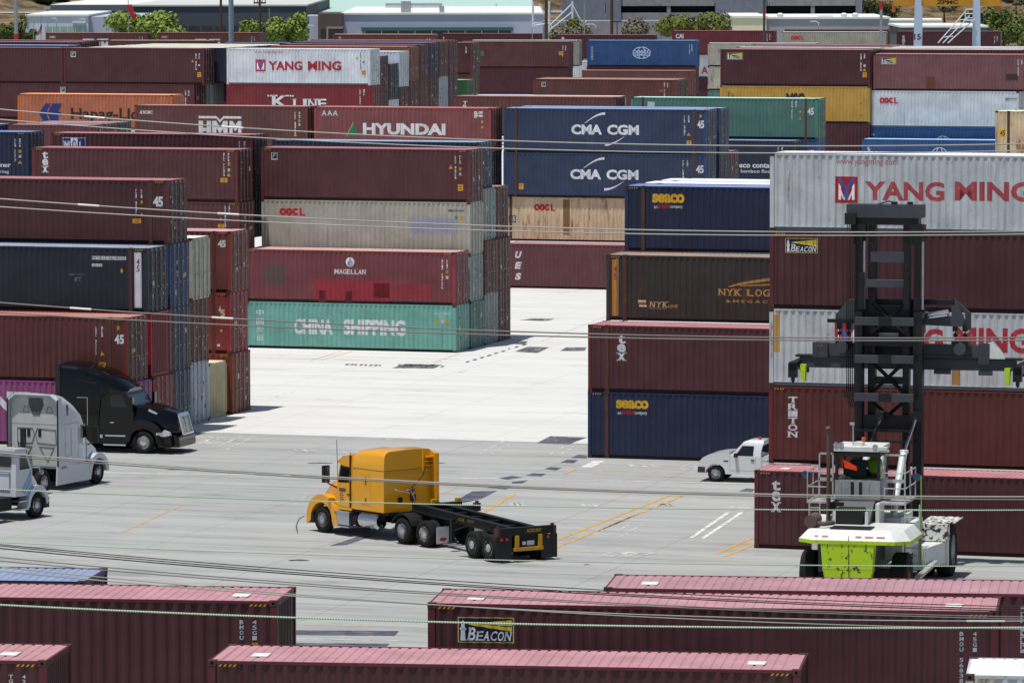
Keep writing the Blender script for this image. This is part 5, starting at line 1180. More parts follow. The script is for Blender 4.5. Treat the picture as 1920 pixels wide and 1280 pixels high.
outline(m, [(.82, 2.55), (.12, 2.55), (.02, 2.30), (.12, 1.95), (.82, 1.9)], -3.12); outline(m, [(-.12, 2.55), (-.98, 2.5), (-1.0, 1.9), (-.12, 1.95), (-.02, 2.3)], -3.12)
outline(m, [(.55, 3.2), (.25, 3.2), (.32, 3.42), (.48, 3.42)], -3.12, .018); outline(m, [(-.55, 3.2), (-.85, 3.2), (-.76, 3.42), (-.62, 3.42)], -3.12, .018)
outline(m, [(-.2, 1.8), (-.9, 1.78), (-.6, 1.2)], -3.12); outline(m, [(.8, 1.78), (.15, 1.8), (.5, 1.2)], -3.12)
m.box(-3.125, -3.12, -1.1, 1.1, 2.70, 2.715); m.build('moulding', SEAM, bp_)
m = MB(); m.prism([(.28, 3.78), (-.36, 3.78), (-.42, 3.5), (-.22, 3.08), (.08, 3.08), (.28, 3.5)], -3.14, -3.11, 'x'); m.build('vent_recess', simple('vent_grey', '4a4e54', .7), bp_)
m = MB(); [m.box(-3.14, -3.11, y, y+.14, 2.2, 2.5) for y in (.22, -.3)]; m.build('vent_grille', BLK, bp_)
m = MB(); m.box(-.62, -1.62, -1.19, -1.186, .92, .935); m.box(-1.62, -1.61, -1.19, -1.186, .95, 2.7); m.box(-3.25, -1.35, -1.205, -1.2, 2.70, 2.712); m.box(-2.75, -2.74, -1.206, -1.2, 1.4, 2.5); m.box(-2.25, -2.24, -1.206, -1.2, 1.4, 2.5); m.box(-2.75, -2.25, -1.206, -1.2, 1.4, 1.41); m.build('panel_seam', SEAM, tw)
quadpart('side_window', [(-.82, -1.13, 2.02), (-1.40, -1.17, 2.02), (-1.40, -1.17, 2.58), (-1.02, -1.13, 2.6)], GLASS, tw)
quadpart('roof_window', [(-2.35, -1.19, 3.05), (-2.62, -1.205, 3.05), (-2.65, -1.205, 3.5), (-2.5, -1.2, 3.5)], simple('amber_glass', '4a2e1c', .1, 0, .6, 0), tw)
m = MB(); m.prism([(-3.42, .26), (-.66, .26), (-.56, .6), (-.62, .98), (-3.36, 1.02)], -1.2, -1.14); m.prism([(-3.42, .26), (-.66, .26), (-.56, .6), (-.62, .98), (-3.36, 1.02)], 1.14, 1.2); m.bevel(.02); m.build('side_skirt', WT, tw)
m = MB(); rings = []
for x, hw, z0, z1 in ((-.72, 1.05, .95, 2.02), (-.2, .95, .95, 1.86), (.4, .8, .9, 1.62), (.8, .65, .8, 1.35)): rings.append([(x, -hw, z0), (x, hw, z0), (x, hw, z1-.2), (x, hw-.2, z1-.02), (x, 0, z1), (x, -hw+.2, z1-.02), (x, -hw, z1-.2)])
m.loft(rings); m.build('hood', WT, tw)
for s in (1, -1):
    m = MB(); m.prism(arc(0, .5, .82, .80, 0, 170) + [(-.75, .6)] + arc(0, .5, .60, .58, 175, 0), s*.7, s*1.22); m.bevel(.05); m.build('fender', WT, tw)
    m = MB(); m.tube([(-.75, s*1.1, 1.7), (-.5, s*1.3, 1.8)], .03, 6); m.box(-.55, -.42, s*1.32-.12, s*1.32+.12, 1.75, 2.45); m.bevel(.03); m.build('mirror', BLK, tw)
    wheel(tw, 0, s*1.18, .5, .5, .3, s, ALU, .55, .02)
    for x in (-4.4, -5.7): wheel(tw, x, s*1.2, .5, .5, .28, s, ALU, .57, .13)
m = MB(); [m.box(-6.4, .6, s*.43-.05, s*.43+.05, .62, .92) for s in (-1, 1)]; m.box(-5.6, -4.6, -.45, .45, .95, 1.12); m.build('chassis', FRM, tw)
m = MB(); m.box(-3.55, -3.4, .25, .45, 1.0, 2.55); m.tube([(-3.5, .35, 2.3), (-3.7, .1, 1.8), (-3.8, 0, 1.4), (-4.2, 0, 1.2)], .03, 6); m.tube([(-3.5, .55, 2.0), (-3.8, .4, 1.3), (-4.2, .2, 1.15)], .025, 6); m.build('hose_stand', BLK, tw)
# ---- white day cab at the left edge
td = thing('truck_tractor', 'white day-cab truck with blue swooshes, half out of frame at left', 'truck', (-19.48, 192.90, 0), 1.05)
m = slab([(-.30, .95), (-.28, 1.92), (-.72, 2.72), (-1.35, 2.76), (-1.4, .95)], -1.12, 1.12, .06); m.build('cab', WT, td)
m = MB(); m.box(-1.5, -.66, -1.16, 1.16, 2.72, 2.80); m.bevel(.03); m.build('roof', WT, td)
m = MB(); [m.lathe([(.03, 0), (.03, .06), (.005, .07)], (-.8, y, 2.8), 'z', 8) for y in (-.7, -.3, .1, .5)]; m.build('marker_lamp', AMB, td)
quadpart('side_window', [(-.45, -1.126, 1.98), (-1.12, -1.126, 1.98), (-1.12, -1.126, 2.52), (-.72, -1.126, 2.52)], GLASS, td)
quadpart('rear_window', [(-1.408, -.9, 2.1), (-1.408, .9, 2.1), (-1.395, .9, 2.55), (-1.395, -.9, 2.55)], GLASS, td)
m = MB(); [m.prism(strip_p, -1.128, -1.1215) for strip_p in ([(-1.05, 1.12), (-.95, 1.08), (-.35, 1.75), (-.36, 1.92)], [(-.9, 1.05), (-.78, 1.02), (-.34, 1.5), (-.35, 1.66)], [(-.7, 1.0), (-.6, 1.0), (-.33, 1.28), (-.34, 1.4)])]; m.build('swoosh', simple('swoosh_blue', '6a9ab8', .5), td)
m = MB(); outline(m, [(.8, 1.9), (-.85, 1.9), (-.85, 1.2), (.8, 1.2)], -1.41, .02); m.build('moulding', SEAM, td)
m = MB(); rings = []
for x, hw, z0, z1 in ((-.3, 1.02, .9, 1.95), (.2, .85, .9, 1.78), (.6, .7, .85, 1.5), (.85, .6, .8, 1.25)): rings.append([(x, -hw, z0), (x, hw, z0), (x, hw, z1-.2), (x, hw-.2, z1-.02), (x, 0, z1), (x, -hw+.2, z1-.02), (x, -hw, z1-.2)])
m.loft(rings); m.build('hood', WT, td)
for s in (1, -1):
    m = MB(); m.prism(arc(.02, .52, .70, .78, 5, 175) + [(-.78, .45), (-.66, .45)] + arc(.02, .5, .56, .56, 180, 0), s*.72, s*1.2); m.bevel(.05); m.build('fender', WT, td)
    wheel(td, 0, s*1.16, .5, .5, .3, s, ALU, .57, .03)
    for x in (-3.6, -4.9): wheel(td, x, s*1.2, .5, .5, .28, s, ALU, .57, .13)
m = MB(); m.box(.5, .8, -1.15, 1.15, .35, .75); m.bevel(.05); m.build('bumper', BLK, td)
m = MB(); m.box(-1.2, -.62, -1.2, -.7, .4, .46); m.box(-1.2, -.62, -1.16, -.7, .72, .77); m.build('step', ALU, td)
m = MB(); [m.box(-5.6, .6, s*.43-.05, s*.43+.05, .62, .92) for s in (-1, 1)]; m.box(-2.6, -1.5, -1.0, -.5, .45, .95); m.build('chassis', FRM, td)
m = MB(); m.tube([(-.2, -.9, 1.95), (.0, -1.25, 2.0), (.05, -1.28, 1.75)], .02, 6); m.lathe([(.01, 0), (.11, 0), (.11, .03), (.01, .06)], (.05, -1.3, 1.8), 'x', 14); m.build('mirror', CHROME, td)
# ---- white pickup
PK = simple('white_pickup_paint', 'ccccce', .25, 0, .5, .02, 1.5, coat=.5)
pk = thing('pickup_truck', 'white single-cab pickup with amber beacon, partly behind the low maroon container', 'pickup', (8.675, 205.752, 0), math.pi-.301)
body = [(.70, .42), (.72, .62), (.68, .86), (.55, 1.0), (.3, 1.13), (-.1, 1.21), (-.58, 1.25), (-.62, 1.12), (-1.95, 1.10), (-1.97, 1.06), (-3.62, 1.06), (-3.66, .5), (-3.3, .42)]
arch = arc(-2.93, .36, .42, .40, 0, 180, 10); arch2 = arc(0, .36, .42, .40, 0, 180, 10)
poly = body + [(-3.38, .36)] + arch[::-1][0:] + [(-2.45, .34), (-.45, .34)] + arch2[::-1] + [(.46, .38)]
m = MB(); m.prism(poly, -.84, .84); m.bevel(.035); m.build('body', PK, pk)
m = MB(); rings = []
for z, a, b, hw in ((1.09, -.56, -1.92, .82), (1.3, -.80, -1.93, .79), (1.56, -1.06, -1.98, .72), (1.69, -1.16, -2.02, .66), (1.75, -1.36, -2.0, .58)):
    rings.append([(a, -hw*.96, z), (a, hw*.96, z), (b, hw, z), (b, -hw, z)])
m.loft(rings, sm=False); m.bevel(.05, 3); m.build('cab', PK, pk)
for s in (1, -1): quadpart('side_window', [(-.84, s*.812, 1.12), (-1.60, s*.824, 1.12), (-1.62, s*.745, 1.53), (-1.13, s*.745, 1.53)][::s], GLASS, pk)
quadpart('windscreen', [(-.575, -.72, 1.13), (-.575, .72, 1.13), (-1.035, .64, 1.54), (-1.035, -.64, 1.54)], GLASS, pk)
quadpart('rear_window', [(-1.945, .68, 1.18), (-1.945, -.68, 1.18), (-1.985, -.62, 1.55), (-1.985, .62, 1.55)], GLASS, pk)
m = MB(); m.box(-1.72, -1.715, .84, .845, .5, 1.08); m.box(-.62, -.615, .84, .845, .5, 1.1); m.box(-1.72, -.62, .84, .845, .50, .505); m.box(-1.98, -1.965, .84, .848, .45, 1.08); m.build('panel_seam', simple('seam_grey', '5a5c60', .8), pk)
m = MB(); m.box(-1.66, -1.52, .84, .87, .92, .97); m.build('door_handle', BLK, pk)
m = MB(); m.box(.45, .76, -.86, .86, .38, .62); m.bevel(.05); m.build('bumper', simple('bumper_slate', '2e343c', .6), pk)
for s in (1, -1):
    m = MB(); m.box(.52, .705, s*.70-.13, s*.70+.13, .68, .86); m.bevel(.03); m.build('headlight', AMB, pk)
    m = MB(); m.box(-.95, -.82, s*.9-.1, s*.9+.1, 1.06, 1.22); m.bevel(.03); m.build('mirror', BLK, pk)
    for x in (0, -2.93): wheel(pk, x, s*.83, .345, .345, .24, s, ALU, .62, .02)
m = MB(); m.lathe([(.07, 0), (.07, .02), (.055, .10), (.01, .12)], (-1.72, .1, 1.76), 'z', 12); m.build('beacon', simple('beacon_red', 'a83020', .2), pk)
m = MB(); m.prism([(-2.05, 1.06), (-2.5, 1.3), (-2.56, 1.3), (-2.5, 1.24), (-2.15, 1.06)], .78, .84); m.box(-2.6, -2.05, -.8, .84, 1.05, 1.08); m.tube([(-2.05, .8, 1.08), (-2.5, .8, 1.3), (-3.4, .8, 1.3)], .025, 6); m.build('bed_rack', PK, pk)
m = MB()
for vs_, fs in letter('11-411', 0, 0, .34, .1, .02): m._add([(-2.02-a, .845, .88+b) for a, b in vs_], fs)
m.box(-.55, -.35, .841, .846, .86, .91); m.build('lettering', BLK, pk)
# ------------------------------------------------------------------ container handler no. 11 (x forward = away, y left)
WHI = paint('handler_white', 'c9cbc8', .12, .35, .5, '7a4a26', '3a3632', .5); LIME = paint('handler_lime', 'a8c414', .04, .3, .5, '23260e', '1c1e10', .9)
MST = paint('mast_black', '101216', .06, .4, .42, '3a2a20', '0c0c0c', .2); MGR = paint('mast_grey', '3c4046', .1, .5, .5, '4a3a30', '1a1a1a', .4); RUSTP = paint('rusty_pipe', '5a4a42', .5, .3, .8)
SPAT = NT('spattered_white'); _v = SPAT.objvec(); SPAT.l(SPAT.mix(SPAT.ramp(SPAT.noise(_v, 5.5, 4, .6), .50, .56), col('cfcfca'), col('24261f')), SPAT.b.inputs['Base Color']); SPAT.b.inputs['Roughness'].default_value = .6; SPAT = SPAT.m
LIMES = NT('scuffed_lime'); _v = LIMES.objvec(); LIMES.l(LIMES.mix(LIMES.ramp(LIMES.noise(LIMES.map(_v, (3, 3, 2)), 1.6, 6, .65), .56, .62), col('a8c814'), col('2a2e14')), LIMES.b.inputs['Base Color']); LIMES.b.inputs['Roughness'].default_value = .6; LIMES = LIMES.m
RAIL = simple('handrail_grey', 'a4a6a4', .5, .2, .4, .2)
hs = thing('container_handler', 'big white and lime container handler with black mast, numbered 11, at right', 'handler', (11.6, 168.5, 0), math.pi/2-.25)
def bar(name, m_, *boxes, parent=hs, bev=0):
    m = MB()
    for b in boxes: m.box(*b)
    if bev: m.bevel(bev)
    return m.build(name, m_, parent)
# wheels
for s in (1, -1):
    wheel(hs, -.05, -.15+s*1.85, .80, .80, .55, s, simple('rim_maroon', '4a2018', .6), .55, .08)
    for y in (2.45, 1.75): wheel(hs, 6.5, .0+s*y, .92, .92, .55, s, simple('rim_pale', '9a9a98', .6), .58, .1)
bar('rear_axle', BLK, (-.25, .2, -1.6, 1.3, .6, 1.0), (-.6, .5, -.7, .4, .5, 1.3)); bar('front_axle', BLK, (6.2, 6.9, -2.2, 2.2, .6, 1.25))
bar('chassis', MGR, (-1.2, 7.0, -.95, .95, 1.0, 1.9))
# counterweight deck: a wide chamfered slab with the lime edge under it
m = MB(); m.prism([(-1.72, -1.75), (-1.3, -2.25), (1.0, -2.25), (1.0, 1.6), (-1.3, 1.6), (-1.72, 1.1)], 2.02, 2.14, 'z'); dk = m.build('deck_edge', LIME, hs)
m = MB(); m.loft([[(-1.70, -1.75, 2.142), (-1.28, -2.24, 2.142), (1.0, -2.24, 2.142), (1.0, 1.59, 2.142), (-1.28, 1.59, 2.142), (-1.70, 1.1, 2.142)], [(-1.30, -1.55, 2.46), (-1.0, -1.95, 2.46), (1.0, -1.95, 2.46), (1.0, 1.3, 2.46), (-1.0, 1.3, 2.46), (-1.30, .9, 2.46)]], sm=False); m.build('deck', WHI, hs)
m = MB(); m.hexa([(-1.62, -.82, .45), (-1.62, .55, .45), (-1.2, .55, .45), (-1.2, -.82, .45), (-1.66, -1.0, 1.15), (-1.66, .72, 1.15), (-1.2, .72, 1.15), (-1.2, -1.0, 1.15)]); m.hexa([(-1.665, -.99, 1.152), (-1.665, .71, 1.152), (-1.2, .71, 1.152), (-1.2, -.99, 1.152), (-1.70, -1.05, 2.03), (-1.70, .78, 2.03), (-1.2, .78, 2.03), (-1.2, -1.05, 2.03)]); m.build('counterweight', LIMES, hs)
m = MB(); m.tube([(-1.69, -.18, 2.3), (-1.70, -.2, .6)], .012, 5); m.build('drain_line', BLK, hs)
bar('deck_grille', BLK, (-1.25, -.4, -.85, .55, 2.46, 2.50))
m = MB(); [m.hexa([(-1.60+.0, y, 2.245), (-1.60, y+w_, 2.245), (-1.57, y+w_, 2.245), (-1.57, y, 2.245), (-1.555, y, 2.285), (-1.555, y+w_, 2.285), (-1.53, y+w_, 2.285), (-1.53, y, 2.285)]) for y, w_ in ((-1.4, .28), (-1.0, .28), (-.6, .2), (.55, .2), (.9, .1))]; m.build('red_marker', simple('marker_red', 'a8303a', .5), hs)
# side body by the front wheel
m = MB(); m.hexa([(3.2, -1.55, .6), (5.7, -1.55, .6), (5.7, -2.4, .6), (3.2, -2.0, .6), (3.2, -1.55, 1.35), (5.7, -1.55, 1.35), (5.7, -2.4, 1.35), (3.2, -2.0, 1.35)][::-1]); m.box(5.3, 5.62, -2.42, -1.2, .52, 1.38); m.build('tank', WHI, hs)
bar('fender', SPAT, (5.1, 5.64, -2.44, -1.2, 1.385, 1.98), (5.4, 7.2, -2.66, -1.5, 1.98, 2.02)); bar('fender', WHI, (5.4, 7.2, 1.5, 2.5, 1.9, 1.98), (5.2, 5.6, 1.2, 2.4, .6, 1.9))
bar('body', WHI, (1.0, 5.2, -1.55, 1.4, 1.2, 2.2), (2.2, 4.6, -1.3, 1.2, 2.2, 2.5))
# exhaust and muffler
m = MB(); m.tube([(.8, .98, 2.35), (.8, .98, 5.6), (.75, 1.0, 5.72)], .085, 10); m.build('exhaust_stack', RUSTP, hs)
m = MB(); m.lathe([(.02, -.75), (.22, -.75), (.22, .2), (.02, .2)], (-.3, 1.25, 2.68), 'x', 16); m.tube([(-.9, 1.2, 2.62), (-.95, .8, 2.6), (-.5, .55, 2.6)], .08, 8); m.build('muffler', RUSTP, hs)
# cab base, cab
m = MB(); m.hexa([(.3, .72, 2.46), (.3, -.5, 2.46), (2.6, -.5, 2.46), (2.6, .72, 2.46), (1.2, .72, 3.15), (1.2, -.55, 3.15), (2.9, -.55, 3.15), (2.9, .72, 3.15)]); m.build('cab_base', MGR, hs)
bar('radiator', BLK, (.25, .9, -.3, .62, 2.5, 3.0), (1.0, 1.3, .5, 1.0, 2.9, 3.12)); bar('upright', WHI, (.2, .3, .62, .72, 2.4, 2.9), (.2, .3, -.5, -.4, 2.4, 2.9), (1.0, 2.0, -.75, -.62, 2.2, 3.1))
cb = bar('cab', simple('cab_grey', '8a8d90', .5, 0, .4, .15), (1.58, 3.3, -.66, .90, 3.17, 3.84))
bar('cab_frame', BLK, (1.58, 1.68, .80, .90, 3.84, 4.72), (1.58, 1.68, -.66, -.56, 3.84, 4.72), (3.2, 3.3, .8, .9, 3.84, 4.72), (3.2, 3.3, -.66, -.56, 3.84, 4.72), (1.56, 3.32, -.68, .92, 4.66, 4.83), parent=cb)
bar('cab_roof', WHI, (1.54, 3.35, -.70, .94, 4.835, 4.99), (1.9, 2.3, .0, .3, 4.99, 5.12), bev=.02, parent=cb)
CG = NT('cab_glass'); CG.b.inputs['Base Color'].default_value = (.62, .74, .68, 1); CG.b.inputs['Transmission Weight'].default_value = 1.; CG.b.inputs['Roughness'].default_value = .02; CG.b.inputs['IOR'].default_value = 1.06; CG = CG.m
quadpart('rear_window', [(1.60, .80, 3.86), (1.60, -.56, 3.86), (1.60, -.56, 4.66), (1.60, .80, 4.66)], CG, cb)
for s, y in ((1, .89), (-1, -.65)): quadpart('side_window', [(1.68, y, 3.86), (3.2, y, 3.86), (3.2, y, 4.66), (1.68, y, 4.66)], CG, cb)
bar('seat', BLK, (2.2, 2.75, -.1, .45, 3.84, 3.96), (2.1, 2.2, -.1, .45, 3.9, 4.5), parent=cb); bar('console', simple('console_dark', '23282a', .7), (2.9, 3.18, -.5, .75, 3.84, 4.1), parent=cb)
m = MB()
for vs_, fs in word('11', 0, 0, .40, .50, .05): m._add([(1.572, .35-a, 3.28+b) for a, b in vs_], fs)
m.build('lettering', BLK, cb)
m = MB(); [m.lathe([(.015, 0), (.015, .004)], (1.572, y, z), 'x', 6) for y in (.68, -.30) for z in (3.3, 3.4, 3.5, 3.6, 3.7)]; m.build('rivets', BLK, cb)
m = MB(); m._add([(1.585, .62, 4.55), (1.583, .15, 4.32), (1.583, .13, 4.17), (1.585, .56, 4.26)], [(0, 1, 2, 3)]); m._add([(1.592, .62, 4.55), (1.590, .15, 4.32), (1.590, .13, 4.17), (1.592, .56, 4.26)], [(3, 2, 1, 0)]); m.tube([(1.588, .64, 4.62), (1.588, .64, 4.2)], .008, 5); m.build('flag', simple('flag_orange', 'd83a12', .6), cb)
m = MB(); [m.lathe([(.02, 0), (.09, .02), (.10, .06), (.02, .12)], (1.5, y, z), 'x', 12) for y, z in ((.86, 5.05), (.68, 5.05), (-.5, 5.0))]; m.tube([(2.0, .35, 5.0), (2.0, .35, 5.75)], .02, 6); m.box(1.95, 2.05, .30, .46, 5.70, 5.80); m.build('work_lamp', ALU, cb)
m = MB(); m.lathe([(.07, 0), (.07, .14), (.01, .16)], (2.2, .02, 5.12), 'z', 10); m.build('beacon', simple('beacon_orange', 'b8581c', .3), cb)
m = MB(); m.box(1.3, 1.6, -.95, -.62, 4.92, 5.02); m.box(1.4, 1.5, -1.0, -.6, 4.85, 4.92); m.build('floodlight', WHI, cb)
# platforms, doors and handrails
bar('platform', RAIL, (1.2, 3.4, .92, 1.82, 3.06, 3.13), (1.2, 3.4, -1.62, -.70, 3.06, 3.13))
def railing(name, pts, r=.022):
    m = MB(); m.tube(pts, r, 6); return m.build(name, RAIL, hs)
for y, sy in ((1.8, 1), (-1.6, -1)):
    m = MB()
    for x in (1.25, 2.3, 3.35): m.tube([(x, y, 3.1), (x, y, 4.15)], .022, 6)
    for z in (3.62, 4.15): m.tube([(1.25, y-sy*.7, z), (1.25, y, z), (3.35, y, z)], .022, 6)
    m.build('handrail', RAIL, hs)
for y0, y1 in ((.96, 1.48), (-1.55, -.79)):
    m = MB(); m.box(1.62, 1.68, y0, y0+.05, 3.25, 4.76); m.box(1.62, 1.68, y1-.05, y1, 3.25, 4.76); m.box(1.62, 1.68, y0, y1, 4.70, 4.76); m.box(1.62, 1.68, y0, y1, 3.78, 3.9); m.box(1.62, 1.68, y0, y1, 3.22, 3.28)
    d = m.build('door', RAIL, hs); quadpart('door_glass', [(1.65, y1, 3.9), (1.65, y0, 3.9), (1.65, y0, 4.7), (1.65, y1, 4.7)], CG, d); quadpart('door_glass', [(1.65, y1, 3.28), (1.65, y0, 3.28), (1.65, y0, 3.78), (1.65, y1, 3.78)], CG, d)
for y in (1.95, -1.95):
    m = MB(); m.lathe([(.02, -.06), (.12, -.05), (.13, .0), (.02, .06)], (1.6, y, 4.0), 'x', 14); m.tube([(1.6, y, 4.0), (1.6, y*.85, 4.1)], .02, 5); m.build('mirror', simple('mirror_blue', '3a5070', .2, .6), hs)
m = MB()
for y in (-2.12, -1.62): m.tube([(1.2, y, 3.1), (1.0, y-.02, 1.0)], .03, 6)
for i in range(8): z = 1.1+.26*i; m.tube([(1.01+.09*(z-1), -2.12, z), (1.01+.09*(z-1), -1.62, z)], .02, 5)
m.build('ladder', RAIL, hs)
m = MB(); m.tube([(1.2, -2.16, 4.1), (1.18, -2.18, 3.1), (.95, -2.2, .95)], .028, 6); m.build('ladder_rail', simple('rail_green', '6e8a3a', .5), hs)
m = MB()
for y in (1.35, 1.72): m.tube([(1.2, y, 3.06), (1.2, y, 2.2)], .03, 6)
for z in (2.4, 2.65, 2.9): m.tube([(1.2, 1.35, z), (1.2, 1.72, z)], .02, 5)
m.build('ladder', RAIL, hs)
m = MB(); m.hexa([(.9, -2.2, .55), (4.0, -2.3, .75), (4.0, -2.1, .75), (.9, -2.0, .55), (.9, -2.2, .65), (4.0, -2.3, .85), (4.0, -2.1, .85), (.9, -2.0, .65)]); m.build('step_rail', RAIL, hs)
# tilt cylinders
for y0, y1 in ((.55, .28), (-1.25, -.98)):
    m = MB(); m.tube([(2.6 if y0 < 0 else 3.0, y0*.72, 2.2), (4.6, y1, 4.55)], .125, 12); m.lathe([(.15, -.05), (.16, 0), (.15, .06)], (4.6, y1, 4.55), 'z', 12); m.build('tilt_cylinder', simple('cylinder_white', 'd4d6d4', .35, 0, .5, .05), hs)
    m = MB(); m.tube([(4.6, y1, 4.55), (6.9, y1-.02, 5.55)], .06, 8); m.build('cylinder_rod', CHROME, hs); bar('clevis', MST, (6.8, 7.3, y1-.14, y1+.14, 5.42, 5.72))
# mast: outer and inner channels
ms = bar('outer_mast', MST, (7.4, 7.9, 1.03, 1.30, .6, 9.2), (7.4, 7.9, -1.12, -.80, .6, 9.2), (7.4, 7.9, -1.1, 1.3, .7, 1.3), (7.5, 7.8, -.9, 1.1, 5.05, 5.55), (7.5, 7.8, -.9, 1.1, 8.0, 8.3))
bar('inner_mast', MST, (7.95, 8.35, .66, .92, 1.2, 12.5), (7.95, 8.35, -.56, -.33, 1.2, 12.5), (8.0, 8.3, -.5, .8, 8.9, 9.4), (8.0, 8.3, -.5, .8, 6.6, 6.85))
bar('top_beam', MGR, (7.75, 8.5, -1.04, 1.68, 12.54, 13.0)); bar('top_beam_underside', MST, (7.8, 8.45, -.9, 1.45, 12.28, 12.54), (7.7, 8.3, .98, 1.50, 12.0, 12.3), (7.7, 8.3, -1.1, -.58, 12.0, 12.3), (7.8, 8.2, 1.05, 1.42, 11.6, 12.0), (7.8, 8.2, -1.0, -.66, 11.6, 12.0))
m = MB(); m.tube([(8.0, .6, 13.0), (8.0, .2, 13.12), (8.0, -.1, 13.05)], .03, 6); m.box(7.9, 8.1, -.1, .1, 13.0, 13.1); m.box(7.9, 8.1, -.66, -.48, 13.0, 13.1); m.build('hose_bridge', BLK, hs)
bar('cross_plate', MGR, (7.93, 7.97, -.36, .84, 10.95, 11.32)); bar('crossbeam', MGR, (7.6, 7.9, -.5, 1.1, 10.08, 10.34)); bar('carriage_hook', MST, (7.55, 7.95, 1.0, 1.2, 9.3, 10.6), (7.55, 7.95, -.62, -.42, 9.3, 10.6))
for z in (8.76, 7.42, 6.06): bar('crossbeam', MGR, (7.1, 7.42, -.86, 1.25, z, z+.27)); bar('lift_hook', MST, (7.05, 7.42, -.06, .38, z-.005, z+.285))
for z in (4.98, 4.6): bar('crossbeam', MST, (7.1, 7.4, -.9, 1.27, z, z+.07))
def xbr(za, zb):
    m = MB(); m.tube([(7.9, .75, za), (7.9, -.4, zb)], .075, 6); m.tube([(7.9, -.4, za), (7.9, .75, zb)], .075, 6); return m.build('brace', MST, hs)
xbr(6.3, 7.4); xbr(5.0, 6.0); xbr(8.4, 9.5)
for y in (1.22, -.88):                              # lift chains: stacks of links
    m = MB()
    for i in range(30): z = 9.3+.087*i; m.box(7.72, 7.82, y-.13, y+.13, z, z+.05)
    m.box(7.74, 7.80, y-.11, y+.11, 9.2, 12.1); m.build('lift_chain', MST, hs)
    m = MB(); m.tube([(7.75, y-.2, 9.3), (7.75, y-.2, 11.7)], .04, 8); m.build('lift_rod', simple('rod_steel', '9a9ca0', .3, .6), hs)
m = MB()
for i in range(5): m.tube([(7.6, 1.62-.07*i, 12.6), (7.6, 1.62-.07*i, 6.2), (7.6, 1.5-.06*i, 5.75)], .018, 5)
m.build('hydraulic_hoses', BLK, hs); bar('hose_clamp', BLK, (7.5, 7.7, 1.28, 1.7, 6.15, 6.35), (7.5, 7.7, 1.3, 1.7, 12.3, 12.7))
# carriage with side arms
cg = bar('carriage', MST, (8.5, 8.9, -1.0, 1.5, 8.4, 9.6), (8.5, 8.8, -.8, 1.2, 7.6, 8.4))
m = MB(); m.prism([(1.45, 8.7), (2.2, 8.7), (2.2, 9.0), (1.75, 9.55), (1.45, 9.55)], 8.5, 8.9, 'x'); m.build('side_arm', MGR, hs)
m = MB(); m.prism([(-.9, 8.7), (-2.4, 8.65), (-2.42, 8.85), (-2.1, 9.6), (-1.95, 9.6), (-2.0, 9.0), (-.9, 9.05)], 8.5, 8.9, 'x'); m.prism([(-1.9, 9.55), (-2.0, 9.62), (-2.6, 9.1), (-2.6, 8.5), (-2.4, 8.5), (-2.4, 9.1)], 8.95, 9.15, 'x'); m.build('side_arm', MGR, hs)
bar('guide_beam', MST, (8.3, 8.5, 1.4, 2.46, 8.74, 8.86), (8.5, 8.8, -2.1, -.9, 9.42, 9.6))
m = MB(); m.tube([(8.45, -1.0, 9.05), (8.45, -1.9, 9.2)], .09, 10); m.tube([(8.45, -1.0, 8.95), (8.45, -1.85, 9.08)], .06, 8); m.build('cylinder_rod', CHROME, hs)
for y in (2.08, 1.75, -2.1, -2.45):
    m = MB()
    for i, z in enumerate((8.5, 8.34, 8.18)): m.lathe([(.05, -.02), (.085, -.015), (.085, .015), (.05, .02)], (8.7, y, z), 'x' if i % 2 else 'y', 10)
    m.box(8.6, 8.8, y-.09, y+.09, 8.48, 8.7); m.box(8.6, 8.8, y-.13, y+.13, 7.92, 8.12); m.build('hanger_link', MST, hs)
m = MB(); [m.lathe([(.02, -.3), (.22, -.3), (.22, .3), (.02, .3)], (8.7, y, 7.86), 'x', 12) for y in (1.95, -2.3)]; m.build('sheave', MGR, hs)
# spreader
sp = bar('spreader', MGR, (8.95, 9.6, -3.3, 3.1, 7.5, 7.95), (8.9, 9.65, -3.25, 1.6, 7.55, 7.58)); bar('spreader_beam', MGR, (9.0, 9.5, -4.2, 3.6, 7.06, 7.44), parent=sp); bar('spreader_top', MST, (8.95, 9.55, -4.45, 3.75, 7.44, 7.50), parent=sp)
bar('control_box', MGR, (8.85, 9.0, 2.55, 3.1, 7.45, 7.98), parent=sp); bar('spreader_bracket', MGR, (8.88, 9.0, -3.3, -2.9, 7.3, 8.05), (8.9, 9.0, -1.9, -1.3, 6.92, 7.06), (8.9, 9.0, -3.4, -2.9, 6.9, 7.06), parent=sp)
m = MB(); m.prism([(-3.24, 7.5), (-3.24, 8.08), (-3.4, 8.08), (-3.85, 7.6), (-3.85, 7.5)], 8.9, 8.96, 'x'); m.build('gusset', WHI, sp)
for y in (3.7, -4.4):
    e_ = bar('end_beam', MST, (8.2, 10.6, y-.14, y+.14, 7.0, 7.3), (8.2, 8.4, y-.16, y+.16, 6.75, 7.25), (10.4, 10.6, y-.16, y+.16, 6.75, 7.25), parent=sp)
    m = MB(); [m.lathe([(.07, 0), (.07, -.12), (.03, -.2), (.01, -.21)], (x, y, 6.75), 'z', 10) for x in (8.3, 10.5)]; m.build('twistlock', BLK, sp)
    gy = y+(-.38 if y > 0 else .36); m = MB(); m.hexa([(8.2, gy-.07, 6.62), (8.45, gy-.07, 6.62), (8.45, gy+.07, 6.62), (8.2, gy+.07, 6.62), (8.2, gy-.1, 7.22), (8.45, gy-.1, 7.22), (8.45, gy+.1, 7.22), (8.2, gy+.1, 7.22)]); m.build('guide_flipper', LIME, sp)
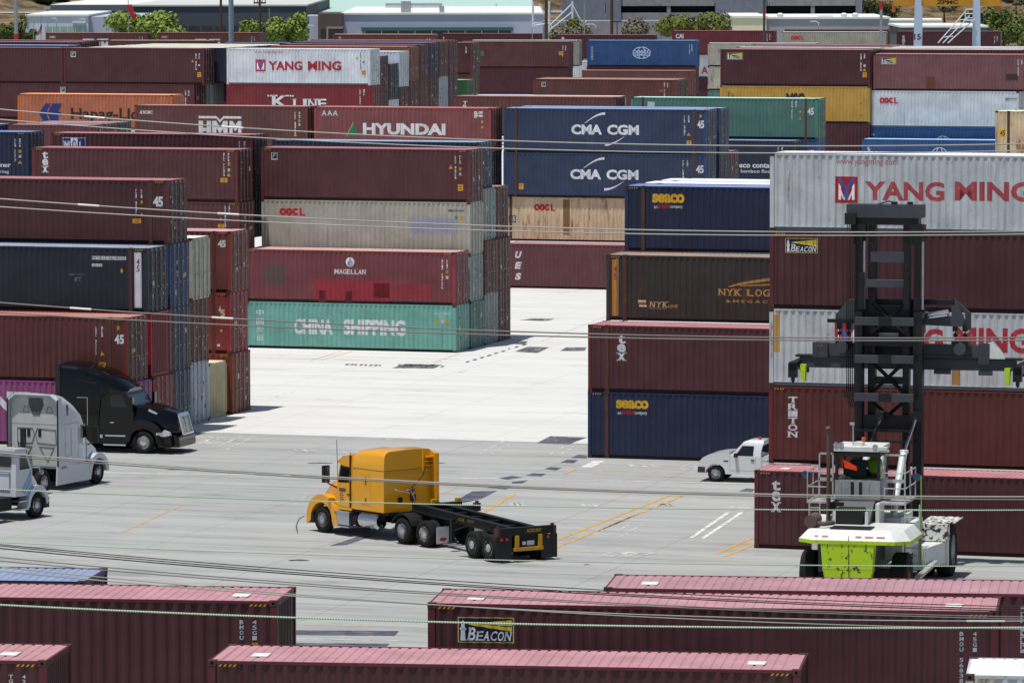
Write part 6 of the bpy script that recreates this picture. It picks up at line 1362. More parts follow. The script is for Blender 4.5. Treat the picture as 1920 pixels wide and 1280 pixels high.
m = MB(); [m.lathe([(.03, -.02), (.03, .02)], (8.84, 2.75+dy, 7.85), 'x', 8) for dy in (0, .14)]; m.build('indicator_lamp', REDL, sp)
m = MB(); m.box(8.4, 8.75, -.1, .62, 8.0, 8.4); m.build('hydraulic_tank', ALU, hs)
# the driver, seated and turned to the controls
def person(label, loc, rz, shirt):
    SK = simple('skin', '8a5a44', .6, 0, .3, .1); p = thing('person', label, 'person', loc, rz)
    def skin(name, verts, edges, radii, mm, parent):
        me = bpy.data.meshes.new(name); me.from_pydata(verts, edges, []); o = link(name, me, parent); me.materials.append(mm)
        sk = o.modifiers.new('skin', 'SKIN'); sd = o.modifiers.new('sub', 'SUBSURF'); sd.levels = 1; sd.render_levels = 2
        for i, r in enumerate(radii): me.skin_vertices[0].data[i].radius = (r, r)
        me.skin_vertices[0].data[0].use_root = True; sk.use_smooth_shade = True; return o
    vs_ = [(0, 0, .05), (0, 0, .28), (.02, 0, .50), (.03, 0, .58), (.05, 0, .66), (.06, 0, .78), (0, .17, .47), (.14, .22, .26), (.36, .16, .26), (0, -.17, .47), (.14, -.22, .26), (.36, -.16, .26), (.40, .10, .03), (.44, .1, -.40), (.40, -.10, .03), (.44, -.1, -.40)]
    es = [(0, 1), (1, 2), (2, 3), (3, 4), (4, 5), (2, 6), (6, 7), (7, 8), (2, 9), (9, 10), (10, 11), (0, 12), (12, 13), (0, 14), (14, 15)]
    skin('body', vs_, es, [.15, .14, .14, .06, .10, .09, .07, .05, .035, .07, .05, .035, .08, .05, .08, .05], SK, p)
    skin('vest', [(0, 0, .02), (0, 0, .28), (.01, 0, .47), (0, .15, .48), (0, -.15, .48)], [(0, 1), (1, 2), (2, 3), (2, 4)], [.165, .165, .155, .09, .09], simple('hi_vis_green', shirt, .7, 0, .3, .1), p)
    m = MB(); m.lathe([(.12, 0), (.115, .06), (.08, .11), (.01, .13)], (.05, 0, .78), 'z', 16); m.build('hair', simple('hair_dark', '1c1614', .8), p)
    return p
person('driver in a green vest seated inside the handler cab', (hs.matrix_basis @ Vector((2.45, -.28, 3.95))), math.pi/2-.25, '6a9a1c')
# ------------------------------------------------------------------ overhead cables crossing near the camera
def cable(name, label, pts, Y, r, mat_, sleeves=(), n=60):
    px = [p[0] for p in pts]; py = [p[1] for p in pts]; k = len(px)
    def f(x):
        if x <= px[0]: i = 0
        elif x >= px[-1]: i = k-3
        else: i = max(0, min(k-3, max(j for j in range(k) if px[j] <= x)-1))
        a, b, c = range(i, i+3)
        return sum(py[q]*math.prod((x-px[t])/(px[q]-px[t]) for t in (a, b, c) if t != q) for q in (a, b, c))
    import statistics
    # one smooth sag: least squares parabola through the sighted points
    S = [sum(x**e for x in px) for e in range(5)]; T = [sum(y*x**e for x, y in zip(px, py)) for e in range(3)]
    M_ = Matrix(((S[0], S[1], S[2]), (S[1], S[2], S[3]), (S[2], S[3], S[4]))); a0, a1, a2 = M_.inverted() @ Vector(T)
    path = [at(x, a0+a1*x+a2*x*x, Y) for x in [-1500+4900*i/n for i in range(n+1)]]
    m = MB(); m.tube(path, r, 6); o = m.build(name, mat_); tag(o, label, 'cable', 'overhead cables in the foreground')
    for sx, w_ in sleeves:
        m = MB(); m.tube([at(x, a0+a1*x+a2*x*x, Y) for x in (sx, sx+w_/2, sx+w_)], r*1.55, 6); m.build('splice_sleeve', simple('sleeve_aluminium', 'c4c4c0', .4, .3), o)
    return o
WG = simple('cable_grey', '8e8c86', .5, .3, .4, .1); WD = simple('cable_black', '17171a', .7, 0, .3, .1); WB = simple('cable_brown_grey', '6c6864', .5, .3, .4, .1)
def rope_mat():
    k = NT('rope_green'); v = k.n('TexCoord').outputs['Object']; wv = k.n('TexWave'); wv.inputs['Scale'].default_value = 3.2; k.l(k.map(v, (6, 0, 2)), wv.inputs[0])
    k.l(k.mix(wv.outputs[1], col('b8ccb0'), col('6e8a6a')), k.b.inputs['Base Color']); k.b.inputs['Roughness'].default_value = .6; return k.m
WR = rope_mat()
cable('overhead_cable', 'grey overhead cable passing over the orange container, upper of the topmost pair', [(0, 205), (480, 241.5), (960, 265), (1440, 273), (1920, 270)], 44, .0066, WG, ((158, 38), (416, 40)))
cable('overhead_cable', 'grey overhead cable, lower of the topmost pair', [(0, 224), (480, 258.5), (960, 279), (1440, 287), (1920, 282.5)], 43, .0062, WG)
cable('overhead_cable', 'grey cable over the left stack, upper of the second pair', [(0, 373), (480, 403.5), (960, 425), (1440, 434.5), (1920, 433.5)], 42, .0066, WG, ((146, 40), (408, 40)))
cable('overhead_cable', 'grey cable over the left stack, lower of the second pair', [(0, 388), (480, 415), (960, 434), (1440, 441), (1920, 439)], 41.5, .006, WG)
cable('overhead_cable', 'grey cable crossing the teal container lettering, upper of the third pair', [(0, 567), (480, 600), (960, 621), (1440, 632), (1920, 632.5)], 40, .0064, WB, ((131, 40), (397, 40)))
cable('overhead_cable', 'grey cable crossing the teal container lettering, lower of the third pair', [(0, 586), (480, 610.5), (960, 629), (1440, 637.5), (1920, 637.5)], 39.5, .0062, WB)
cable('overhead_cable', 'pale cable crossing the yellow truck cab window', [(0, 848), (480, 886), (960, 911), (1440, 924.5), (1920, 931.5)], 38, .0064, WG)
cable('overhead_cable', 'grey cable just below the one over the yellow cab window', [(0, 854), (480, 888), (960, 914), (1440, 930), (1920, 936)], 37.5, .0052, WB)
cable('overhead_rope', 'pale green twisted rope crossing the yellow truck doors', [(0, 917), (480, 935), (960, 949), (1440, 954), (1920, 956)], 36, .0046, WR)
cable('overhead_rope', 'pale green rope below the yellow truck wheels', [(0, 1016), (480, 1036), (960, 1050), (1440, 1058), (1920, 1061)], 35, .0042, WR)
for i, (l, p, r, mm) in enumerate((('black cable, upper of three dark ones over the asphalt', [(0, 1020.5), (480, 1061), (960, 1096), (1440, 1121), (1920, 1137)], .0034, WD), ('thin black cable, middle of three dark ones over the asphalt', [(0, 1022.5), (480, 1067), (960, 1101), (1440, 1126), (1920, 1142)], .0034, WD), ('thin black cable, lowest of three dark ones over the asphalt', [(0, 1027), (480, 1071), (960, 1104), (1440, 1128.5), (1920, 1146)], .0042, WD),
        ('brown-grey cable above the left foreground roof, upper of a close pair', [(0, 1044), (480, 1087), (960, 1119), (1440, 1142), (1920, 1156)], .0040, WB), ('brown-grey cable above the left foreground roof, lower of a close pair', [(0, 1051), (480, 1091), (960, 1122), (1440, 1145.5), (1920, 1160)], .0040, WB))): cable('overhead_cable', l, p, 34-i*.4, r, mm)
cable('overhead_cable', 'grey cable with a long white sleeve over the foreground maroon containers', [(0, 1070), (480, 1110.5), (960, 1143), (1440, 1157), (1920, 1164)], 31.5, .0042, WG, ((1812, 72),))
cable('overhead_cable', 'thin pale cable slanting under the foreground pink roof', [(960, 1142), (1200, 1155), (1440, 1166), (1680, 1173), (1920, 1178.5)], 31, .0036, WG)
cable('overhead_rope', 'thick pale green rope across the foreground maroon walls', [(0, 1133), (480, 1155), (960, 1169), (1440, 1175), (1920, 1176)], 30, .0062, WR)
# ------------------------------------------------------------------ background: buildings, trees, crane, poles, hill
def bld(name, label, Y, px0, px1, ptop, depth, wallm, zbase=0, cat='building', roofm=None, rot=0.):
    a = at(px0, ptop, Y); b = at(px1, ptop, Y)
    o = thing(name, label, cat, (a.x, Y, zbase), rot); W = b.x-a.x; H_ = a.z-zbase
    m = MB(); m.box(0, W, 0, depth, 0, H_); m.build('wall', wallm, o)
    if roofm: m = MB(); m.box(-.2, W+.2, -.2, depth+.2, H_, H_+.25); m.build('roof', roofm, o)
    return o, W, H_
def ribbed(name, c, sc=9, v=.12):
    k = NT(name); vv = k.n('TexCoord').outputs['Object']; wv = k.n('TexWave'); wv.inputs['Scale'].default_value = sc; wv.inputs['Distortion'].default_value = .3; k.l(k.map(vv, (1, 0, 0)), wv.inputs[0])
    c = col(c); base = k.mix(wv.outputs[1], tuple(x*(1-v) for x in c[:3])+(1,), c); n = k.noise(k.map(vv, (.25, .25, .05)), 1, 4)
    k.l(k.mix(k.ramp(n, .35, .7, (0, 0, 0, 1), (.3,)*3+(1,)), base, tuple(x*.8 for x in c[:3])+(1,)), k.b.inputs['Base Color']); k.b.inputs['Roughness'].default_value = .7; return k.m
CONCG = paint('grey_concrete', '86868a', .02, .25, .85, '5a5650', '5a5a5c', .1); CONCD = paint('stained_concrete', '747a86', .02, .6, .85, '50525a', '4a4c54', .3)
PALE = ribbed('pale_cladding', 'a8aec2', 2.2, .1); SLATE = ribbed('slate_cladding', '3e4550', 1.6, .1); WCLAD = simple('pale_wall', 'b4bcc8', .7, 0, .3, .06, .3); WROOF = simple('white_roof', 'd0d2ce', .8, 0, .2, .05, .2)
TEAL = ribbed('teal_roof', 'a8c4bc', .6, .08); OLIVE = simple('umber_wall', '564a48', .8, 0, .2, .1, .4); GGL = simple('green_glass', '86a098', .2, 0, .6, .15, .4); DGL = simple('office_glass', '1c2428', .15, 0, .6, .2, .5); CREAM = simple('cream_wall', 'c8c6a8', .8, 0, .2, .06, .2)
# terrain: flat yard, then a bank with a road, then a dry hillside
rt_ = random.Random(11)
def hill_z(x, y):
    if y < 905: return -.5
    if y < 960: return -.5 + 9.3*(y-905)/55 if x < 40 else -.5 + 4*(y-905)/55
    if y < 1005: return 8.8 if x < 40 else 3.5
    return (8.8 if x < 40 else 3.5) + (y-1005)*.16 + 2*math.sin(x*.05+y*.02) + 1.2*math.sin(x*.17+1)
m = MB(); nx, ny = 70, 40; V = []
for j in range(ny+1):
    y = 860 + (1500-860)*(j/ny)**1.3
    for i in range(nx+1): x = -260+520*i/nx; V.append((x, y, hill_z(x, y)))
m._add(V, [(j*(nx+1)+i, j*(nx+1)+i+1, (j+1)*(nx+1)+i+1, (j+1)*(nx+1)+i) for j in range(ny) for i in range(nx)], 0, True)
k = NT('dry_hillside'); vv = k.n('TexCoord').outputs['Object']; n1 = k.noise(vv, .22, 7, .7); n2 = k.noise(vv, 1.3, 5, .7)
c = k.mix(k.ramp(n1, .40, .58), col('8a7458'), col('3a3626')); c = k.mix(k.ramp(n2, .42, .66), c, col('5a4c3a')); k.l(c, k.b.inputs['Base Color']); k.b.inputs['Roughness'].default_value = 1; k.b.inputs['Specular IOR Level'].default_value = .1
o = m.build('hill', k.m); o['kind'] = 'structure'
for y0, y1, mm in ((965, 978, simple('road_pale', 'a8a8a4', .9, 0, .2, .08, .1)), (984, 1000, simple('road_pale_2', '8e8e8c', .9, 0, .2, .08, .1))):
    m = MB(); m.quad([(-250, y0, 0), (38, y0, 0), (38, y1, 0), (-250, y1, 0)]); o = m.build('road', mm); o.location.z = 8.9; o['kind'] = 'structure'
# buildings
o, W, H_ = bld('office_building', 'pale blue-white building with a green glass strip behind the flagpoles', 720, 49, 165, 31, 40, WCLAD, roofm=WROOF)
a = at(84, 50, 720); b = at(165, 60, 720); m = MB(); m.box(a.x-o.location.x, W-.3, -.12, .05, a.z-3.0, a.z); m.build('glass_strip', GGL, o)
m = MB(); [m.box(a.x-o.location.x+i*1.1, a.x-o.location.x+i*1.1+.08, -.18, -.1, a.z-3, a.z) for i in range(6)]; m.box(a.x-o.location.x+4, W-.3, -.4, .05, at(0, 42, 720).z-.12, at(0, 42, 720).z+.12); m.build('glazing_bars', simple('bar_white', 'c8ccd0', .6), o)
o, W, H_ = bld('warehouse', 'bluish ribbed warehouse wing right of the office with flagpoles', 722, 165, 262, 32, 40, PALE)
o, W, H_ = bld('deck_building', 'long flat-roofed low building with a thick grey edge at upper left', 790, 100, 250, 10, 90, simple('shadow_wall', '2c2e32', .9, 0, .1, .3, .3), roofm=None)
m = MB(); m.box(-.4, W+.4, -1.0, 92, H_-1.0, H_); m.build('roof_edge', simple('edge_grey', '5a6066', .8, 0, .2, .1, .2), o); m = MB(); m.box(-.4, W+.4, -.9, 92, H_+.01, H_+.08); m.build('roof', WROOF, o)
m = MB(); [m.box(4+2.3*i, 5.2+2.3*i, -1.6, -.3, H_-3.0, H_-2.2) for i in range(2)]; m.build('rooftop_plant', ALU, o)
o, W, H_ = bld('warehouse', 'dark slate warehouse behind the trees at upper left', 770, 245, 574, 12.5, 100, SLATE, roofm=simple('slate_roof_pale', 'b8bcb8', .85, 0, .2, .06, .1))
m = MB(); [m.box(3+2.0*i, 4.6+2.0*i, -.1, .05, 1.0, at(0, 50, 770).z) for i in range(10)]; m.build('window', DGL, o)
o, W, H_ = bld('large_shed', 'huge shed with a pale teal roof across the top', 820, 440, 1000, 26, 190, CREAM); m = MB(); m.box(-.5, W+.5, -.5, 190, H_, H_+.3); m.build('roof', TEAL, o)
m = MB(); [m.box(25+9*i, 25.1+9*i, -.5, -.4, H_, H_+1.6) for i in range(8)]; m.build('roof_rail', DARK, o)
o, W, H_ = bld('warehouse', 'long pale lilac warehouse with a green glass canopy, upper centre', 700, 642, 1018, 28, 70, PALE, roofm=WROOF)
a = at(678, 53, 700); b = at(962, 52, 700); m = MB(); m.box(a.x-o.location.x, b.x-o.location.x, -1.6, .05, a.z-.35, a.z+.1); m.build('canopy', simple('canopy_green', '3e5a58', .4, 0, .4, .15, .3), o)
m = MB(); m.box(a.x-o.location.x+.3, b.x-o.location.x-.3, -.1, .06, a.z-2.6, a.z-.36); m.build('window', DGL, o); m = MB(); [m.box(a.x-o.location.x+.4+2.35*i, a.x-o.location.x+.5+2.35*i, -.16, -.1, a.z-2.6, a.z-.36) for i in range(9)]; m.build('glazing_bars', ALU, o)
m = MB(); z0 = H_+.25
for x0, x1 in ((6, 8.5), (9.5, 14.0)): m.tube([(x0, 2, z0+1.0), (x1, 2, z0+1.0)], .3, 8)
m.box(8.2, 9.6, 1.6, 2.6, z0, z0+1.6); m.box(13.6, 14.3, 1.6, 2.6, z0, z0+.9); m.build('rooftop_plant', ALU, o)
o, W, H_ = bld('entrance_block', 'umber entrance block with dark windows between the slate and lilac warehouses', 695, 596, 642, 26, 12, OLIVE)
m = MB(); m.box(.4, 1.0, -.1, .05, 1.0, at(0, 56, 695).z); m.box(1.5, 3.4, -.1, .05, 1, at(0, 54, 695).z); m.build('window', DGL, o); m = MB(); m.box(1.2, 3.5, -.16, -.08, at(0, 55, 695).z, at(0, 53, 695).z+.15); m.box(1.2, 1.45, -.16, -.08, 1, at(0, 55, 695).z); m.build('window_frame', simple('frame_tan', '8a7a72', .7), o)
o, W, H_ = bld('warehouse', 'narrow pale wall strip between the slate warehouse and the umber block', 698, 574, 597, 30, 10, PALE)
# parking structure
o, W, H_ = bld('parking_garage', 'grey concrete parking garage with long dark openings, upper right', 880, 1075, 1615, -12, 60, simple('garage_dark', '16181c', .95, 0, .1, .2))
sc = 880/FPX; X0 = o.location.x
def fx(px): return at(px, 0, 880).x-X0
def fz(py): return at(960, py, 880).z
for y0, y1 in ((-12, 12), (24.5, 45), (56, 75)):
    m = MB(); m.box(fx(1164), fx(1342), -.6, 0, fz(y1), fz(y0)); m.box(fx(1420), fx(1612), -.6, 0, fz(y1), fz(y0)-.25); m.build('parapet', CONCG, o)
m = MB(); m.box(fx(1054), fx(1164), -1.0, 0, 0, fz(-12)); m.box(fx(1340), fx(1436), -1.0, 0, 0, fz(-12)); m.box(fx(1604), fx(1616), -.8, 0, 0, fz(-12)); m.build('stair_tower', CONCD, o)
m = MB(); [m.box(fx(p), fx(p)+.7, -.5, 0, 0, fz(0)) for p in (1250, 1520)]; m.build('column', CONCG, o)
m = MB(); m.box(fx(1173), fx(1248), .3, .4, fz(24), fz(12)); m.box(fx(1436), fx(1520), .3, .4, fz(24), fz(12)); m.build('far_opening', simple('sunlit_slope', '6a6238', .95, 0, .1, .35, .8), o)
for p, w_ in ((1205, 14), (1228, 12), (1462, 14), (1498, 16)):
    m = MB(); x = fx(p); m.prism([(x, fz(24)), (x+.3, fz(20)), (x+.9, fz(17)), (x+1.9, fz(17)), (x+2.4, fz(20)), (x+2.6, fz(24))], .1, .25); m.build('parked_car_silhouette', simple('car_dark', '14161a', .4), o)
o, W, H_ = bld('garage_ramp', 'low grey ramp wall in front of the parking garage', 850, 1000, 1340, 40, 10, CONCG)
o, W, H_ = bld('shed', 'cream-walled shed with white roof right of the round tree', 660, 1376, 1437, 34, 30, CREAM, roofm=WROOF)
m = MB(); [m.tube([(x, -.2, 3), (x+.2, -.3, 6), (x-.1, -.3, 8.2)], .12, 5) for x in (2.0, 3.1)]; m.build('ivy_stem', simple('stem_dark', '4a4638', .9), o)
o, W, H_ = bld('shed', 'long grey shed with white roof behind the grey-beige container', 662, 1437, 1667, 36, 30, simple('shed_grey', '90939a', .8, 0, .2, .06, .2), roofm=WROOF)
m = MB(); [m.lathe([(.35, 0), (.45, .3), (.2, .5)], (x, 3, H_+.25), 'z', 10) for x in (2, 10.5, 12)]; m.tube([(7, 3, H_+.3), (9, 3, H_+.3)], .3, 8); m.build('roof_vent', WROOF, o)
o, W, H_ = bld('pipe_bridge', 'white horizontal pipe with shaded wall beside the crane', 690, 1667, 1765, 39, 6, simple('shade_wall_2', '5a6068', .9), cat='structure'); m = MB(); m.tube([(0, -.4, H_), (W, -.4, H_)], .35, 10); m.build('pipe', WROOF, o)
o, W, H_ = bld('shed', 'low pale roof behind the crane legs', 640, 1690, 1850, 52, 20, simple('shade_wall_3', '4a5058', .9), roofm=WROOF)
# trees
LEAFC = {}
def leafmat(n, c1, c2):
    if n in LEAFC: return LEAFC[n]
    k = NT('leaves_'+n); v = k.objvec(); f = k.ramp(k.noise(v, .9, 4, .6), .35, .65); k.l(k.mix(f, col(c1), col(c2)), k.b.inputs['Base Color']); k.b.inputs['Roughness'].default_value = .7; k.b.inputs['Specular IOR Level'].default_value = .25; LEAFC[n] = k.m; return k.m
BARK = simple('bark', '4a4036', .9, 0, .2, .3)
def tree(label, px0, px1, ptop, pbot, Y, mat_, dens=1., cat='tree', name='tree', lobes=None, seed=0, gap=.0, zb=None):
    r_ = random.Random(seed+int(px0)); a = at(px0, ptop, Y); b = at(px1, pbot, Y); wd = b.x-a.x; zt, zl = a.z, (b.z if zb is None else zb); cx = (a.x+b.x)/2
    o = thing(name, label, cat, (cx, Y, 0)); ht = zt-zl
    m = MB(); m.tube([(0, 0, 0), (.1, 0, zl*.6), (0, 0, zl+ht*.35)], [wd*.035+.12, wd*.03+.1, .08], 8)
    for i in range(6): t = r_.uniform(0, 6.28); m.tube([(0, 0, zl+ht*.1), (wd*.25*math.cos(t), wd*.2*math.sin(t), zl+ht*.4), (wd*.36*math.cos(t), wd*.3*math.sin(t), zl+ht*.62)], [.12, .08, .03], 5)
    m.build('trunk', BARK, o)
    L_ = lobes or [(r_.uniform(-.36, .36), r_.uniform(-.4, .4), r_.uniform(.2, .8), r_.uniform(.16, .28)) for _ in range(11)]
    m = MB(); N = int(330*dens)
    for (lx, ly, lz, lr) in L_:
        for _ in range(N):
            d = Vector((r_.gauss(0, 1), r_.gauss(0, 1), r_.gauss(0, 1))).normalized(); q = lr*wd*(r_.uniform(.55, 1.08))
            p = Vector((lx*wd+d.x*q, ly*wd+d.y*q, zl+lz*ht+d.z*q*min(1., ht/wd*1.35)))
            if p.z > zt+.3: p.z = zt-r_.uniform(0, .6)
            s = r_.uniform(.16, .42)*(.6+wd*.035); n = (d+Vector((r_.uniform(-.8, .8), r_.uniform(-.8, .8), r_.uniform(-.2, .9)))).normalized()
            t = n.orthogonal().normalized(); u_ = n.cross(t); an = r_.uniform(0, 6.28); t, u_ = t*math.cos(an)+u_*math.sin(an), u_*math.cos(an)-t*math.sin(an)
            m.quad([p-t*s, p-u_*s*.55, p+t*s, p+u_*s*.55])
    m.build('crown', mat_, o, norm=False); return o
LG = leafmat('bright', '5a6e2a', '7e9040'); LM = leafmat('mid', '3c4c22', '5c6a30'); LD = leafmat('dark', '1e2a16', '36441e'); LGR = leafmat('grey', '5a5a4a', '74725e'); LOL = leafmat('olive', '46501e', '6a7030')
tree('bright green bushy tree at the upper left edge', -14, 40, 46, 80, 640, LM, seed=1); tree('green shrub beside the red-banded pole at upper left', 34, 66, 56, 80, 642, LM, .8, seed=2)
tree('broad bright green tree below the windsock', 190, 340, 24, 80, 650, LG, 1.5, seed=3)
tree('small bright green tree beside the wooden pole', 454, 500, 34, 72, 650, LG, .9, seed=4); tree('tall bright green tree left of the umber block', 502, 578, 22, 84, 640, LG, 1.3, seed=5)
tree('grey leafless-looking shrub before the parking garage', 1030, 1100, 46, 82, 655, LGR, .9, seed=6); tree('dark green shrub before the stained concrete tower', 1062, 1118, 37, 70, 662, LOL, .8, seed=7)
tree('thin grey-green tree before the low garage opening', 1168, 1218, 36, 72, 655, LGR, .55, seed=8); tree('round olive-green tree behind the wine-red container', 1240, 1368, 26, 78, 640, LOL, 1.5, seed=9)
tree('dark bushes on the slope right of the parking garage', 1605, 1700, -6, 60, 900, LD, 1.1, seed=10, name='bush', cat='bush'); tree('dark green tree mass behind the crane stairs', 1830, 1935, 8, 95, 690, LM, 1.7, seed=12); tree('deep green tree between the crane legs', 1800, 1845, 18, 60, 700, LD, 1., seed=13)
for i, (p0, p1, t_, b_) in enumerate(((0, 60, -8, 12), (60, 135, -10, 9), (300, 345, -8, 6), (1740, 1800, -4, 22), (1880, 1930, -10, 12))): tree(['dark roadside bush at the top left corner', 'dark roadside bush above the silver car', 'dark roadside bush above the slate warehouse', 'dry scrub on the hillside behind the crane', 'scrub on the hillside at the top right corner'][i], p0, p1, t_, b_, 1015, LD if i < 3 else LGR, .9, seed=20+i, name='bush', cat='bush')
# palm
a = at(46, 26, 640); o = thing('palm_tree', 'fan palm beside the red-banded pole', 'palm', (at(40, 40, 640).x, 640, 0)); m = MB(); m.tube([(0, 0, 0), (.1, 0, 6), (.2, 0, a.z-1)], [.35, .28, .25], 8); m.build('trunk', BARK, o)
m = MB(); r_ = random.Random(4)
for i in range(46):
    t = r_.uniform(0, 6.28); e_ = r_.uniform(-.9, 1.2); L_ = r_.uniform(1.2, 1.9); c0 = Vector((.2, 0, a.z-1)); d = Vector((math.cos(t)*math.cos(e_), math.sin(t)*math.cos(e_), math.sin(e_)))
    for j in range(5):
        dd = (d+.28*(j-2)*d.orthogonal().normalized()).normalized(); p = c0+dd*L_; s = dd.cross(Vector((0, 0, 1))).normalized()*.06 if abs(dd.z) < .99 else Vector((.06, 0, 0)); m.quad([c0+d*.4-s, c0+d*.4+s, p+Vector((0, 0, -.25))])
m.build('fronds', leafmat('palm', '4a5a2c', '6a7a3c'), o, norm=False)
# poles
def pole(label, px, ptop, Y, r, mat_, band=None, cat='pole', name='light_pole', r1=None):
    a = at(px, ptop, Y); o = thing(name, label, cat, (a.x, Y, 0)); m = MB(); m.lathe([(r, 0), (r1 or r, a.z)], (0, 0, 0), 'z', 10); m.build('shaft', mat_, o)
    if band: z1, z0 = at(px, band[0], Y).z, at(px, band[1], Y).z; m = MB(); m.lathe([(r+.02, z0), (r+.02, z1)], (0, 0, 0), 'z', 12); m.build('red_band', simple('band_red', '9a1a22', .5), o)
    return o, a
GP = simple('pole_grey', '84898e', .5, .2, .4, .1); GP2 = simple('pole_blue_grey', '7a8494', .5, .2, .4, .1); WP = simple('pole_wood', '4a382e', .9, 0, .2, .2); GP3 = simple('pole_dark', '3a3e48', .6)
pole('tall grey mast with a red band at upper left', 29.5, -20, 470, .19, GP, (64, 78)); pole('thick blue-grey mast left of the clean white container', 433, -20, 430, .22, GP2)
pole('dark mast with a red band beside the parking garage', 1433, -20, 560, .14, GP3, (20, 33)); pole('pale mast with a red band left of the crane', 1652.5, -20, 560, .17, GP, (3, 18))
for l, px, y0, Y, r in (('brown wooden pole before the slate warehouse', 414, -10, 640, .16), ('brown wooden pole by the end of the lilac warehouse', 1024, -10, 640, .2), ('brown wooden pole before the stained concrete', 1147, -10, 640, .2)): pole(l, px, y0, Y, r, WP, None, 'pole', 'utility_pole')
o, a = pole('wooden pole with crossarms over the small bright tree', 487, -10, 640, .15, WP, None, 'pole', 'utility_pole'); z = at(487, 6, 640).z; m = MB(); m.box(-.8, .8, -.08, .08, z-.1, z+.1); m.box(-.6, .6, -.08, .08, z-.9, z-.75); [m.lathe([(.07, 0), (.07, .25)], (x, 0, z+.1), 'z', 6) for x in (-.7, -.3, .3, .7)]; m.build('crossarm', WP, o)
o, a = pole('thin steel pole before the stained concrete tower', 1096, 5, 640, .07, GP); o, a = pole('thin pale pole left of the tall bright tree', 505, 16, 640, .06, GP)
o, a = pole('thin T-shaped post beside the brown wooden pole', 1157, 40, 640, .07, GP3); m = MB(); m.box(-.6, .6, -.1, .1, a.z-.2, a.z+.1); m.build('crossarm', GP3, o)
for l, px, y0, hx, Y in (('small street lamp at the end of the lilac warehouse', 998, 46, .6, 600), ('small street lamp left of the umber block', 576, 50, .5, 640), ('white curved lamp before the dark green shrub', 1117, 48, -.7, 610), ('white curved lamp behind the grey-beige container', 1535, 43, -.6, 600), ('lamp on the office wall corner', 160, 37, -.4, 700), ('lamp over the glass strip', 106, 36, -.4, 700)):
    o, a = pole(l, px, y0+6, Y, .05, GP, None, 'lamp', 'street_lamp'); m = MB(); m.tube([(0, 0, a.z), (0, 0, a.z+.35), (hx*.5, 0, a.z+.55), (hx, 0, a.z+.55)], .05, 6); m.box(min(hx, hx*1.7), max(hx, hx*1.7), -.12, .12, a.z+.48, a.z+.6); m.build('lamp_head', WROOF, o)
# flagpoles and flag
for l, px, y0 in (('flagpole with the striped flag', 76.5, 30), ('bare flagpole left of the flag', 63, 43), ('bare flagpole right of the flag', 89.5, 40)):
    o, a = pole(l, px, y0, 630, .05, GP, None, 'flagpole', 'flagpole')
a = at(76, 46, 628); fl = thing('flag', 'limp red, white and navy striped flag on the pole', 'flag', (a.x, 629.9, a.z-1.1)); F_ = [(0, .9), (-.25, .1), (-.72, -.32), (-.62, -.05), (-.3, .35)]
for nm, mm, y in (('stripes_white', simple('flag_white', 'b0acb0', .8), 0), ('stripes_red', simple('flag_red', '8a2430', .8), -.02), ('canton', simple('flag_navy', '23284a', .8), -.04)):
    m = MB()
    if nm == 'stripes_white': m.prism([(0, 1.1), (0, .3), (-.7, -.45), (-.75, -.2), (-.2, .7)], -.005, .005)
    elif nm == 'stripes_red':
        for i in range(4): t = .18+.22*i; m.prism([(0, .95-t), (0, .86-t), (-.72, -.02-t*.5), (-.72, .06-t*.5)], y-.006, y+.006)
    else: m.prism([(0, 1.1), (0, .62), (-.34, .36), (-.22, .72)], y-.006, y+.006)
    m.build(nm, mm, fl)
# windsock
a = at(242, 10, 600); o = thing('windsock', 'limp red windsock above the broad bright green tree', 'windsock', (a.x, 600, 0)); m = MB(); m.tube([(-.1, 0, 4), (-.1, 0, a.z+.6)], .05, 6); m.build('pole', GP, o); m = MB(); m.lathe([(.34, 0), (.30, -.1)], (0, 0, a.z), 'z', 14); m.tube([(0, 0, a.z), (.22, 0, a.z-.6), (.42, 0, a.z-1.2), (.55, 0, a.z-1.75)], [.34, .30, .24, .19], 12); m.build('sleeve', simple('sock_red', 'c02034', .7), o)
# lattice tower
a = at(1030, -10, 668); o = thing('lattice_tower', 'white steel lattice tower legs at the end of the lilac warehouse', 'tower', (a.x, 668, 0)); m = MB()
for x in (-2.2, 0, 3.1): m.tube([(x, 0, 0), (x, 0, 14.5)], .14, 6)
for s in ((-1.4, 14.2, 1.0, 9.8), (3.1, 14.2, 0, 11.2), (3.1, 14.0, 5.2, 10.0), (5.0, 11.9, 3.1, 9.5), (0, 10.6, 3.0, 13), (-2.2, 11.2, 0, 11.6)): m.tube([(s[0], 0, s[1]), (s[2], 0, s[3])], .1, 6)
m.build('lattice', simple('tower_white', 'c0c8d0', .6), o)
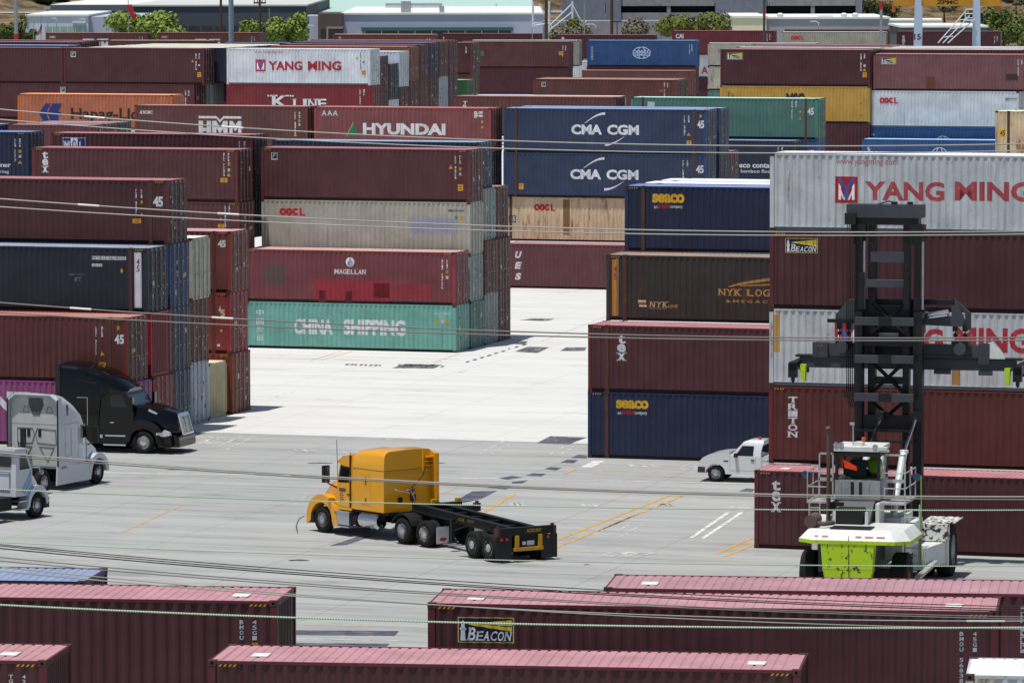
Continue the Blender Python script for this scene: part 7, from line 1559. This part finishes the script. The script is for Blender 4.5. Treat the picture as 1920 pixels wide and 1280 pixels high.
# yard crane
CW = simple('crane_pale_blue', '9fb0c4', .5, 0, .4, .06, .4); CY = simple('crane_yellow', 'b07a10', .5, 0, .4, .1, .5)
a = at(1720, 0, 560); o = thing('yard_crane', 'pale blue crane legs numbered 15 under a yellow beam at the top right', 'crane', (a.x, 560, 0))
def cx(px): return at(px, 0, 560).x-a.x
def cz(py): return at(1720, py, 560).z
m = MB(); m.hexa([(cx(1711.5), -.5, 2), (cx(1728.5), -.5, 2), (cx(1728.5), .6, 2), (cx(1711.5), .6, 2), (cx(1716), -.5, cz(-14)), (cx(1727), -.5, cz(-14)), (cx(1727), .6, cz(-14)), (cx(1716), .6, cz(-14))]); m.build('leg', CW, o)
m = MB(); m.hexa([(cx(1823.5), -.5, 2), (cx(1840), -.5, 2), (cx(1840), .6, 2), (cx(1823.5), .6, 2), (cx(1825), -.5, cz(-14)), (cx(1837), -.5, cz(-14)), (cx(1837), .6, cz(-14)), (cx(1825), .6, cz(-14))]); m.build('leg', CW, o)
m = MB(); m.box(cx(1728), cx(1734), 3.0, 4.0, 2, cz(-14)); m.build('far_leg', CW, o)
m = MB(); m.box(cx(1677), cx(1877), .7, 2.0, cz(12), cz(-14)); bm_ = m.build('beam', CY, o)
m = MB()
for vs_, fs in letter('ZPMC', cx(1757), cz(8.5), cx(1798), cz(1), .04): m._add([(p, .69, q) for p, q in vs_], fs)
m.build('lettering', simple('crane_black', '2a2418', .6), bm_)
m = MB()
for vs_, fs in letter('15', cx(1713.5), cz(75), cx(1726.5), cz(64), .03): m._add([(p, -.51, q) for p, q in vs_], fs)
m.build('lettering', simple('crane_black', '2a2418', .6), o)
m = MB()
for dx in (0, .55, 1.1): m.tube([(cx(1758)+dx, -.8, cz(81)), (cx(1808)+dx, -.8, cz(23+dx*12))], .07, 6)
for px_, py_ in ((1768, 70), (1781, 54), (1794, 38)): m.tube([(cx(px_), -.8, cz(py_)), (cx(px_)+1.1, -.8, cz(py_)+.1)], .05, 5)
for z in (18, 26, 34): m.tube([(cx(1809), -.8, cz(z)), (cx(1823), -.8, cz(z))], .06, 6)
m.tube([(cx(1809), -.8, cz(18)), (cx(1809), -.8, cz(38))], .06, 6); m.box(cx(1806), cx(1823), -1.1, -.4, cz(40), cz(37)); m.build('stairs', simple('stair_white', 'c0c8d0', .5), o)
for px_ in (1677.5, 1874):
    m = MB(); m.box(cx(px_)-.18, cx(px_)+.18, .9, 1.4, cz(24), cz(10)); m.build('warning_lamp', simple('lamp_orange', 'b0501c', .5), o)
# car on the far road
a = at(104, 18, 985); o = thing('parked_car', 'silver sport utility car on the far road at the top left', 'car', (at(82, 18, 985).x, 985, 8.9)); CS_ = simple('silver_paint', 'a8acb4', .3, .3, .5, .05)
m = MB(); m.prism([(0, .4), (.05, .85), (1.0, 1.1), (4.5, 1.12), (4.65, .8), (4.65, .4)], 0, 1.8); m.bevel(.06); m.build('body', CS_, o); m = MB(); m.prism([(1.0, 1.1), (1.7, 1.65), (4.0, 1.68), (4.5, 1.12)], .1, 1.7); m.bevel(.05); m.build('cabin', GLASS, o); m = MB(); m.prism([(1.6, 1.64), (1.75, 1.74), (3.9, 1.76), (4.1, 1.66)], .12, 1.68); m.build('roof', CS_, o)
for x in (.9, 3.7): wheel(o, x, 0, .36, .36, .24, -1, ALU, .6, .02)
o = thing('parked_car', 'white car roof behind the deck building edge', 'car', (at(147, 9, 990).x, 990, 8.9)); m = MB(); m.prism([(0, .4), (.1, .9), (.9, 1.0), (1.5, 1.45), (3.2, 1.45), (4.2, .95), (4.4, .4)], 0, 1.75); m.bevel(.06); m.build('body', WT, o)
for x in (.9, 3.5): wheel(o, x, 0, .33, .33, .22, -1, ALU, .6, .02)
bpy.context.view_layer.update()
